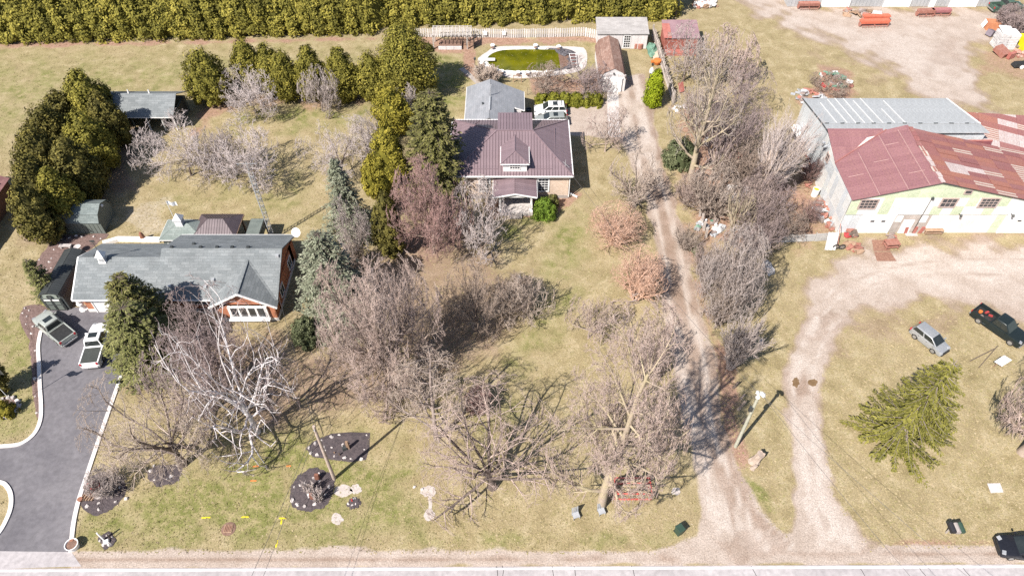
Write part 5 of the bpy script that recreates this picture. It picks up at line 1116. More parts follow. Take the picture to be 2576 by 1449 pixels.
# ------------------------------------------------------------------ trees, hedges, shrubs
# cedar hedge along the far side: one continuous clipped-looking row
HG = thing('cedar_hedge', 'tall dense cedar hedge running along the whole far edge', 'hedge', (-35, 110, 0))
rng = np.random.default_rng(4)
A, B = G(-60, 114), G(1718, 68); n = 3000; hx = rng.uniform(A.x - 6, B.x + .3, n)
fy = A.y + (B.y - A.y) * (hx - A.x) / (B.x - A.x) + np.where(hx > -22, 2.2, 0.2)
Hh = 8.6 + .9 * np.sin(hx * .9) + .6 * np.sin(hx * 2.1 + 1); h = rng.uniform(.02, 1, n)
bulge = .75 * np.abs(np.sin(hx * 1.05)) ** .7 + .35 * np.sin(hx * 2.7 + h * 5)
endr = np.clip((B.x + .3 - hx) / 2.5, 0, 1) ** .5
front = rng.uniform(0, 1, n) < .85
depth = np.where(front, 0, rng.uniform(0, 4, n))
cyy = fy + .6 + 2.4 * h ** 2.2 - bulge + depth + 1.8 * (1 - endr); cz = Hh * np.where(front, h * .97, .93 + .07 * h)
C = np.stack([hx, cyy, cz], -1); out = unit(np.stack([.5 * np.cos(hx * 1.05 * 2) + 1.2 * (1 - endr), -1 + 0 * h, .25 + h * .9], -1))
per = 36; i = np.repeat(np.arange(n), per); m = len(i); o = unit(rng.normal(0, 1, (m, 3))) * np.cbrt(rng.uniform(.1, 1, m))[:, None]
L = C[i] + o * (.75 * rng.uniform(.6, 1.25, n))[i][:, None]; nr = unit(out[i] + o * .9 + rng.normal(0, .35, (m, 3))); L[:, 2] = np.maximum(L[:, 2], .05)
ti = np.clip(rng.normal(.48, .17, n)[i] + rng.normal(0, .16, m) + (.14 * np.sin(hx * .55 + 2 * np.sin(hx * .13)) + .12 * np.sin(hx * 1.7 + h * 3))[i], 0, 1)
fo = link('foliage', leaf_mesh('foliage', L - np.array([-35, 110, 0]), nr, .38, rng, ti), L_CEDAR, HG)
k = 60; V, F = [], []
for q in range(k + 1):
    x = A.x - 6 + (B.x - 1.2 - A.x + 6) * q / k; y = A.y + (B.y - A.y) * (x - A.x) / (B.x - A.x) + (2.2 if x > -22 else .2); b_ = .7 * abs(math.sin(x * 1.05)) ** .7
    for z_, y_ in ((0, 1.3 - b_), (3, 1.5 - b_), (6, 2.4 - b_), (7.7, 3.4), (7.7, 7), (0, 7)): V.append((x + 35, y + y_ - 110, z_))
F = [(q * 6 + j, (q + 1) * 6 + j, (q + 1) * 6 + j + 1, q * 6 + j + 1) for q in range(k) for j in range(5)] + [(0, 1, 2, 5), (2, 3, 4, 5), (k * 6 + 5, k * 6 + 2, k * 6 + 1, k * 6), (k * 6 + 5, k * 6 + 4, k * 6 + 3, k * 6 + 2)]
cm = np_mesh('shade_core', np.array(V), [np.array(F)]); at = cm.attributes.new('tint', 'FLOAT', 'POINT'); at.data.foreach_set('value', rng.uniform(.0, .25, len(V)).astype(np.float32)); link('shade_core', cm, L_CEDAR, HG)  # hedge core added to stop light, inner shade put in as dark tint
mb = MB()
for q in range(75):
    x = A.x + (B.x - A.x) * (q + .5) / 75; y = A.y + (B.y - A.y) * (x - A.x) / (B.x - A.x) + (2.6 if x > -22 else .6); mb.tube([(x, y + .5, -.1), (x, y + 1.2, 2.5)], .09, 5, .06)
mb.build('stems', B_TAN, HG)

def from_tip(tx, ty, by):
    Y = G(0, by).y; H = HT(G(0, by), ty); dt = Y * cp + (CAMH - H) * sp_; return V3(((tx - 1288) / FPX * dt, Y, 0)), H
sp_ = math.sin(PITCH)
def ev(label, b, top, wpx, shape='ovoid', leaf=L_CEDAR, seed=0, group=None, name='cedar_tree', tip=True, **k):
    base, H = (G(*b), HT(G(*b), top)) if not tip else from_tip(b[0], top, b[1]); R = wpx / 2 * MPP((b[1] + top) / 2, H / 2)
    return evergreen(name, label, base, H, R, shape, leaf, seed, group=group, **k)
# dark clump on the left
GC = 'dark cedars massed at the left edge'
for i, (x, y, top, w, lb) in enumerate((
    (188, 322, 186, 104, 'tallest dark cedar, rearmost of the left clump next to the long shed'), (132, 345, 238, 100, 'dark cedar left of the tallest one in the left clump'),
    (236, 368, 236, 80, 'dark cedar in shade just in front of the long shed'), (88, 400, 268, 108, 'sunlit topped cedar on the outer left side of the clump'), (190, 425, 286, 104, 'dark cedar in the middle of the left clump'),
    (66, 470, 328, 112, 'broad dark cedar low on the left side of the clump'), (150, 500, 352, 100, 'dark cedar above the green grey gambrel shed'), (50, 540, 392, 104, 'cedar with golden sunlit side near the red roofed house'),
    (112, 556, 426, 84, 'dark cedar just left of the gambrel shed'), (40, 605, 468, 86, 'front cedar of the left clump overhanging the red roofed house'))):
    ev(lb, (x, y), top, w, 'ovoid', L_CEDARD if i % 4 else L_CEDAR, 100 + i, GC, ncl=210, per=52, size=.30)
GR = 'row of rounded cedars behind the orchard'
for i, (x, y, top, w, lb) in enumerate(((492, 258, 124, 108, 'widest twin topped cedar at the left end of the row'), (604, 225, 104, 74, 'cedar set back behind the white twigged apple tree'), (662, 240, 116, 62, 'cedar third from the left in the row'),
    (700, 252, 132, 66, 'cedar half hidden behind its neighbour, fourth in the row'), (767, 248, 120, 78, 'pointed cedar behind the small bare round tree'), (847, 250, 122, 80, 'egg shaped cedar right of the small bare tree'), (926, 248, 136, 84, 'broad pale green cedar touching the big cedar'))):
    ev(lb, (x, y), top, w, 'ovoid', L_CEDAR, 130 + i, GR, ncl=210, per=48, size=.27, cl=.55)
ev('largest cedar, pale green, overlapping the hedge left of the pool', (1008, 242), 62, 136, 'ovoid', L_CEDAR, 140, ncl=380, per=52, size=.30)
ev('yellowish cedar in front of the largest cedar', (976, 335), 222, 92, 'ovoid', L_GOLD, 141, ncl=200, per=50, size=.27)
ev('tall golden cedar column left of the plum roofed house', (962, 498), 312, 84, 'column', L_GOLD, 142, ncl=280, per=50, size=.27)
ev('low golden cedar at the foot of the tall golden column', (928, 492), 400, 56, 'ovoid', L_GOLD, 145, ncl=120, per=46, size=.25)
ev('dark narrow cedar behind the reddish bare maple', (960, 640), 485, 64, 'column', L_CEDARD, 143, ncl=170, per=46, size=.25)
ev('lime green narrow cedar against the grey board fence', (1656, 266), 176, 40, 'column', L_LIME, 144, ncl=170, per=46, size=.22, cl=.35)
def spr(label, b, top, wpx, leaf=L_SPRUCE, seed=0, name='spruce_tree', **k):
    base, H = from_tip(b[0], top, b[1]); R = wpx / 2 * MPP((b[1] + top) / 2, H / 2)
    return spruce(name, label, base, H, R, leaf, seed, **k)
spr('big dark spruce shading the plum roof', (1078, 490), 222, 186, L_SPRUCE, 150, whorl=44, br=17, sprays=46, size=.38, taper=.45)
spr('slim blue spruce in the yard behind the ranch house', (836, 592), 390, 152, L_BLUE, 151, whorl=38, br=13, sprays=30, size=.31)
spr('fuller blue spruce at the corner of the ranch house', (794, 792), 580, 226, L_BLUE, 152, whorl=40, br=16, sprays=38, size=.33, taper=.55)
ev('dull grey green juniper below the blue spruce', (775, 858), 806, 66, 'dome', L_DULL, 153, name='juniper_shrub', cat='shrub', ncl=90, per=60, size=.22, tip=False)
spr('tall brownish green spruce in front of the ranch garage', (290, 852), 690, 200, L_SPRUCE, 154, whorl=40, br=16, sprays=40, size=.34, taper=.55)
spr('lighter green spruce nearest the asphalt driveway', (300, 915), 768, 226, L_SPRUCEL, 155, whorl=30, br=19, sprays=46, size=.34, taper=.5)
spr('small spruce beside the long black storage shed', (62, 748), 650, 80, L_SPRUCEL, 156, whorl=22, br=12, sprays=26, size=.26, taper=.6)
spr('open yellow green spruce with drooping arms beside the barn drive', (2408, 1110), 906, 256, L_SPY, 157, whorl=27, br=9, sprays=105, size=.30, taper=.72, droop=.26, lift=.08, wide=.13)
ev('bright green round bush beside the front porch', (1368, 545), 502, 54, 'dome', L_BUSH, 160, name='round_bush', cat='shrub', ncl=90, per=60, size=.18, z0=.02, tip=False)
ev('dark low shrub between the round bush and the house wall', (1388, 522), 490, 34, 'dome', L_SPRUCE, 161, name='dark_shrub', cat='shrub', ncl=50, per=50, size=.18, tip=False)
ev('round loose green juniper at the left of the lane thicket', (1706, 412), 352, 74, 'dome', L_DULL, 162, name='juniper_shrub', cat='shrub', ncl=110, per=55, size=.24, tip=False)
ev('low creeping juniper by the lane below the thicket', (1752, 635), 622, 30, 'dome', L_DULL, 163, name='juniper_shrub', cat='shrub', ncl=30, per=50, size=.2, tip=False)
ev('small round yellow green bush in the left rock bed', (24, 1040), 1012, 40, 'dome', L_GOLD, 164, name='round_bush', cat='shrub', ncl=50, per=60, size=.14, tip=False)
ev('small dark green shrub by the raised brick planter', (1080, 128), 112, 22, 'dome', L_SPRUCE, 165, name='dark_shrub', cat='shrub', ncl=30, per=50, size=.2, tip=False)
ev('small cedar shrub at the left edge beside the rock border', (12, 985), 900, 60, 'ovoid', L_CEDARD, 166, name='cedar_shrub', cat='shrub', ncl=70, per=55, size=.2, tip=False)
for i, x in enumerate((1364, 1392, 1420, 1450, 1478, 1498)):
    ev(('leftmost clipped boxwood in the row behind the white car', 'second boxwood from the left behind the white car', 'third boxwood from the left behind the white car', 'fourth boxwood from the left, just right of the gap', 'fifth boxwood from the left in the row', 'rightmost clipped boxwood in the row beside the concrete strip')[i], (x, 262), 236, 36, 'dome', L_BOX, 170 + i, 'clipped boxwoods behind the white car', name='boxwood', cat='shrub', ncl=60, per=50, size=.2, z0=.02, tip=False)

def bt(label, b, top, wpx, kind='vase', bk=B_GREY, tw=T_PINK, seed=0, name='bare_tree', **k):
    base = G(*b); H = max(1.0, HT(base, top)); R = wpx / 2 * MPP((b[1] + top) / 2, H / 2)
    return bare(name, label, base, H, R, kind, bk, tw, seed, **k)
GO = 'bare orchard trees behind the ranch'
bt('pale twigged apple tree in front of the cedar row', (643, 284), 180, 168, 'apple', B_GREY, T_PALE, 200, share='ap_a', group=GO, name='apple_tree')
bt('small round headed bare tree between two cedars', (812, 280), 172, 104, 'apple', B_GREY, T_GREY, 201, share='ap_c', group=GO, name='apple_tree')
bt('wide apple tree whose left limbs reach the dark cedar shade', (482, 442), 300, 240, 'apple', B_DARK, T_PALE, 202, share='ap_b', group=GO, name='apple_tree', dens=1.0)
bt('apple tree at the centre of the orchard', (648, 462), 318, 200, 'apple', B_DARK, T_PALE, 203, share='ap_a', group=GO, name='apple_tree', dens=1.0)
bt('apple tree at the right end of the orchard near the golden cedar', (862, 440), 312, 210, 'apple', B_DARK, T_PALE, 204, share='ap_b', group=GO, name='apple_tree', dens=1.1)
bt('short apple tree between the two wide orchard trees', (572, 440), 330, 130, 'apple', B_DARK, T_GREY, 205, share='ap_c', group=GO, name='apple_tree')
bt('reddish maple with several upright stems left of the front porch', (1092, 637), 400, 200, 'vase', B_TAN, T_RED, 206, r0=.22, dens=1.3, name='maple_tree', trunk_to=3)
bt('light grey bare tree in front of the porch steps', (1212, 650), 462, 160, 'spread', B_TAN, T_PALE, 207, name='bare_tree', dens=.8)
bt('largest round headed pinkish maple in the middle of the yard', (985, 968), 655, 318, 'vase', B_TAN, T_PINK, 208, r0=.42, dens=1.45, name='maple_tree', trunk_to=3)
bt('brown twiggy tree right of the largest maple', (1200, 832), 672, 176, 'apple', B_DARK, T_BROWN, 209, share='ap_d', dens=1.0)
bt('pale branched small tree leaning over the sunny lawn', (1318, 800), 690, 150, 'apple', B_GREY, T_TAN, 210)
bt('grey shrub with bleached stems at the lawn edge', (1295, 775), 700, 120, 'shrub', B_GREY, T_BROWN, 211, name='bare_shrub', cat='shrub')
bt('white birch with bare contorted limbs in front of the ranch house', (650, 1088), 745, 335, 'birch', B_WHITE, T_PURP, 212, r0=.30, trunk_to=3, name='birch_tree', dens=.75)
bt('purple twigged tree behind the birch against the ranch wall', (575, 960), 745, 190, 'apple', B_DARK, T_PURP, 213, share='ap_e', dens=1.05)
bt('purple twiggy tree between the spruce and the birch', (540, 1030), 872, 270, 'apple', B_GREY, T_PURP, 214, share='ap_d', dens=1.1)
bt('grey brown spreading tree over the small ringed rock bed', (462, 1168), 968, 340, 'spread', B_DARK, T_TAN, 215, r0=.40, dens=1.05, thin=.9)
bt('slender pale tree standing right of the utility pole', (1098, 1105), 905, 195, 'tall', B_GREY, T_TAN, 216, r0=.24, dens=.6, thin=.85)
bt('low dark limbed spreading tree near the road', (1238, 1225), 1030, 370, 'spread', B_DARK, T_PINK, 217, r0=.46, dens=.8, thin=.9)
bt('tallest bare tree whose shadow falls across the gravel lane', (1512, 1272), 790, 320, 'tall', B_LICH, T_PINK, 218, r0=.42, dens=1.5, trunk_to=3)
bt('orange twigged sumac bush nearest the house', (1545, 608), 524, 140, 'shrub', T_ORANGE, T_ORANGE, 219, name='sumac_bush', cat='shrub', dens=.9, thin=.75, stems=12)
bt('orange twigged sumac bush leaning on the lane edge', (1598, 748), 634, 138, 'shrub', T_ORANGE, T_ORANGE, 220, name='sumac_bush', cat='shrub', dens=.9, thin=.75, stems=12)
bt('stubby pruned tree with a thick dark trunk beside the lane', (1592, 520), 392, 140, 'apple', B_DARK, T_TAN, 221, r0=.4)
bt('small thin tree beside the gravel parking pad', (1522, 382), 268, 118, 'spread', B_TAN, T_PINK, 222, share='sp_a', dens=.6)
bt('low purple twigged tree behind the boxwoods, right of the pool', (1470, 236), 160, 150, 'apple', B_DARK, T_PURP, 223, share='ap_e', dens=.9)
bt('brown twigged tree overhanging the green pool', (1372, 232), 158, 110, 'spread', B_DARK, T_BROWN, 224, share='sp_b', dens=.8)
bt('dry round ornamental grass clump beside the pool', (1222, 206), 172, 54, 'fan', T_TAN, T_TAN, 225, name='ornamental_grass', cat='plant', stems=40, dens=1.2)
bt('old pale trunked tree on the right side of the lane, tallest there', (1735, 455), 100, 170, 'tall', B_LICH, T_GREY, 226, r0=.42, dens=.5, trunk_to=3)
bt('second old trunk with a broken top in the lane thicket', (1792, 450), 270, 110, 'spread', B_TAN, T_PURP, 227, r0=.42, dens=.7)
bt('greyish tree beside the red shed', (1718, 205), 60, 140, 'spread', B_TAN, T_GREY, 228, share='sp_a', dens=.8)
bt('faint pinkish tree right of the red shed', (1805, 205), 75, 170, 'apple', B_GREY, T_PINK, 229, share='ap_c', dens=.9)
bt('purple grey tree in the upper thicket by the back lot grass', (1842, 300), 170, 170, 'apple', B_GREY, T_PURP, 230, share='ap_b', dens=1.0)
bt('mauve twigged tree in the middle of the thicket', (1840, 400), 255, 170, 'apple', B_DARK, T_PURP, 231, share='ap_d', dens=1.0)
bt('feathery willow shrub fanning up beside the barn', (1908, 495), 325, 130, 'fan', T_TAN, T_PALE, 232, name='willow_shrub', cat='shrub', stems=34, thin=.55, dens=1.0, spread=.55, lean=(.35, .1))
bt('dead yellow lichen covered tree in the lane thicket', (1832, 618), 478, 90, 'spread', B_LICH, B_LICH, 233, r0=.34, dens=.35)
bt('dark leaning many stemmed tree beside the gravel lane', (1812, 790), 580, 165, 'spread', B_GREY, T_GREY, 234, r0=.26, stems=5, dens=.7, spread=.45)
bt('grey fan shaped shrub at the right edge of the lane', (1836, 925), 822, 66, 'fan', T_GREY, T_GREY, 235, name='bare_shrub', cat='shrub', stems=26, dens=1.0)
GT = 'purple scrub in the thicket between lane and barn'
for i, (x, y, top, w, tw, lb) in enumerate(((1780, 545, 415, 130, T_TAN, 'purple scrub left of the dead yellow tree'), (1905, 560, 440, 150, T_PURP, 'purple scrub right of the white rubble heap'), (1945, 600, 515, 130, T_BROWN, 'brown scrub near the pale plank fence'), (1760, 330, 225, 116, T_PINK, 'purple scrub at the lower end of the board fence'),
    (1890, 640, 520, 136, T_PURP, 'dark purple scrub where the plank fence ends'), (1730, 515, 440, 90, T_PINK, 'pinkish scrub on the lane verge'), (1860, 470, 350, 136, T_BROWN, 'brown scrub beside the old broken trunk'), (2028, 560, 500, 60, T_RED, 'reddish scrub against the barn wall'), (2030, 460, 395, 60, T_RED, 'brown scrub beside the stacked boards at the barn'), (1768, 705, 615, 96, T_PINK, 'pinkish scrub at the foot of the leaning tree'), (1722, 625, 570, 76, T_TAN, 'small tan scrub on the lane verge above the creeping juniper'), (1745, 300, 225, 96, T_GREY, 'grey scrub between the board fence and the old pale tree'), (1880, 570, 455, 116, T_PINK, 'pinkish scrub directly right of the dead yellow tree'), (1806, 815, 700, 92, T_TAN, 'tan scrub between the leaning tree and the fan shrub'))):
    bt(lb, (x, y), top, w, 'shrub', B_DARK, tw, 240 + i, name='bare_scrub', cat='shrub', group=GT, stems=11, dens=.85, thin=.8, spread=.8, share='scrub_%d' % (i % 3))
bt('thick trunked bare tree cut off by the right edge', (2572, 1140), 858, 230, 'spread', B_TAN, T_PINK, 260, r0=.55, dens=1.25)
bt('reddish bare bush among the yard trees', (1205, 1035), 985, 76, 'shrub', T_RED, T_RED, 261, name='bare_shrub', cat='shrub', stems=10)
bt('thin bare sapling right of the tallest tree top', (1480, 850), 745, 120, 'spread', B_GREY, T_PINK, 262, share='sp_a', dens=.7)
bt('thin pinkish sapling beside the lane above the tall tree', (1615, 955), 820, 130, 'apple', B_GREY, T_PINK, 263, share='ap_c', dens=.7)
bt('grey shrub left of the dark narrow cedar', (905, 660), 500, 110, 'spread', B_TAN, T_GREY, 264, share='sp_b', dens=.8)
bt('grey shrub at the foot of the blue spruce', (895, 682), 625, 80, 'shrub', B_GREY, T_BROWN, 265, name='bare_shrub', cat='shrub')
bt('pale bare tree between the yellowish cedar and the big spruce', (1028, 290), 212, 70, 'spread', B_GREY, T_PALE, 266, share='sp_b', dens=.8)
bt('greyish bare tree in front of the yellowish cedar', (925, 390), 290, 110, 'apple', B_GREY, T_GREY, 267, share='ap_e')
bt('brush pile shrub with rusty scrap behind the grey steel building', (2085, 226), 192, 108, 'shrub', T_BROWN, T_BROWN, 268, name='brush_pile', cat='brush', thin=.7, dens=.6, stems=14, spread=1.2)
bt('dark tangled brush heap beside the green pickup wreck', (2545, 75), 18, 100, 'shrub', B_DARK, T_PURP, 269, name='brush_pile', cat='brush', stems=24, spread=1.4)
bt('leafless garden shrub in the front rock bed by the driveway', (278, 1232), 1190, 90, 'shrub', T_GREY, T_GREY, 270, name='bare_shrub', cat='shrub', stems=8)
bt('bare foundation shrub left of the front porch', (1222, 520), 455, 90, 'spread', B_GREY, T_PALE, 271, share='sp_b', dens=.8)
# ------------------------------------------------------------------ vehicles
M_TYRE = pm('tyre_rubber', (.022, .021, .021), (.04, .038, .036), 6, .85); M_RIM = pm('wheel_alloy', (.45, .45, .46), None, 4, .35, .6, .5)
M_CGLASS = pm('car_glass', (.018, .022, .022), (.03, .035, .034), 1, .05, 0, .8); M_BLK = pm('black_plastic', (.022, .022, .023), (.035, .034, .034), 3, .6); M_LAMP = pm('lamp_glass', (.32, .33, .35), None, 3, .15, 0, .6); M_TAIL = pm('tail_light', (.45, .02, .03), None, 3, .2, 0, .6)
def paint(name, c, rough=.28, metal=.2): return pm(name, c, tuple(x * .93 for x in c), .8, rough, metal, .5)
def car(name, label, loc, rz, mat, kind='sedan', cat='car', sunroof=False, cover=None, rails=False, roofmat=None):
    K = dict(sedan=(4.6, 1.80, .95, 1.45), hatch=(3.95, 1.70, .98, 1.52), suv=(4.65, 1.86, 1.05, 1.68), wagon=(4.7, 1.82, .98, 1.52), pickup=(5.6, 1.96, 1.12, 1.86))[kind]
    L, Wd, zb, zt = K; hL, hw = L / 2, Wd / 2; t = thing(name, label, cat, loc, rz)
    wr = .37 if kind == 'pickup' else .33; xf, xr = hL - .92, -hL + (1.15 if kind == 'pickup' else .85)
    def arch(cx): return [(cx + (wr + .06) * math.cos(a), .30 + (wr + .06) * math.sin(a)) for a in np.linspace(0, math.pi, 7)]
    xw = {'sedan': .85, 'hatch': .95, 'suv': .95, 'wagon': .95, 'pickup': 1.25}[kind]; hood = zb - (.10 if kind != 'pickup' else .02)
    deck = {'sedan': zb + .03, 'hatch': zb + .02, 'suv': zb + .02, 'wagon': zb, 'pickup': .62}[kind]
    xb = {'sedan': -hL + .75, 'hatch': -hL + .2, 'suv': -hL + .2, 'wagon': -hL + .25, 'pickup': -.62}[kind]
    top = [(-hL + .02, .55), (-hL + .05, deck - .12), (-hL + .16, deck)] + ([(xb - .02, deck), (xb, zb)] if kind == 'pickup' else [(xb, zb)]) + [(xw, zb), (hL - .95, hood), (hL - .32, hood - .10), (hL - .08, hood - .26), (hL, .52), (hL - .06, .26)]
    prof = [(-hL + .06, .28)] + top + arch(xf) + arch(xr)
    ys = [-1, -.97, -.82, -.35, .35, .82, .97, 1]; dz = [-.09, -.03, 0, .02, .02, 0, -.03, -.09]; n = len(prof); V = []
    for y, d in zip(ys, dz):
        for x, z in prof:
            k = 1 - .13 * abs(x / hL) ** 5 - (.05 if z > zb - .02 else 0) * 0
            V.append((x - (.06 * y * y * (1 if x > 0 else -1) if abs(x) > hL - .5 else 0), y * hw * k, z + (d if z > .5 else 0)))
    mb = MB(); F = [tuple(range(n)), tuple(range((len(ys) - 1) * n + n - 1, (len(ys) - 1) * n - 1, -1))]
    for s in range(len(ys) - 1):
        for i in range(n): F.append((s * n + i, s * n + n + i, s * n + n + (i + 1) % n, s * n + (i + 1) % n))
    mb.add(V, F); body = mb.build('body', mat, t, world=False, smooth=True)
    bm = bmesh.new(); bm.from_mesh(body.data); bmesh.ops.triangulate(bm, faces=[f for f in bm.faces if len(f.verts) > 4]); bmesh.ops.recalc_face_normals(bm, faces=bm.faces); bm.to_mesh(body.data); bm.free()
    # cabin
    cx0, cx1 = {'sedan': (-1.62, 1.0), 'hatch': (-1.85, 1.15), 'suv': (-2.2, 1.1), 'wagon': (-2.15, 1.1), 'pickup': (-.6, 1.35)}[kind]
    tx0, tx1 = {'sedan': (-.95, .15), 'hatch': (-1.55, .25), 'suv': (-1.85, .25), 'wagon': (-1.75, .2), 'pickup': (-.42, .62)}[kind]
    wb, wt_ = hw * .93, hw * .74; z0, z1 = zb - .03, zt
    B = [(cx0, -wb, z0), (cx1, -wb, z0), (cx1, wb, z0), (cx0, wb, z0)]; T = [(tx0, -wt_, z1), (tx1, -wt_, z1 - .02), (tx1, wt_, z1 - .02), (tx0, wt_, z1)]
    c = MB(); c.add(B + T, [(3, 2, 1, 0), (4, 5, 6, 7), (0, 1, 5, 4), (1, 2, 6, 5), (2, 3, 7, 6), (3, 0, 4, 7)]); cab = c.build('cabin', mat, t, world=False, bevel=.06, bseg=2, smooth=True)
    def pane(nm, P, i0, j0, up=.012):
        P = [V3(p) for p in P]; ce = sum(P, V3()) / 4; P2 = []
        a, b, d, e = P       # bottom-left, bottom-right, top-right, top-left
        def at(u, v): return (a * (1 - u) + b * u) * (1 - v) + (e * (1 - u) + d * u) * v
        q = [at(i0, j0), at(1 - i0, j0), at(1 - i0, 1 - j0), at(i0, 1 - j0)]
        nn = (q[1] - q[0]).cross(q[3] - q[0]).normalized()
        if nn.dot(ce - V3((0, 0, .8))) < 0: nn = -nn
        m = MB(); m.ext(q, nn, up); return m.build(nm, M_CGLASS, cab, world=False)
    pane('windshield', [B[1], B[2], T[2], T[1]], .07, .07); pane('rear_window', [B[3], B[0], T[0], T[3]], .08, .12)
    for s in (0, 1):
        b0, b1, t0, t1 = (B[0], B[1], T[0], T[1]) if s == 0 else (B[3], B[2], T[3], T[2])
        b0, b1, t0, t1 = map(V3, (b0, b1, t0, t1)); k = 2 if kind in ('pickup', 'sedan', 'hatch') else 3
        for i in range(k):
            f0, f1 = i / k, (i + 1) / k; pane('side_window', [b0.lerp(b1, f0), b0.lerp(b1, f1), t0.lerp(t1, f1), t0.lerp(t1, f0)], .05, .15)
        yy = (-1 if s == 0 else 1)
        MB().box((cx1 - .25, yy * (hw + .10), zb + .08), (.14, .22, .15)).build('wing_mirror', mat, t, world=False, bevel=.03)
        MB().box((.1, yy * (hw * .985), zb - .16), (.16, .03, .03)).box((-.85, yy * (hw * .985), zb - .16), (.16, .03, .03)).build('handle', M_BLK, t, world=False)
    if sunroof: MB().box(((tx0 + tx1) / 2 + .18, 0, z1 + .0), (.62, .84, .03)).build('sunroof', M_CGLASS, cab, world=False)
    if rails: MB().bar((tx0 + .1, -wt_ + .08, z1 + .05), (tx1 - .1, -wt_ + .08, z1 + .05), .05).bar((tx0 + .1, wt_ - .08, z1 + .05), (tx1 - .1, wt_ - .08, z1 + .05), .05).bar((tx0 + .35, -wt_ + .08, z1 + .06), (tx0 + .35, wt_ - .08, z1 + .06), .05).bar((tx0 + .95, -wt_ + .08, z1 + .06), (tx0 + .95, wt_ - .08, z1 + .06), .05).build('roof_rack', M_BLK, t, world=False)
    # wheels
    for x in (xf, xr):
        for s in (-1, 1):
            m = MB(); m.lathe((0, 0, 0), [(wr * .6, -.11), (wr * .95, -.11), (wr, -.07), (wr, .07), (wr * .95, .11), (wr * .6, .11)], 18); w = m.build('wheel', M_TYRE, t, world=False, smooth=True); w.location = (x, s * (hw - .11), wr); w.rotation_euler = (math.pi / 2, 0, 0)
            r = MB(); r.lathe((0, 0, 0), [(.05, -.122), (wr * .62, -.118), (wr * .62, .118), (.05, .122)], 12); ro = r.build('rim', M_RIM, w, world=False)
    for s in (-1, 1):
        MB().box((hL - .24, s * hw * .66, hood - .17), (.30, .36, .14), rz=s * -.35, ry=.35).build('headlight', M_LAMP, t, world=False, bevel=.03)
        MB().box((-hL + .09, s * hw * .80, (zb if kind == 'pickup' else deck) - .17), (.12, .2, .28)).build('tail_light', M_TAIL, t, world=False, bevel=.02)
    MB().box((hL - .05, 0, .58), (.08, .95, .2)).build('grille', M_BLK, t, world=False); MB().box((hL - .03, 0, .38), (.14, hw * 1.55, .16)).build('bumper', M_BLK if kind != 'pickup' else M_RIM, t, world=False, bevel=.03); MB().box((-hL + .02, 0, .46), (.16, hw * 1.6, .17)).build('bumper', M_BLK if kind != 'pickup' else M_RIM, t, world=False, bevel=.03)
    if kind == 'pickup':
        m = MB(); zc = zb - .03
        for s in (-1, 1): m.box(((-hL + .1 + xb) / 2, s * (hw - .1), (.6 + zc) / 2), (xb + hL - .1, .14, zc - .6))
        m.box((-hL + .13, 0, (.6 + zc) / 2), (.12, Wd - .2, zc - .6)); m.box((xb - .05, 0, (.6 + zc) / 2), (.08, Wd - .2, zc - .6)); m.build('bed_side', mat, t, world=False, bevel=.025)
        if cover: MB().box(((-hL + .12 + xb) / 2, 0, zc - .05), (xb + hL - .24, Wd - .38, .05)).build('bed_cover', cover, t, world=False)
        else: MB().box(((-hL + .12 + xb) / 2, 0, .64), (xb + hL - .24, Wd - .38, .04)).build('bed_floor', M_BLK, t, world=False)
    return t
def at(x, y, z=0): return G(x, y, z)
def head(a, b):
    d = G(*b) - G(*a); return math.atan2(d.y, d.x)
P_SILVG = paint('paint_silver_green', (.40, .42, .385)); P_WHT = paint('paint_white', (.80, .80, .80), .3, 0); P_SILV = paint('paint_silver', (.40, .41, .42), .3, .4); P_GREY = paint('paint_grey', (.30, .32, .31)); P_BLK = paint('paint_black', (.022, .023, .030), .15, .3); P_DKG = paint('paint_dark_green', (.018, .026, .027), .3, .2); P_GRN = paint('paint_dull_green', (.055, .10, .075), .6, 0)
car('pickup_truck', 'silver green pickup with black bed cover parked beside the black storage shed', at(144, 834), head((172, 856), (112, 806)), P_SILVG, 'pickup', 'pickup', True, M_BLK)
car('pickup_truck', 'white pickup with dark bed cover half hidden by the big spruce', at(250, 876), head((236, 925), (264, 835)), P_WHT, 'pickup', 'pickup', True, pm('bed_cover_grey', (.06, .065, .06), None, 2, .6))
car('parked_car', 'white car with roof bars parked on the gravel pad behind the boxwoods side', at(1384, 286), math.pi + .02, P_WHT, 'suv', 'car', True, None, True)
car('parked_car', 'grey car partly hidden behind the plum roof', at(1386, 311), math.pi + .02, P_GREY, 'wagon', 'car', True)
car('parked_car', 'silver hatchback parked alone in the barn yard', at(2333, 862), head((2294, 830), (2378, 897)), P_SILV, 'hatch', 'car')
tk = car('pickup_truck', 'dark green pickup with scrap in its open bed behind the bare tree at right', at(2506, 828), head((2470, 800), (2560, 862)), P_DKG, 'pickup', 'pickup')
car('parked_car', 'black car on the road shoulder cut off by the right corner', at(2573, 1386), math.pi - .10, P_BLK, 'suv', 'car')
jp = car('wrecked_pickup', 'dull green stripped pickup wreck by the long white shed', at(2527, 26), .12 + math.pi * 0, P_GRN, 'pickup', 'pickup')
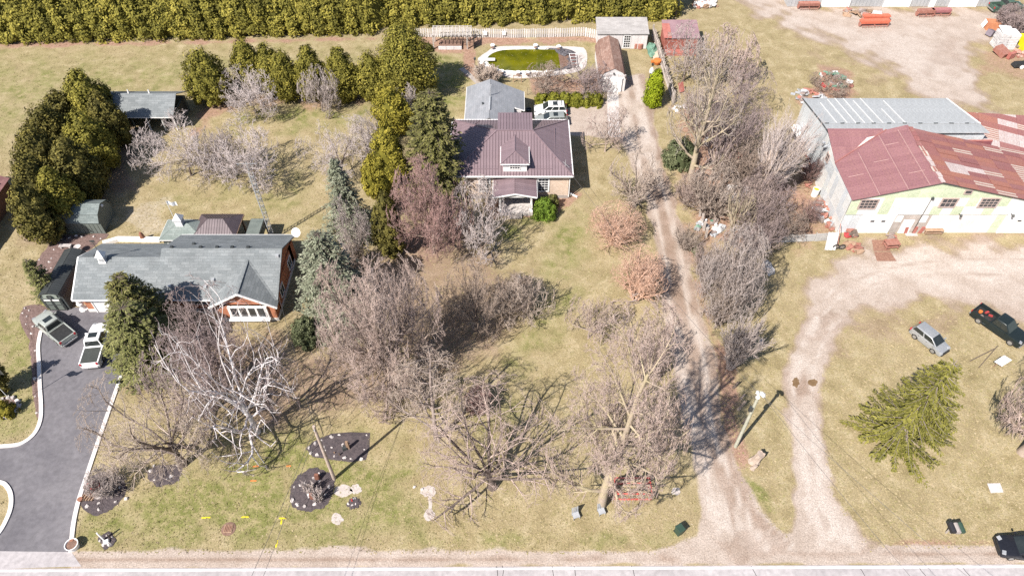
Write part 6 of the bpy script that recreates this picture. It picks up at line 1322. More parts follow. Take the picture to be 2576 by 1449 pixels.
# scrap in the open pickup bed
M_SCRAP = pm('scrap_metal', (.20, .15, .13), (.34, .28, .26), 3, .7, rand=.2); M_ORANGE = pm('orange_plastic', (.60, .19, .05), (.5, .15, .04), 2, .6); M_RED = pm('red_enamel', (.42, .06, .06), (.32, .05, .05), 2, .6); M_YELP = pm('yellow_paint', (.80, .72, .02), (.7, .6, .02), 2, .5); M_GRNP = pm('green_tarp', (.10, .20, .145), (.16, .27, .205), 2, .7, bump=.4); M_GREYP = pm('grey_tarp', (.30, .31, .33), (.40, .41, .43), 2, .6, bump=.4)
def bedpt(f, s, z): 
    a = tk.rotation_euler.z; return tk.location + V3((math.cos(a) * f - math.sin(a) * s, math.sin(a) * f + math.cos(a) * s, z))
tag(MB().lathe(bedpt(-2.15, -.1, .68), [(.16, 0), (.20, .1), (.19, .28), (.1, .3)], 12).build('bucket', M_ORANGE), 'orange bucket in the bed of the dark green pickup', 'bucket')
tag(MB().lathe(bedpt(-1.2, -.35, .68), [(.2, 0), (.36, .02), (.36, .2), (.2, .22)], 14).build('loose_tyre', M_TYRE), 'black tyre in the bed of the dark green pickup', 'tyre')
tag(MB().box(bedpt(-1.7, .4, .80), (.4, .22, .2), .4).box(bedpt(-1.25, .35, .76), (.2, .4, .15), 1.0).build('scrap_box', M_RED), 'red scrap boxes in the bed of the dark green pickup', 'box')
tag(MB().blob(bedpt(-1.8, -.5, .76), .14, 4).blob(bedpt(-1.68, -.42, .75), .11, 5).build('white_bag', M_SCRAP), 'pale crumpled bags in the bed of the dark green pickup', 'bag')

# ------------------------------------------------------------------ fences, arbor, pool
FN = thing('picket_fence', 'pale picket fence of wide boards along the hedge behind the pool', 'fence', G(1274, 92))
fp = [G(1046, 94), G(1195, 95), G(1300, 96), G(1400, 94), G(1470, 92), G(1502, 99)]; rd = random.Random(3)
board_me = None; tot = 0
for a, b in zip(fp[:-1], fp[1:]):
    d = b - a; Ls = d.length; ang = math.atan2(d.y, d.x); k = max(1, round(Ls / .36))
    for i in range(k):
        p = a + d * ((i + .5) / k)
        if board_me is None:
            o = MB().prism([(-.13, -.02), (.13, -.02), (.13, .02), (-.13, .02)], 0, 1.45).add([(-.13, -.02, 1.45), (.13, -.02, 1.45), (0, -.02, 1.55), (-.13, .02, 1.45), (.13, .02, 1.45), (0, .02, 1.55)], [(0, 1, 2), (5, 4, 3), (1, 4, 5, 2), (3, 0, 2, 5)]).build('board', pm('fence_board', (.50, .47, .44), (.62, .59, .56), 2.2, .9, rand=.12), FN, world=False); board_me = o.data
        else: o = link('board', board_me, None, FN)
        o.location = p - FN.location + V3((0, rd.uniform(-.05, .05), rd.uniform(-.05, .06))); o.rotation_euler = (rd.uniform(-.03, .03), 0, ang + rd.uniform(-.05, .05))
mb = MB()
for a, b in zip(fp[:-1], fp[1:]): mb.bar(a + V3((0, .07, .4)), b + V3((0, .07, .4)), .09, .05).bar(a + V3((0, .07, 1.15)), b + V3((0, .07, 1.15)), .09, .05)
mb.build('rail', M_WOOD, FN)
# grey board fence beside the lane
F2 = thing('board_fence', 'leaning grey board fence between the lane and the red shed', 'fence', G(1668, 170)); fp = [G(1640, 92), G(1655, 140), G(1672, 200), G(1684, 236), G(1692, 262)]; me2 = None
for a, b in zip(fp[:-1], fp[1:]):
    d = b - a; ang = math.atan2(d.y, d.x); k = max(1, round(d.length / .26))
    for i in range(k):
        p = a + d * ((i + .5) / k)
        if me2 is None: o = MB().box((0, 0, .95), (.22, .035, 1.9)).build('board', M_WOOD, F2, world=False); me2 = o.data
        else: o = link('board', me2, None, F2)
        o.location = p - F2.location + V3((0, 0, rd.uniform(-.15, .12))); o.rotation_euler = (rd.uniform(-.12, .06), rd.uniform(-.04, .04), ang + rd.uniform(-.07, .07))
mb = MB(); [mb.bar(a + V3((-.06, 0, z)), b + V3((-.06, 0, z)), .1, .06) for a, b in zip(fp[:-1], fp[1:]) for z in (.4, 1.5)]; mb.build('rail', M_WOOD, F2)
[MB().box(p + V3((.05, 0, 1.0)), (.16, .16, 2.1)).build('post', M_WOOD, F2) for p in fp]
# plank fence at the barn corner
F3 = thing('plank_fence', 'low fence of pale grey planks running from the thicket to the barn corner', 'fence', G(2000, 604)); a, b = G(1925, 612), G(2078, 606); k = 5
for i in range(k):
    for j in range(3): 
        q0, q1 = a + (b - a) * (i / k + .004), a + (b - a) * ((i + 1) / k - .004); MB().bar(q0 + V3((0, rd.uniform(-.03, .03), .22 + .4 * j)), q1 + V3((0, rd.uniform(-.03, .03), .22 + .4 * j + rd.uniform(-.03, .03))), .04, .37).build('plank', pm('silver_plank', (.42, .41, .41), (.55, .54, .53), 1.5, .8, rand=.12), F3)
[MB().box(a + (b - a) * (i / k) + V3((0, .08, .65)), (.12, .12, 1.35)).build('post', M_WOOD, F3) for i in range(k + 1)]
# garden arbor of white battens over a brick planter
ab0, ab1 = G(1090, 124), G(1192, 122); xa, xb_, ya_ = ab0.x, ab1.x, ab0.y
AR = thing('arbor', 'weathered white lattice arbor over a planter against the picket fence', 'arbor', ((xa + xb_) / 2, ya_ + 1, 0))
for x in (xa + .1, xb_ - 1.0):
    for y in (ya_, ya_ + 2.2): MB().box((x, y, 1.2), (.2, .2, 2.4)).build('post', M_WOOD, AR)
M_ARB = pm('bleached_batten', (.50, .46, .43), (.60, .56, .53), 2, .9, rand=.12)
for i in range(7): MB().box(((xa + xb_) / 2 - .2, ya_ - .3 + .45 * i, 2.52), (xb_ - xa - .2, .09, .06)).build('batten', M_ARB, AR)
for i in range(11): MB().box((xa + (xb_ - xa - .4) * i / 10, ya_ + 1.0, 2.44), (.08, 3.3, .08)).build('rafter', M_ARB, AR)
for i in range(3): MB().box((xb_ - 1.1 + .55 * i, ya_ + .9, .95), (.06, 2.0, 1.9)).build('screen_frame', M_POST, AR) if i == 2 else None
pl0, pl1 = G(1103, 125), G(1162, 125)
PLN = thing('raised_planter', 'low raised planter with pale blocks and brown soil under the arbor', 'planter', ((pl0.x + pl1.x) / 2, pl0.y + .8, 0))
for i in range(3): 
    w_ = (pl1.x - pl0.x) / 3; MB().box((pl0.x + w_ * (i + .5), pl0.y, .25), (w_ - .04, .2, .5)).build('block', M_SIDING, PLN)
MB().box(((pl0.x + pl1.x) / 2, pl0.y + 1.1, .2), (pl1.x - pl0.x - .1, 1.9, .4)).build('soil', pm('planter_soil', (.17, .10, .075), (.24, .155, .12), 5, .95, bump=.6), PLN)
for i, (x, lb) in enumerate(((1123, 'left dark wire screen panel under the arbor'), (1147, 'middle dark wire screen panel under the arbor'), (1160, 'right dark wire screen panel under the arbor'))):
    p = G(x, 108); s_ = thing('wire_screen', lb, 'screen', p); [MB().box(p + V3((k * .45 - .45, 0, .7)), (.04, .04, 1.4)).build('upright', M_POST, s_) for k in range(3)]; [MB().box(p + V3((0, 0, .2 + .4 * k)), (1.0, .03, .04)).build('rail', M_POST, s_) for k in range(4)]
for i, (x, lb) in enumerate(((1063 / 3.68 * .6903 + 1480 * .6903, 'white slatted birdhouse on the picket fence, left one'), (1312 / 3.68 * .6903 + 1480 * .6903, 'white slatted birdhouse on the picket fence, right one'))):
    p = G(x, 95) + V3((0, -.12, 0)); t = thing('fence_birdhouse', lb, 'birdhouse', p); MB().box(p + V3((0, 0, .75)), (.55, .25, .55)).build('box', M_WHITE, t); [MB().box(p + V3((0, -.14, .55 + .14 * k)), (.6, .05, .06)).build('slat', M_TRIM, t) for k in range(4)]; MB().box(p + V3((0, 0, 1.06)), (.7, .35, .06)).build('roof', M_TRIM, t)
# pool
pc = G(1330, 152); pool_D = spline([(1222, 148), (1240, 132), (1275, 125), (1360, 124), (1425, 128), (1441, 142), (1436, 162), (1405, 176), (1340, 182), (1270, 180), (1232, 166)], 5, True)
patio_D = spline([(1203, 150), (1225, 132), (1250, 119), (1330, 117), (1450, 119), (1474, 128), (1476, 160), (1462, 178), (1420, 188), (1330, 197), (1285, 197), (1250, 186), (1222, 172)], 5, True)
def D2W(pts): return [(G(*q).x, G(*q).y) for q in pts]
def ringmesh(outer, inner, z, th, name, mat, label, cat):
    n = len(outer); v = [(x, y, z) for x, y in outer] + [(x, y, z) for x, y in inner] + [(x, y, z - th) for x, y in outer] + [(x, y, z - th) for x, y in inner]
    f = [(i, (i + 1) % n, n + (i + 1) % n, n + i) for i in range(n)] + [(2 * n + i, 2 * n + (i + 1) % n, (i + 1) % n, i) for i in range(n)] + [(n + i, n + (i + 1) % n, 3 * n + (i + 1) % n, 3 * n + i) for i in range(n)]
    mb = MB().add(v, f); o = mb.build(name, mat); bm = bmesh.new(); bm.from_mesh(o.data); bmesh.ops.recalc_face_normals(bm, faces=bm.faces); bm.to_mesh(o.data); bm.free(); return tag(o, label, cat, None, 'structure')
def resample(P, n):
    P = [V3((p[0], p[1], 0)) for p in P]; P.append(P[0]); d = [0]
    for a, b in zip(P[:-1], P[1:]): d.append(d[-1] + (b - a).length)
    out = []; j = 0
    for i in range(n):
        s = d[-1] * i / n
        while d[j + 1] < s: j += 1
        q = P[j].lerp(P[j + 1], (s - d[j]) / max(1e-6, d[j + 1] - d[j])); out.append((q.x, q.y))
    return out
poolW, patW = resample(D2W(pool_D), 64), resample(D2W(patio_D), 64)
def radial(P, c, k): return [(c[0] + (x - c[0]) * k, c[1] + (y - c[1]) * k) for x, y in P]
def ang_sort(P, c, n=64):            # one point per direction so that rings match up
    A = sorted((math.atan2(y - c[1], x - c[0]), math.hypot(x - c[0], y - c[1])) for x, y in P); a = np.array([q[0] for q in A]); r = np.array([q[1] for q in A]); t = np.linspace(-math.pi, math.pi, n, endpoint=False)
    rr = np.interp(t, np.concatenate([a - 2 * math.pi, a, a + 2 * math.pi]), np.tile(r, 3)); return [(c[0] + q * math.cos(s), c[1] + q * math.sin(s)) for q, s in zip(rr, t)]
cc = (pc.x, pc.y); poolW = ang_sort(resample(D2W(pool_D), 200), cc); patW = ang_sort(resample(D2W(patio_D), 200), cc)
M_LINER = pm('white_pool_cover', (.86, .85, .83), (.70, .68, .66), 2.5, .6, bump=.6)
ringmesh(patW, poolW, .05, .12, 'pool_patio', M_CONC, 'pale concrete patio ringing the green pool', 'patio')
n = N('green_pool_water'); oc = coord(n); col = n.ramp(n.noise(.35, 3, .5, oc), [(.35, (.060, .066, .004)), (.65, (.145, .14, .005))]); n.bump(n.noise(2.5, 3, .5, oc), .12, .05); M_POOL = n.done(col, .1, 0, .5)
mb = MB(); mb.prism(radial(poolW, cc, 1.03), -.12, .018); tag(mb.build('pool_water', M_POOL), 'murky yellow green water in the oval swimming pool', 'pool', None, 'structure')
PCV = thing('pool_cover', 'crumpled white pool cover lying along the pool rim', 'pool cover', (*cc, 0)); rd = random.Random(8)
mb = MB(); nn = 64
R0 = [(cc[0] + (x - cc[0]) * (1.07 + rd.uniform(0, .03)), cc[1] + (y - cc[1]) * (1.07 + rd.uniform(0, .03))) for x, y in poolW]; R1 = [(x + rd.uniform(-.12, .12), y + rd.uniform(-.12, .12)) for x, y in radial(poolW, cc, 1.0)]; R2 = radial(poolW, cc, .955)
v = [(x, y, .06) for x, y in R0] + [(x, y, .16 + rd.uniform(-.05, .08)) for x, y in R1] + [(x, y, -.03) for x, y in R2]
keep = [i for i in range(nn) if not (-.7 < -math.pi + 2 * math.pi * i / nn < .75)]
f = [(i, (i + 1) % nn, nn + (i + 1) % nn, nn + i) for i in keep] + [(nn + i, nn + (i + 1) % nn, 2 * nn + (i + 1) % nn, 2 * nn + i) for i in keep]; mb.add(v, f)
lw = mb.build('liner', M_LINER, PCV, smooth=True)
mb = MB(); keep = [i for i in range(nn) if -.75 < -math.pi + 2 * math.pi * i / nn < .8]
f = [(i, (i + 1) % nn, nn + (i + 1) % nn, nn + i) for i in keep] + [(nn + i, nn + (i + 1) % nn, 2 * nn + (i + 1) % nn, 2 * nn + i) for i in keep]
TP = thing('dark_tarp', 'crumpled dark tarp and dead leaves over the right end of the pool', 'tarp', (*cc, 0)); mb.add(v, f); mb.build('folds', pm('dark_tarp', (.05, .05, .06), (.14, .13, .14), 4, .7, bump=.6), TP)
q = [p for p in poolW if p[0] > G(1404, 150).x]; q = [(G(1404, 130).x, G(1404, 128).y)] * 0 + q
mb = MB(); mb.prism(q + [], .02, .028) if len(q) > 2 else None; mb.build('leaf_litter', pm('wet_leaves', (.13, .075, .055), (.22, .14, .11), 4, .9, bump=.5), TP)
for x, y in ((1408, 130), (1415, 134), (1425, 138), (1436, 148), (1442, 156), (1440, 166), (1432, 172)): mb = MB(); mb.blob(G(x, y) + V3((0, 0, .08)), .5, int(x), rough=.5, sz=(1.2, 1, .6)); mb.build('fold', MATS['dark_tarp'], TP)
ld = thing('ladder', 'white ladder lying across the right end of the pool', 'ladder', G(1438, 150, .3)); a, b = G(1432, 136, .45), G(1440, 168, .35)
MB().bar(a, b, .07).bar(a + V3((1.0, .1, 0)), b + V3((.75, 0, 0)), .07).build('rail', M_TRIM, ld)
for i in range(9): MB().bar(a + (b - a) * (i / 8), a + (b - a) * (i / 8) + V3((.95 - .025 * i, .05, 0)), .06).build('rung', M_REDM if i % 2 else M_TRIM, ld)
dvb = thing('diving_board', 'white board at the left end of the pool', 'diving board', G(1222, 157)); MB().box(G(1224, 156) + V3((0, 0, .4)), (2.6, .65, .09)).build('plank', M_WHITE, dvb); MB().box(G(1214, 157) + V3((0, 0, .18)), (.5, .6, .36)).build('stand', M_WHITE, dvb)
for i, (x, y, lb) in enumerate(((1239, 120, 'white planter pot with soil above the pool rim'), (1347, 120, 'white pot on the far rim of the pool'), (1405, 123, 'white pot on the far right rim of the pool'), (1262, 185, 'white pot on the near left rim of the pool'), (1303, 188, 'white pot on the near rim left of the grey bucket'), (1327, 188, 'grey white bucket on the near rim of the pool'), (1212, 165, 'pale pot with brown soil at the left rim'))):
    t = thing('rim_pot', lb, 'pot', G(x, y, .06)); MB().lathe(G(x, y, .06), [(.25, 0), (.34, .35), (.38, .45), (.32, .45), (.28, .38)], 12).build('pot', M_WHITE, t, smooth=True); MB().lathe(G(x, y, .44), [(.29, 0), (.05, .03)], 10).build('soil', MATS['planter_soil'], t)
lp = thing('garden_lamp', 'thin dark post with small lantern beside the reddish garden walk', 'lamp post', G(1196, 190)); p = G(1196, 190); MB().tube([p, p + V3((0, 0, 2.6))], .05, 6).build('post', M_POST, lp); MB().lathe(p + V3((0, 0, 2.5)), [(.08, 0), (.16, .1), (.16, .4), (.05, .5)], 6).build('lantern', M_CHAR, lp)
pf = thing('pool_gate', 'pale timber gate frame between annex and pool', 'gate', G(1300, 212)); a, b = G(1292, 208), G(1312, 208); MB().bar(a, a + V3((0, 0, 1.2)), .09).bar(b, b + V3((0, 0, 1.2)), .09).build('post', M_WOODB, pf); MB().bar(a + V3((0, 0, 1.15)), b + V3((0, 0, 1.15)), .09).bar(a + V3((0, 0, .5)), b + V3((0, 0, .5)), .09).build('rail', M_WOODB, pf)
wf = thing('wire_fence', 'thin dark wire fence behind the boxwoods', 'fence', G(1420, 238)); a, b = G(1326, 240), G(1510, 238); [MB().bar(a + (b - a) * (i / 9), a + (b - a) * (i / 9) + V3((0, 0, 1.2)), .05).build('post', M_POST, wf) for i in range(10)]; [MB().bar(a + V3((0, 0, z)), b + V3((0, 0, z)), .025).build('wire', M_POST, wf) for z in (.2, .5, .85, 1.15)]
# ------------------------------------------------------------------ poles and wires
M_POLE = pm('pole_wood', (.36, .28, .235), (.46, .38, .33), 3, .9); M_POLEG = pm('pole_wood_green', (.33, .33, .255), (.43, .42, .35), 3, .9)
def upole(label, b, top, mat, seed=0):
    p = G(*b); H = HT(p, top); t = thing('utility_pole', label, 'utility pole', p); MB().tube([p, p + V3((0, 0, H * .5)), p + V3((0, 0, H))], .17, 10, .12).build('shaft', mat, t, smooth=True)
    return t, p, H
u1, pa_, Ha = upole('brown wooden utility pole at the edge of the round mulch bed', (841, 1204), 1072, M_POLE)
MB().tube([pa_ + V3((0, -.2, Ha - .4)), pa_ + V3((0, .2, Ha - .4))], .05, 6).build('insulator', M_WHITE, u1)
u2, pb_, Hb = upole('greenish utility pole with pale fittings between lane and barn drive', (1850, 1123), 986, M_POLEG)
for i, (dx, dz) in enumerate(((.12, 0), (-.28, .15), (.3, -.25), (-.1, -.5))): MB().blob(pb_ + V3((dx, -.1, Hb + dz - .1)), .17, i, flat=False, rough=.4).build('fitting', M_TRIM, u2)
MB().box(pb_ + V3((-.2, -.05, Hb * .72)), (.3, .25, .6)).build('junction_box', M_CHAR, u2)
M_WIRE = pm('cable', (.10, .095, .10), None, 3, .6)
def wire(label, a, b, sag, r=.016):
    a, b = V3(a), V3(b); pts = [a.lerp(b, t) - V3((0, 0, sag * 4 * t * (1 - t))) for t in np.linspace(0, 1, 14)]
    return tag(MB().tube(pts, r, 4).build('overhead_wire', M_WIRE), label, 'wire')
wire('overhead wire from the right pole to the plum roofed house', pb_ + V3((0, 0, Hb - .3)), (7.2, 68.0, 3.8), .9)
wire('overhead wire from the right pole across the road, left strand', pb_ + V3((0, 0, Hb - .1)), (33.0, 8, 9.3), .6)
wire('overhead wire from the right pole across the road, right strand', pb_ + V3((.1, 0, Hb - .3)), (40.0, 8, 9.3), .7)
wire('overhead wire from the left pole across the road, left strand', pa_ + V3((0, 0, Ha - .3)), (-20.6, 8, 9.0), .6)
wire('overhead wire from the left pole across the road, right strand', pa_ + V3((.1, 0, Ha - .5)), (-19.4, 8, 8.6), .7)
wire('overhead wire from the left pole back over the birch to the ranch house', pa_ + V3((0, 0, Ha - .4)), (-24.4, 49.5, 2.9), .7)
# ------------------------------------------------------------------ mulch beds and rocks
M_MULCH = pm('dark_mulch', (.060, .050, .055), (.105, .085, .088), 5, .95, bump=.9, bscale=14); M_MULCHR = pm('red_brown_mulch', (.13, .085, .075), (.21, .145, .13), 5, .95, bump=.9, bscale=14)
M_ROCK = pm('pale_rock', (.58, .53, .51), (.42, .38, .37), 5, .9, rand=.15, bump=.4)
ROCKS = []
for s in range(5):
    mb = MB(); mb.blob((0, 0, 0), 1, 50 + s, n=7, m=5, rough=.3, sz=(1.1, .9, .8), flat=True); bm_me = bpy.data.meshes.new('rock'); bm_me.from_pydata([tuple(v) for v in mb.v], [], mb.f); bm_me.materials.append(M_ROCK); ROCKS.append(bm_me)
rk = random.Random(21)
def rocks(pts, label, group, r=(.10, .20)):
    for x, y in pts:
        o = link('rock', rk.choice(ROCKS)); o.location = G(x, y) + V3((0, 0, .05)); s = rk.uniform(*r); o.scale = (s, s * rk.uniform(.8, 1.2), s * rk.uniform(.8, 1.1)); o.rotation_euler = (0, 0, rk.uniform(0, 6)); tag(o, label, 'rock', group)
def bed(name, pts, mat, label, smooth=True, h=.06):
    P = spline(pts, 5, True) if smooth else pts; W_ = D2W(P); c = (sum(p[0] for p in W_) / len(W_), sum(p[1] for p in W_) / len(W_))
    rb = random.Random(len(ROCKS) + int(pts[0][0])); n = len(W_); rings = []
    for k, z in ((1.04, -.03), (1.0, .02), (.8, h), (.45, h * 1.4)): rings.append([(c[0] + (x - c[0]) * k + rb.uniform(-.14, .14), c[1] + (y - c[1]) * k + rb.uniform(-.14, .14), z + (rb.uniform(-.02, .03) if k < 1 else 0)) for x, y in W_])
    v = [p for r in rings for p in r] + [(*c, h * 1.5)]; f = [(a * n + i, a * n + (i + 1) % n, (a + 1) * n + (i + 1) % n, (a + 1) * n + i) for a in range(3) for i in range(n)] + [(3 * n + i, 3 * n + (i + 1) % n, 4 * n) for i in range(n)]
    o = MB().add(v, f).build(name, mat); bm = bmesh.new(); bm.from_mesh(o.data); bmesh.ops.recalc_face_normals(bm, faces=bm.faces)
    if sum(fc.normal.z for fc in bm.faces) < 0: bmesh.ops.reverse_faces(bm, faces=bm.faces)
    bm.to_mesh(o.data); bm.free(); return tag(o, label, 'garden bed', None, 'structure')
def T2(x, y, ox=930, oy=1379): return ((ox + x / 2.0126) * .6903, (oy + y / 2.0126) * .6903)
bed('mulch_bed', [T2(*p) for p in ((370, 520), (430, 455), (560, 408), (700, 400), (845, 402), (835, 500), (815, 600), (700, 606), (560, 600), (420, 575))], M_MULCH, 'wide dark mulch bed crossed by the utility pole', False)
bed('mulch_bed', [T2(*p) for p in ((300, 730), (420, 660), (540, 690), (585, 760), (560, 860), (500, 940), (380, 972), (290, 950), (262, 860))], M_MULCH, 'round dark mulch bed below the utility pole')
bed('mulch_bed', [T2(*p) for p in ((672, 915), (715, 875), (765, 885), (768, 925), (735, 955), (690, 950))], M_MULCH, 'smallest round mulch bed with three white rocks')
rocks([T2(*p) for p in ((395, 510), (440, 477), (486, 455), (562, 432), (620, 415), (455, 560), (515, 530), (563, 510), (580, 572), (655, 582), (705, 590), (782, 592), (818, 418), (803, 522), (410, 547), (500, 508))], 'pale rock in the wide dark mulch bed', 'rocks in the wide mulch bed')
rocks([T2(*p) for p in ((288, 798), (330, 785), (365, 775), (470, 700), (470, 755), (540, 797), (515, 850), (276, 895), (312, 925), (365, 940), (436, 922), (462, 862), (405, 855))], 'pale rock in the round dark mulch bed', 'rocks in the round mulch bed')
rocks([T2(*p) for p in ((684, 920), (712, 930), (738, 922), (732, 882))], 'white rock in the smallest mulch bed', 'rocks in the smallest mulch bed')
def T1(x, y): return T2(x, y, 0)
bed('mulch_bed', [T1(*p) for p in ((605, 830), (650, 740), (720, 700), (820, 695), (900, 740), (930, 820), (890, 890), (800, 970), (720, 995), (650, 980), (590, 900))], M_MULCH, 'dark mulch bed with red ornament by the driveway curb')
bed('mulch_bed', [T1(*p) for p in ((1075, 680), (1150, 640), (1250, 630), (1325, 650), (1310, 740), (1220, 785), (1120, 770))], M_MULCH, 'dark mulch bed round the foot of the grey brown spreading tree')
bed('mulch_bed', [T1(*p) for p in ((730, 1170), (780, 1130), (830, 1140), (850, 1190), (820, 1235), (760, 1240))], M_MULCH, 'small mulch bed with white stakes near the road')
rocks([T1(*p) for p in ((655, 750), (643, 775), (810, 760), (815, 800), (878, 800), (728, 915), (640, 938), (728, 960), (852, 905), (928, 882), (790, 725), (815, 718))], 'pale rock in the mulch bed with the red ornament', 'rocks in the driveway bed')
rocks([T1(*p) for p in ((1298, 640), (1138, 745), (1225, 740), (1258, 718), (1105, 680), (1130, 640))], 'pale rock round the foot of the grey brown tree', 'rocks round the spreading tree')
rocks([T1(*p) for p in ((735, 1190), (760, 1222), (805, 1218), (822, 1170), (790, 1150))], 'pale rock in the small bed near the road', 'rocks in the small road bed')
def T0(x, y): return T2(x, y, 0, 700)
bed('rock_garden', [T0(*p) for p in ((430, 330), (780, 310), (720, 370), (620, 450), (560, 430), (470, 440), (400, 540), (340, 640), (280, 600), (270, 520), (330, 430))], M_MULCHR, 'brown mulched rock garden between the two dark sheds', True)
bed('border_bed', [T0(*p) for p in ((160, 870), (200, 835), (330, 840), (350, 880), (290, 950), (280, 1020), (270, 1100), (270, 1250), (300, 1440), (315, 1600), (270, 1640), (245, 1500), (240, 1300), (220, 1150), (210, 1050), (150, 960))], M_MULCHR, 'brown mulch border along the left driveway curb')
rocks([T0(*p) for p in ((398, 425), (380, 490), (362, 517), (298, 546), (343, 570), (378, 562), (290, 500), (560, 322), (600, 330), (585, 425), (690, 330), (740, 345), (510, 340), (450, 350))], 'pale stone in the brown rock garden between the sheds', 'rocks in the rock garden')
rocks([T0(*p) for p in ((185, 855), (200, 915), (170, 890), (195, 972), (245, 990), (232, 1040), (215, 870), (262, 1145 + 20), (258, 1372), (262, 1500), (275, 1620))], 'pale stone in the brown border along the left curb', 'rocks in the left border')
bed('round_rock_bed', [T1(*p) for p in ((-40, 200), (0, 150), (70, 135), (130, 165), (130, 220), (90, 270), (20, 290), (-40, 270))], M_MULCHR, 'rock edged bed round the small yellow green bush at the left edge')
rocks([T1(*p) for p in ((60, 140), (100, 145), (130, 170), (135, 205), (115, 240), (85, 265), (45, 280), (10, 285), (20, 160))], 'grey stone edging the bed at the left edge', 'rocks edging the left bed', (.2, .3))
rocks([(712 + 330, 1225), (1062, 1230)], 'white rock beside the pale gravel patch under the tree', 'rocks under the dark spreading tree'); 
# white quartz boulder in the barn yard grass
bl = MB().blob(G(1931, 678), 1.15, 77, n=10, m=7, rough=.35, sz=(.55, 1.0, .45)); tag(bl.build('boulder', pm('grey_boulder', (.50, .48, .48), (.36, .35, .35), 3, .9, bump=.5)), 'large pale grey boulder in the grass left of the barn yard', 'boulder')
# ornaments in the beds
def wheelr(p, r, rz=0, mat=None, w=.06):
    mb = MB(); n = 14; pts = [V3((r * math.cos(2 * math.pi * i / n), 0, r * math.sin(2 * math.pi * i / n))) for i in range(n + 1)]; M = Matrix.Rotation(rz, 3, 'Z')
    mb.tube([p + M @ q for q in pts], w / 2, 5, cap=False)
    for i in range(6): mb.bar(p, p + M @ V3((r * math.cos(math.pi * i / 3), 0, r * math.sin(math.pi * i / 3))), .035)
    return mb
t = thing('garden_pump', 'red painted hand pump ornament in the driveway bed', 'ornament', G(*T1(725, 860))); p = G(*T1(725, 860)); MB().tube([p, p + V3((0, 0, 1.1))], .09, 8).tube([p + V3((0, 0, 1.1)), p + V3((0, 0, 1.5))], .14, 8, .09).build('body', M_RED, t, smooth=True); MB().tube([p + V3((0, 0, 1.35)), p + V3((.5, .1, 1.45)), p + V3((.8, .15, 1.0))], .04, 6).build('handle', M_RED, t); MB().tube([p + V3((0, 0, .95)), p + V3((-.3, -.1, .9)), p + V3((-.38, -.12, .75))], .05, 6).build('spout', M_RED, t); MB().lathe(p, [(.35, 0), (.35, .12), (.12, .14)], 10).build('base', M_ROCK, t); wheelr(p + V3((-.3, .5, 1.0)), .55, .4, M_RED, .08).build('flywheel', M_RED, t)
t = thing('driftwood_seat', 'brown log and twig ornament in the driveway bed', 'ornament', G(*T1(645, 870))); p = G(*T1(645, 870)); [MB().tube([p + V3((-.5 + .25 * i, -.4, .15)), p + V3((-.1 + .25 * i, .7, .25 + .1 * (i % 2)))], .09, 6, .05).build('log', M_WOODB, t) for i in range(5)]
t = thing('clay_pot', 'brown clay pot by the curb in the driveway bed', 'pot', G(*T1(597, 895))); p = G(*T1(597, 895)); MB().lathe(p, [(.14, 0), (.22, .28), (.23, .34), (.19, .34)], 12).build('pot', pm('terracotta', (.30, .14, .09), None, 3, .8), t, smooth=True)
def stakes(label, D, kinds, cat='ornament', name='garden_ornament'):
    p = G(*D); t = thing(name, label, cat, p)
    for i, (dx, dy, w, h, m) in enumerate(kinds): MB().box(p + V3((dx, dy, h / 2)), (w, w * .7, h), rz=.4 * i, taper=.8).build('post' if h > w * 2 else 'block', m, t)
    return t
stakes('wooden stump post with dark slab beside it in the wide mulch bed', T2(685, 515), ((0, 0, .3, 1.3, M_WOODB), (-.3, -.1, .5, .45, M_CHAR), (-.45, .1, .25, .7, M_ROCK)))
stakes('low bent wooden bar in the wide mulch bed', T2(620, 565), ((0, 0, .12, .5, M_POST), (-.5, .2, .12, .3, M_WOODB)))
stakes('brown barrel ornament at the top of the round mulch bed', T2(460, 735), ((0, 0, .45, .8, pm('rust_iron', (.22, .10, .07), None, 3, .8)), (-.35, -.05, .25, .35, M_ROCK)))
stakes('rusty pump ornament with dry stalks in the round mulch bed', T2(420, 880), ((0, 0, .35, .9, MATS['rust_iron']), (-.25, .2, .4, .5, M_TRIM)))
bt('dry grass clump left in the round mulch bed', T2(405, 835), T2(0, 770)[1], 26, 'fan', T_TAN, T_PALE, 280, name='ornamental_grass', cat='plant', stems=14, dens=.6)
bt('dry grass clump right in the round mulch bed', T2(475, 895), T2(0, 830)[1], 24, 'fan', T_TAN, T_PALE, 281, name='ornamental_grass', cat='plant', stems=14, dens=.6)
stakes('white crossed stakes sign in the small road bed', T1(765, 1185), ((0, 0, .14, 1.5, M_TRIM), (.3, -.2, .5, .3, M_TRIM), (.6, .1, .12, 1.0, M_POST)))
stakes('red and white ornament in the smallest mulch bed', T2(712, 900), ((0, 0, .16, .4, M_RED), (.1, .1, .12, .3, M_TRIM)))
t = thing('white_planter', 'round white tub planter at the foot of the driveway curb', 'planter', G(*T1(545, 1235))); p = t.location.copy(); MB().lathe(p, [(.42, 0), (.50, .55), (.55, .62), (.48, .62), (.44, .5)], 18).build('tub', M_TRIM, t, smooth=True); MB().lathe(p + V3((0, 0, .52)), [(.45, 0), (.05, .03)], 14).build('soil', MATS['planter_soil'], t)
t = thing('clay_planter', 'brown jug planter just behind the white tub planter', 'planter', G(*T1(548, 1200))); p = t.location.copy(); MB().lathe(p, [(.16, 0), (.25, .25), (.25, .45), (.15, .55), (.18, .6)], 14).build('jug', MATS['terracotta'], t, smooth=True)
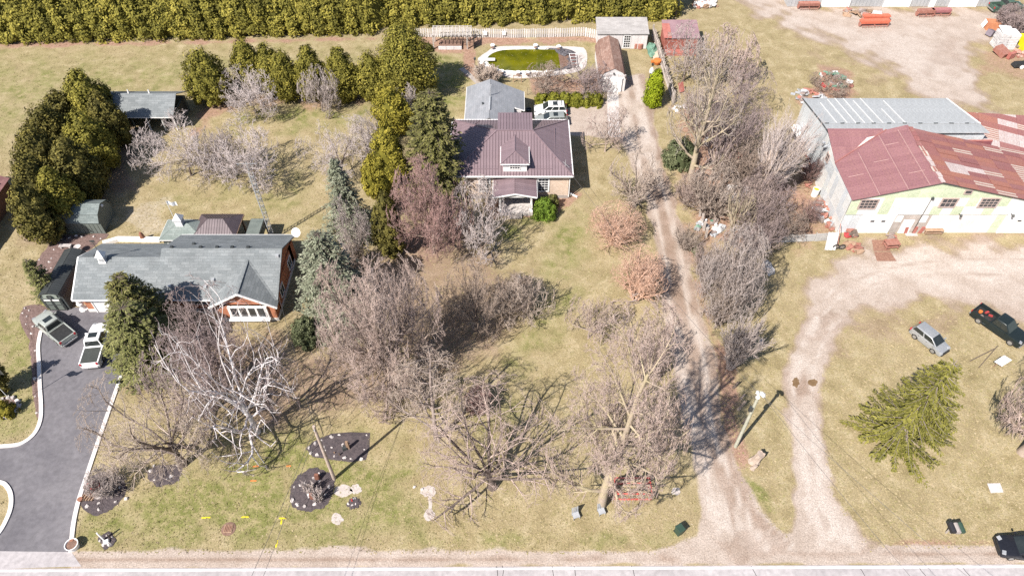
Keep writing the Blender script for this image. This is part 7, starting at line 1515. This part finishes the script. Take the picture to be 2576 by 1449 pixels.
t = thing('manhole_chamber', 'square rusty grate cover sunk in the front lawn', 'drain cover', G(575, 1330)); p = t.location.copy(); MB().lathe(p, [(.62, -.05), (.62, .03), (.5, .05)], 16).build('surround', MATS['planter_soil'], t); MB().box(p + V3((0, 0, .07)), (.72, .72, .08)).build('frame', M_WOODB, t); [MB().box(p + V3((-.26 + .13 * i, 0, .13)), (.06, .62, .04)).build('bar', M_GRATE, t) for i in range(5)]
# mailboxes and bins
M_BINB = pm('bin_black', (.03, .03, .035), None, 2, .5); M_BING = pm('bin_green', (.04, .075, .055), None, 2, .5); M_BINT = pm('bin_taupe', (.36, .32, .30), None, 2, .5)
def mailbox(D, m, label, group=None):
    p = G(*D); t = thing('mailbox', label, 'mailbox', p, 0, group); MB().box((p.x, p.y, .5), (.1, .1, 1.0)).build('post', M_WOOD, t); n = 8; ring = [(-.22, .98), (-.22, 1.22)] + [(.22 * math.cos(a), 1.22 + .2 * math.sin(a)) for a in np.linspace(math.pi * .85, math.pi * .15, 5)] + [(.22, 1.22), (.22, .98)]; k = len(ring)
    A = [(p.x + x, p.y - .45, z) for x, z in ring]; B_ = [(p.x + x, p.y + .35, z) for x, z in ring]; MB().add(A + B_, [tuple(range(k)), tuple(range(2 * k - 1, k - 1, -1))] + [(i, i + k, (i + 1) % k + k, (i + 1) % k) for i in range(k)]).build('box', m, t); MB().box((p.x, p.y - .47, 1.15), (.36, .03, .3)).build('flap', m, t)
mailbox((2379, 1340), M_BINB, 'black mailbox, left of three by the road'); mailbox((2390, 1341), M_BINT, 'taupe mailbox, middle of three by the road'); mailbox((2401, 1340), M_BING, 'dark green mailbox, right of three by the road')
def wbin(D, m, label):
    p = G(*D); t = thing('wheelie_bin', label, 'bin', p, .5); MB().box((0, 0, .52), (.5, .55, 1.0), taper=1.15).build('body', m, t, world=False, bevel=.03); MB().box((0, -.02, 1.07), (.62, .68, .09), rx=-.06).build('lid', m, t, world=False, bevel=.02); MB().bar((-.25, .33, .98), (.25, .33, .98), .05).build('handle', M_BLK, t, world=False); [MB().tube([(s * .22 - .04, .27, .1), (s * .22 + .04, .27, .1)], .1, 10).build('wheel', M_TYRE, t, world=False) for s in (-1, 1)]
wbin((1706, 1340), M_BING, 'dark green bin standing alone by the lane entrance')
# red swing frame
p = G(1588, 1250); t = thing('hay_rack', 'red tubular hay rack with pale bars under the tallest bare tree', 'hay rack', p); a, b = G(1548, 1256), G(1636, 1256); H_ = 1.1
for z in (.05, H_): MB().bar(a + V3((0, 0, z)), b + V3((0, 0, z)), .11).bar(a + V3((0, 1.5, z)), b + V3((0, 1.5, z)), .11).bar(a + V3((0, 0, z)), a + V3((0, 1.5, z)), .11).bar(b + V3((0, 0, z)), b + V3((0, 1.5, z)), .11).build('frame', pm('orange_red_enamel', (.72, .13, .11), None, 2, .5), t)
for q_ in (a, b, a + V3((0, 1.5, 0)), b + V3((0, 1.5, 0))): MB().bar(q_, q_ + V3((0, 0, H_)), .11).build('upright', MATS['orange_red_enamel'], t)
for i in range(3): MB().bar(a + V3((.1, .3 + .45 * i, H_ - .1)), b + V3((-.1, .35 + .45 * i, H_ - .1)), .09).build('bar', pm('pale_timber', (.55, .42, .26), None, 3, .8), t)
for D, lb in (((1448, 1300), 'grey metal lawn chair left of the tallest tree trunk'), ((1512, 1290), 'blue grey folded chair beside the tallest tree trunk')):
    p = G(*D); t = thing('lawn_chair', lb, 'chair', p, .3); MB().box((0, 0, .42), (.6, .55, .05)).build('seat', M_GREYP, t, world=False); [MB().box((-.24 + .16 * i, .3, .8), (.11, .04, .75), rx=-.2).build('slat', M_GREYP, t, world=False) for i in range(4)]; [MB().bar((sx * .27, sy * .24, 0), (sx * .27, sy * .24, .45), .04).build('leg', M_GALV, t, world=False) for sx in (-1, 1) for sy in (-1, 1)]
# flag poles
def flag(label, D, top, mat, h2, D2=None, fl=1.0, rz=0.1, z0=0.0):
    p = G(*D, z0); H_ = HT(p, top); t = thing('flag_pole', label, 'flag pole', p); MB().tube([p, V3((p.x, p.y, H_))], .03, 6).build('pole', M_TRIM, t); mb = MB(); n = 6; v = []
    for i in range(n + 1):
        for z in (H_ - .05, H_ - fl * .6): v.append((p.x + fl * i / n * math.cos(rz), p.y + fl * i / n * math.sin(rz) + .1 * math.sin(i * 1.5), z - .04 * i))
    f = [(2 * i, 2 * i + 1, 2 * i + 3, 2 * i + 2) for i in range(n)]; v += [(x, y + .015, z) for x, y, z in v]; k = 2 * (n + 1); f += [(b + k, a + k, d + k, c + k) for a, b, c, d in f]; mb.add(v, f).build('flag', mat, t); MB().box((p.x + fl * .5, p.y + .1, H_ - .42), (fl * .34, .05, .2)).build('emblem', M_RED, t); return t
flag('white flag with red band flying above the hut cupola', (442, 558), 506, M_TRIM, 0, z0=4.9 * 0 + 3.0)
flag('pale flag on a thin pole standing in the orchard tree', (632, 470), 414, M_TRIM, 0)
flag('dark banner on a pole in the left lawn beside the driveway', (40, 1020), 930, M_CHAR, 0, fl=1.4)
# ------------------------------------------------------------------ stumps, posts and litter on the right verge
def stump(D, h, r, label, mat=None, lean=0):
    p = G(*D); rr = random.Random(int(D[0])); n = 9; prof = []
    mb = MB(); v = []
    for z in (-.05, h * .25, h * .6, h * rr.uniform(.9, 1)): 
        for k in range(n): a = 2 * math.pi * k / n; q = r * (1.35 if z < 0 else 1 if z < h * .5 else .85) * rr.uniform(.85, 1.15); v.append(p + V3((q * math.cos(a) + lean * z, q * math.sin(a), z + (rr.uniform(-.15, .15) * h if z > h * .7 else 0))))
    f = [(a * n + k, a * n + (k + 1) % n, (a + 1) * n + (k + 1) % n, (a + 1) * n + k) for a in range(3) for k in range(n)] + [tuple(range(3 * n, 4 * n))]
    return tag(mb.add(v, f).build('tree_stump', mat or B_TAN), label, 'stump')
stump((1897, 1160), 1.3, .42, 'broken pale tree stump nearest the lane mouth, lower right of the utility pole', None, .25); stump((1858, 1030), 1.5, .14, 'pale fence post stub left of the utility pole top', B_TAN, .2); stump((1846, 975), 1.0, .12, 'dark fence post stub at the lower end of the fan shrub', B_DARK, .2); stump((1868, 1065), .9, .11, 'short post stub halfway up the utility pole', B_DARK, .2); stump((1864, 1002), .7, .1, 'slim post stub above the pale one', B_GREY, .3); stump((1893, 1178), .5, .2, 'small stump just below the broken pale stump', B_TAN, .4)
# ------------------------------------------------------------------ rubbish and machinery, piece by piece
def junk(name, label, cat, D, parts, rz=0.0, z=0.0):
    p = G(*D); t = thing(name, label, cat, p + V3((0, 0, z)), rz)
    for q in parts:
        nm, m, fn = q; mb = MB(); fn(mb); mb.build(nm, m, t, world=False)
    return t
R_ = random.Random(31)
def heap(name, label, cat, D, n, spread, mats, size=(.3, .7), flat=.4, h=.5, group=None, sub='piece'):
    p = G(*D); t = thing(name, label, cat, p, 0, group)
    for i in range(n):
        a, r = R_.uniform(0, 6.28), math.sqrt(R_.random()); x, y = r * spread[0] * math.cos(a), r * spread[1] * math.sin(a); s = R_.uniform(*size); z = h * (1 - r) * R_.uniform(.4, 1) + s * flat * .4
        mb = MB()
        if R_.random() < .6: mb.box((x, y, z), (s, s * R_.uniform(.3, .9), s * flat), rz=R_.uniform(0, 3), rx=R_.uniform(-.5, .5), ry=R_.uniform(-.4, .4))
        else: mb.blob((x, y, z), s * .6, i, n=6, m=4, rough=.4, flat=False, sz=(1, .8, .6))
        mb.build(sub, R_.choice(mats), t, world=False)
    return t
M_WJUNK = pm('white_junk', (.70, .68, .67), (.50, .48, .48), 3, .7, rand=.12); M_RUST = MATS['rust_iron']; M_RUSTB = pm('rust_red', (.30, .12, .09), (.38, .19, .15), 2.5, .8, rand=.15)
heap('rubble_heap', 'heap of white broken rubble in the lane thicket behind the dead tree', 'rubble', (1858, 498), 44, (2.6, 1.9), [M_WJUNK, M_WJUNK, M_WHITE, M_GREYP], (.4, 1.0), .45, .9)
heap('scrap_heap', 'heap of white appliances and scrap against the left barn wall', 'scrap', (2082, 545), 40, (1.5, 2.6), [M_WJUNK, M_WHITE, M_SCRAP, M_GREYP, M_RUSTB], (.4, 1.0), .5, .9)
heap('rubble_heap', 'grey and green rubbish beside the standing planks in the thicket', 'rubble', (1790, 575), 24, (2.0, 1.5), [M_WJUNK, M_GRNP, M_GREYP, M_SCRAP], (.35, .8), .4, .5)
heap('scrap_heap', 'rusty scrap among brush at the top edge by the hedge end', 'scrap', (1772, 12), 22, (2.6, 1.5), [M_RUSTB, M_WJUNK, M_REDM, M_WOODB], (.5, 1.6), .3, .6)
heap('scrap_heap', 'scrap with red and green items inside the brush pile', 'scrap', (2095, 208), 26, (2.8, 2.4), [M_RUSTB, M_RED, M_GRNP, M_SCRAP, M_WJUNK], (.4, 1.1), .4, .6)
heap('scrap_heap', 'silvery sheet scrap at the rear corner of the grey steel building', 'scrap', (2030, 245), 26, (2.4, 1.5), [M_GREYP, M_GALV, M_SCRAP, M_RUSTB], (.6, 1.7), .15, .6)
heap('firewood_pile', 'loose rusty boards and timber leaning at the barn wall', 'timber', (2052, 425), 18, (1.3, 2.0), [M_WOODB, M_RUSTB, M_POST], (.7, 2.0), .15, .6)
heap('scrap_heap', 'rusty scrap left of the barn below the timber', 'scrap', (2035, 470), 14, (1.0, 1.6), [M_RUSTB, M_WOODB], (.4, 1.0), .3, .4)
heap('rubble_heap', 'small white rubbish under the old pale tree beside the lane', 'rubble', (1728, 395), 12, (1.2, 1.2), [M_WJUNK, M_GREYP], (.3, .7), .4, .3)
heap('rubble_heap', 'scattered white litter at the lower end of the board fence', 'rubble', (1715, 275), 10, (1.3, 1.0), [M_WJUNK, M_WHITE], (.3, .8), .3, .3)
heap('firewood_pile', 'dark tumbled debris under the leaning tree near the plank fence', 'timber', (1925, 590), 22, (1.8, 1.5), [M_SCRAP, M_WJUNK, M_POST], (.3, .9), .3, .4)
# beehive-like boxes, flat rack left of steel building
junk('flat_trailer', 'white topped flat trailer beside the grey steel building', 'trailer', (2010, 350), (('deck', M_WHITE, lambda m: m.box((0, 0, .8), (1.5, 3.4, .12))), ('frame', M_RUSTB, lambda m: m.box((0, -.2, .62), (1.1, 3.8, .16))), ('wheel', M_TYRE, lambda m: m.tube([(-.75, 0, .3), (-.6, 0, .3)], .3, 10)), ('wheel', M_TYRE, lambda m: m.tube([(.6, 0, .3), (.75, 0, .3)], .3, 10)), ('panel', M_WHITE, lambda m: m.box((-.3, .9, 1.1), (.7, 1.1, .5)))), .12)
junk('freezer', 'white chest freezer on a rusty frame near the barn left wall', 'freezer', (2033, 388), (('body', M_WHITE, lambda m: m.box((0, 0, .62), (.9, 1.7, .8))), ('lid', M_SHEETB, lambda m: m.box((0, 0, 1.06), (.94, 1.74, .08))), ('frame', M_RUSTB, lambda m: m.box((0, -.1, .12), (1.1, 2.4, .2)))), .12)
junk('drum', 'white drum with yellow inside lying beside the barn wall', 'drum', (2048, 492), (('shell', M_TRIM, lambda m: m.lathe((0, 0, 0), [(.42, 0), (.42, 1.1), (.36, 1.1), (.34, .2)], 16)), ('inside', M_YELP, lambda m: m.lathe((0, 0, .95), [(.36, 0), (.05, .02)], 14))))
junk('drum', 'small yellow drum further up the barn wall', 'drum', (2049, 410), (('shell', M_YELP, lambda m: m.lathe((0, 0, 0), [(.3, 0), (.3, .8), (.26, .8)], 12)),))
junk('red_sheet_stack', 'dull red metal sheet leaning on the barn wall', 'sheet', (2070, 472), (('sheet', M_RUSTB, lambda m: m.box((0, 0, .8), (1.3, 2.2, .06), ry=.6)), ('sheet', M_REDM, lambda m: m.box((.2, .3, .85), (1.2, 2.0, .05), ry=.65))))
LB = thing('leaning_boards', 'long white and grey boards leaning on the barn front corner', 'timber', G(2085, 505))
for i in range(6): p = G(2078 + 5 * i, 512 + 12 * i); MB().bar(p, p + V3((1.6, 1.2, 1.5 + .2 * (i % 2))), .3, .05).build('board', [M_TRIM, M_WOOD, M_SHEETB][i % 3], LB)
# planks stood at barn corner, hand truck wheels
LP = thing('leaning_planks', 'grey planks sloping to the ground at the end of the plank fence', 'timber', G(2085, 628))
for i in range(3): MB().bar(G(2078 + 9 * i, 630) + V3((0, 0, .06)), G(2089 + 9 * i, 585, 1.7), .40, .05).build('plank', MATS['silver_plank'], LP)
ht = thing('implement_wheels', 'old cart axle with two spoked black wheels by the leaning planks', 'cart', G(2107, 627)); p = G(2101, 627); q = G(2116, 627)
for c_ in (p, q): 
    mb = MB(); n = 14; mb.tube([c_ + V3((.34 * math.cos(2 * math.pi * i / n), 0, .36 + .34 * math.sin(2 * math.pi * i / n))) for i in range(n + 1)], .07, 6, cap=False); w_ = mb.build('wheel', M_TYRE, ht); mb = MB(); [mb.bar(c_ + V3((-.3 * math.cos(a), 0, .36 - .3 * math.sin(a))), c_ + V3((.3 * math.cos(a), 0, .36 + .3 * math.sin(a))), .04) for a in (0, 1.05, 2.1)]; mb.build('spokes', M_RIM, w_)
MB().bar(p + V3((0, .1, .36)), q + V3((0, .1, .36)), .06).bar(p + V3((.2, .1, .36)), p + V3((.5, 2.0, 2.2)), .06).build('axle', M_RUSTB, ht)
def bench_cart(name, label, D, w, d, h, mat, rz=0.0):
    junk(name, label, 'workbench', D, [('top', mat, lambda m: m.box((0, 0, h), (w, d, .07))), ('shelf', mat, lambda m: m.box((0, 0, h * .4), (w * .9, d * .9, .05)))] + [('leg', mat, (lambda sx, sy: lambda m: m.bar((sx * w * .45, sy * d * .45, 0), (sx * w * .45, sy * d * .45, h), .07))(sx, sy)) for sx in (-1, 1) for sy in (-1, 1)], rz)
bench_cart('steel_table', 'rusty steel table in front of the barn, right of the steel sheets', (2238, 622), 1.6, 1.0, .85, M_RUSTB, .1)
bench_cart('work_bench', 'low rusty bench standing against the white barn wall', (2343, 588), 2.2, .7, .7, M_WOODB, .02)
heap('plough', 'rusty plough frame left of the steel sheets in front of the barn', 'implement', (2146, 625), 12, (1.2, .7), [M_WOODB, M_RUSTB], (.5, 1.3), .15, .4)
heap('engine_block', 'rusty engine on a stand by the barn side door', 'implement', (2240, 600), 10, (.6, .5), [M_RUSTB, M_SCRAP], (.3, .7), .5, .7)
heap('scrap_heap', 'red propane bottles and scrap left of the first barn garage door', 'scrap', (2140, 590), 8, (.4, .8), [M_RED, M_RUSTB, M_POST], (.4, .9), .5, .8)
for i, (x, lb) in enumerate(((2276, 'red post box left of the barn side door frame'), (2298, 'red angled box right of the barn side door'), (2315, 'thin red board at the left end of the whitewashed barn wall'))): tag(MB().box(G(x, 588) + V3((0, .15, .5)), (.35, .3, 1.0), ry=.15 * (i - 1)).build('red_box', M_REDM), lb, 'box')
tag(MB().box(G(2293, 592) + V3((0, .1, .03)), (1.4, .5, .06)).build('door_step', M_CONC), 'pale concrete step at the barn side door', 'step')
# implements in the back lot
def seeder(name, label, D, L_, mat, rz=0):
    p = G(*D); t = thing(name, label, 'farm implement', p, rz)
    MB().box((0, 0, .75), (L_, .7, .5), taper=1.15).build('hopper', mat, t, world=False, bevel=.04); MB().box((0, .02, 1.04), (L_ * 1.05, .8, .05)).build('lid', mat, t, world=False); MB().bar((-L_ / 2, -.6, .35), (L_ / 2, -.6, .35), .1).bar((0, -.6, .35), (0, .3, .5), .1).build('tool_bar', M_RUSTB, t, world=False)
    for i in range(9): MB().bar((-L_ / 2 + .2 + (L_ - .4) * i / 8, -.6, .35), (-L_ / 2 + .2 + (L_ - .4) * i / 8, -.75, .03), .06).build('tine', M_RUSTB, t, world=False)
    for s in (-1, 1): MB().tube([(s * (L_ / 2 + .05), 0, .4), (s * (L_ / 2 + .18), 0, .4)], .4, 12).build('wheel', M_RUSTB, t, world=False)
M_ORRED = pm('orange_red_paint', (.62, .17, .10), (.52, .13, .08), 2, .6)
seeder('seed_drill', 'bright orange red seed drill in the back lot, nearer of the two rows', (2196, 66), 4.4, M_ORRED, .05); seeder('seed_drill', 'dull red cultivator behind the orange seed drill', (2200, 54), 4.0, M_ORRED, .05)
seeder('seed_drill', 'dark red drill box near the left door of the long white shed', (2032, 22), 3.2, M_RUSTB, .02); seeder('seed_drill', 'mauve red grain drill right of centre in the back lot', (2362, 38), 3.0, pm('mauve_red_paint', (.32, .12, .13), (.38, .17, .17), 2, .7), .03); seeder('seed_drill', 'long low rusty frame left of the mauve red drill', (2325, 40), 2.6, M_RUSTB, .05)
heap('harrow', 'tangle of rusty harrow tines behind the seed drills', 'farm implement', (2168, 36), 26, (3.2, 1.4), [M_RUSTB, M_SCRAP, M_WOODB], (.5, 1.6), .12, .5); tag(MB().box(G(2180, 50) + V3((1.5, .3, .7)), (1.5, 1.0, .9), rz=-.2, taper=.85).build('white_hopper', M_WJUNK), 'off white hopper between the harrow and the orange drill', 'hopper')
# right edge junk
def E_(x, y): return ((3400 + x / 4.83) * .6903, (y / 4.83) * .6903)
BAG = thing('wrapped_pallet', 'tall white wrapped stack of pallets at the right edge', 'pallet stack', G(*E_(1200, 830)))
for i in range(6): 
    for j in range(2): MB().box((-.75 + 1.5 * j, 0, .25 + .42 * i), (1.4, 2.0, .37), rz=R_.uniform(-.07, .07)).build('pallet', M_WJUNK, BAG, world=False)
MB().box((-.4, .1, 2.75), (1.9, 2.1, .12), rx=.15, ry=.1).build('sheet', M_TRIM, BAG, world=False)
junk('orange_bin', 'orange rusty bin left of the white wrapped pallets', 'bin', E_(1020, 500), (('body', pm('orange_rust', (.52, .22, .11), (.42, .17, .09), 2, .8), lambda m: m.box((0, 0, .6), (2.2, 1.7, 1.2), taper=.9)), ('panel', M_TRIM, lambda m: m.box((-1.25, .2, .6), (.08, 1.0, 1.1), ry=.3))), -.15)
junk('grey_box', 'dark grey box leaning against the white wrapped pallets', 'box', E_(1000, 630), (('body', pm('grey_violet', (.20, .17, .20), None, 2, .7), lambda m: m.box((0, 0, .45), (1.2, 1.0, .9), ry=.3)),), .5)
junk('red_trough', 'red steel trough below the white wrapped pallets', 'trough', E_(1250, 1000), (('back', M_RUSTB, lambda m: m.box((-.15, .6, .6), (1.5, 2.0, .8), rx=.25)), ('front', M_REDM, lambda m: m.box((.35, -.75, .5), (1.2, .5, .9)))), .45)
heap('pipe_stack', 'grey bundled pipes at the right edge behind the white pallets', 'pipes', E_(1480, 560), 14, (2.0, 1.6), [M_GREYP, M_SCRAP, M_GALV], (.8, 1.6), .5, .9); heap('scrap_heap', 'brown scrap pile between the pallets and the grey bundles', 'scrap', E_(1330, 480), 16, (2.0, 1.6), [M_RUSTB, M_SCRAP], (.4, 1.1), .3, .6)
junk('yellow_tank', 'bright yellow machine cabinet at the right edge', 'machine', E_(1560, 850), (('body', M_YELP, lambda m: m.box((0, 0, .9), (1.2, 2.4, 1.8))), ('panel', M_BLK, lambda m: m.box((.62, 0, 1.0), (.06, 1.8, 1.0))), ('foot', M_BLK, lambda m: m.box((-.3, -1.0, .1), (.3, .3, .2)))))
junk('trailer_wheel', 'white rimmed trailer wheel lying left of the yellow machine', 'wheel', E_(1440, 790), (('tyre', M_TYRE, lambda m: m.lathe((0, 0, .5), [(.4, 0), (.62, .03), (.62, .22), (.42, .26)], 16)), ('rim', M_TRIM, lambda m: m.lathe((0, 0, .7), [(.40, 0), (.40, .06), (.1, .04)], 14)), ('deck', M_SCRAP, lambda m: m.box((.1, -.4, .3), (2.0, 1.8, .2)))))
heap('brick_heap', 'heap of reddish broken bricks below the yellow machine', 'bricks', E_(1480, 960), 34, (1.9, 1.2), [M_RUSTB, pm('pink_brick', (.46, .27, .22), (.52, .34, .29), 3, .9, rand=.15)], (.3, .55), .5, .35)
junk('snow_blower', 'black and red machine with white wheel at the right edge', 'machine', E_(1530, 1180), (('deck', M_BLK, lambda m: m.box((0, 0, .5), (2.6, 1.1, .5), taper=.8)), ('stripe', M_RED, lambda m: m.box((.2, -.56, .45), (1.2, .06, .2))), ('seat', M_BLK, lambda m: m.box((.8, .2, 1.0), (.6, .6, .6))), ('wheel', M_TRIM, lambda m: m.tube([(-.2, -.7, .3), (-.2, -.55, .3)], .3, 12))), .1)
# rubbish by the board fence
junk('green_tarp_heap', 'green tarpaulin heap against the board fence', 'tarp', (1637, 130), (('tarp', M_GRNP, lambda m: m.blob((0, 0, .3), 1.1, 3, n=10, m=6, rough=.35, sz=(.7, 1.3, .7))), ('fold', M_GRNP, lambda m: m.blob((.1, -1.4, .2), .7, 5, n=9, m=5, rough=.4, sz=(.8, 1, .5)))))
junk('orange_tub', 'orange tub machine below the green tarpaulin at the fence', 'machine', (1652, 163), (('tub', M_ORANGE, lambda m: m.lathe((0, 0, .1), [(.4, 0), (.62, .5), (.6, .7), (.3, .8)], 12)), ('arm', M_ORANGE, lambda m: m.bar((-.9, .2, .4), (0, 0, .6), .3)), ('wheel', M_TYRE, lambda m: m.tube([(-.8, -.3, .2), (-.6, -.3, .2)], .2, 10))))
junk('white_canoe', 'white and black wrapped bundle in front of the lime green cedar', 'bundle', (1640, 188), (('bundle', M_WJUNK, lambda m: m.blob((0, 0, .3), .8, 6, n=9, m=6, rough=.3, sz=(.5, 1.3, .6))), ('strap', M_BLK, lambda m: m.box((-.3, -.7, .3), (.3, 1.2, .5), rz=-.3))))
junk('beige_sheet', 'beige sheet leaning between the tarpaulin and the fence', 'sheet', (1648, 148), (('sheet', pm('beige_board', (.50, .40, .31), None, 2, .8), lambda m: m.box((0, 0, .5), (.9, 1.8, .05), ry=-.6)),))
for D, lb in (((1598, 121), 'left rusty barrel beside the white shed door'), ((1610, 123), 'right rusty barrel beside the white shed door')): junk('barrel', lb, 'barrel', D, (('shell', M_RUSTB, lambda m: m.lathe((0, 0, 0), [(.38, 0), (.42, .1), (.42, .8), (.38, .9), (.05, .9)], 14)),))
# signs
sg = thing('yard_sign', 'white tilted sign board beside the bare tree at the right edge', 'sign', G(2508, 925)); p = sg.location.copy(); MB().box(p + V3((0, 0, 1.2)), (.85, .07, 1.2), ry=.30, rx=-.1, rz=-.5).build('board', M_TRIM, sg); MB().bar(p + V3((-.3, .1, 0)), p + V3((-.2, .1, 1.0)), .08).bar(p + V3((.4, .1, 0)), p + V3((.4, .1, 1.2)), .08).build('post', M_WOODB, sg)
t = thing('fallen_rails', 'thin dark rails lying left of the white tilted sign', 'timber', G(2480, 905)); MB().bar(G(2440, 908, .1), G(2500, 878, .25), .08).bar(G(2462, 925, .1), G(2510, 870, .25), .07).build('rail', M_POST, t)
t = thing('standing_planks', 'grey upright plank panel at the left side of the thicket', 'fence', G(1772, 585)); [MB().bar(G(1760 + 5 * i, 545 + 18 * i), G(1760 + 5 * i, 545 + 18 * i) + V3((-.1, 0, 1.5 + .2 * (i % 2))), .3, .05).build('plank', M_WOOD, t) for i in range(4)]
tag(MB().box(G(1862, 395) + V3((0, 0, .35)), (1.0, .6, .7)).build('cool_box', M_REDM), 'red and white box lying in the thicket', 'box'); tag(MB().bar(G(1716, 232, .2), G(1712, 208, 1.4), .9, .06).build('leaning_red_board', M_REDM), 'tall red panel behind the board fence', 'panel'); tag(MB().box(G(1776, 365) + V3((0, 0, .6)), (.5, .5, 1.3)).build('white_post', M_WHITE), 'white birdhouse like post beside the old trunk', 'post')
for D, lb in (((1236, 540), 0),): pass
tag(MB().box(G(1305, 705) + V3((0, 0, .3)), (.5, .5, .6), taper=.7).build('white_urn', M_WHITE), 'small white ornament in the bleached shrub', 'ornament')
t = thing('garden_figures', 'brown figure ornament on the white retaining wall', 'ornament', G(362, 604)); p = t.location.copy(); MB().lathe(p + V3((0, 0, .45)), [(.3, 0), (.22, .5), (.12, .8)], 8).build('body', MATS['terracotta'], t)
t = thing('birdbath', 'white birdbath pillars beside the storage shed in the rock garden', 'ornament', G(*T0(590, 440))); p = t.location.copy(); MB().lathe(p, [(.25, 0), (.15, .2), (.15, .7), (.4, .8), (.4, .9), (.05, .82)], 12).build('pillar', M_ROCK, t); t = thing('stone_bench', 'white stone bench behind the storage shed roof', 'bench', G(*T0(490, 412))); p = t.location.copy(); MB().box(p + V3((0, 0, .45)), (1.4, .45, .1)).build('seat', M_ROCK, t); [MB().box(p + V3((s * .5, 0, .2)), (.15, .4, .4)).build('leg', M_ROCK, t) for s in (-1, 1)]
t = thing('hose_reel', 'black round pot by the annex wall near the white car', 'pot', G(1330, 283)); p = t.location.copy(); MB().lathe(p, [(.3, 0), (.4, .5), (.42, .55), (.34, .55), (.3, .4)], 12).build('pot', M_CHAR, t)
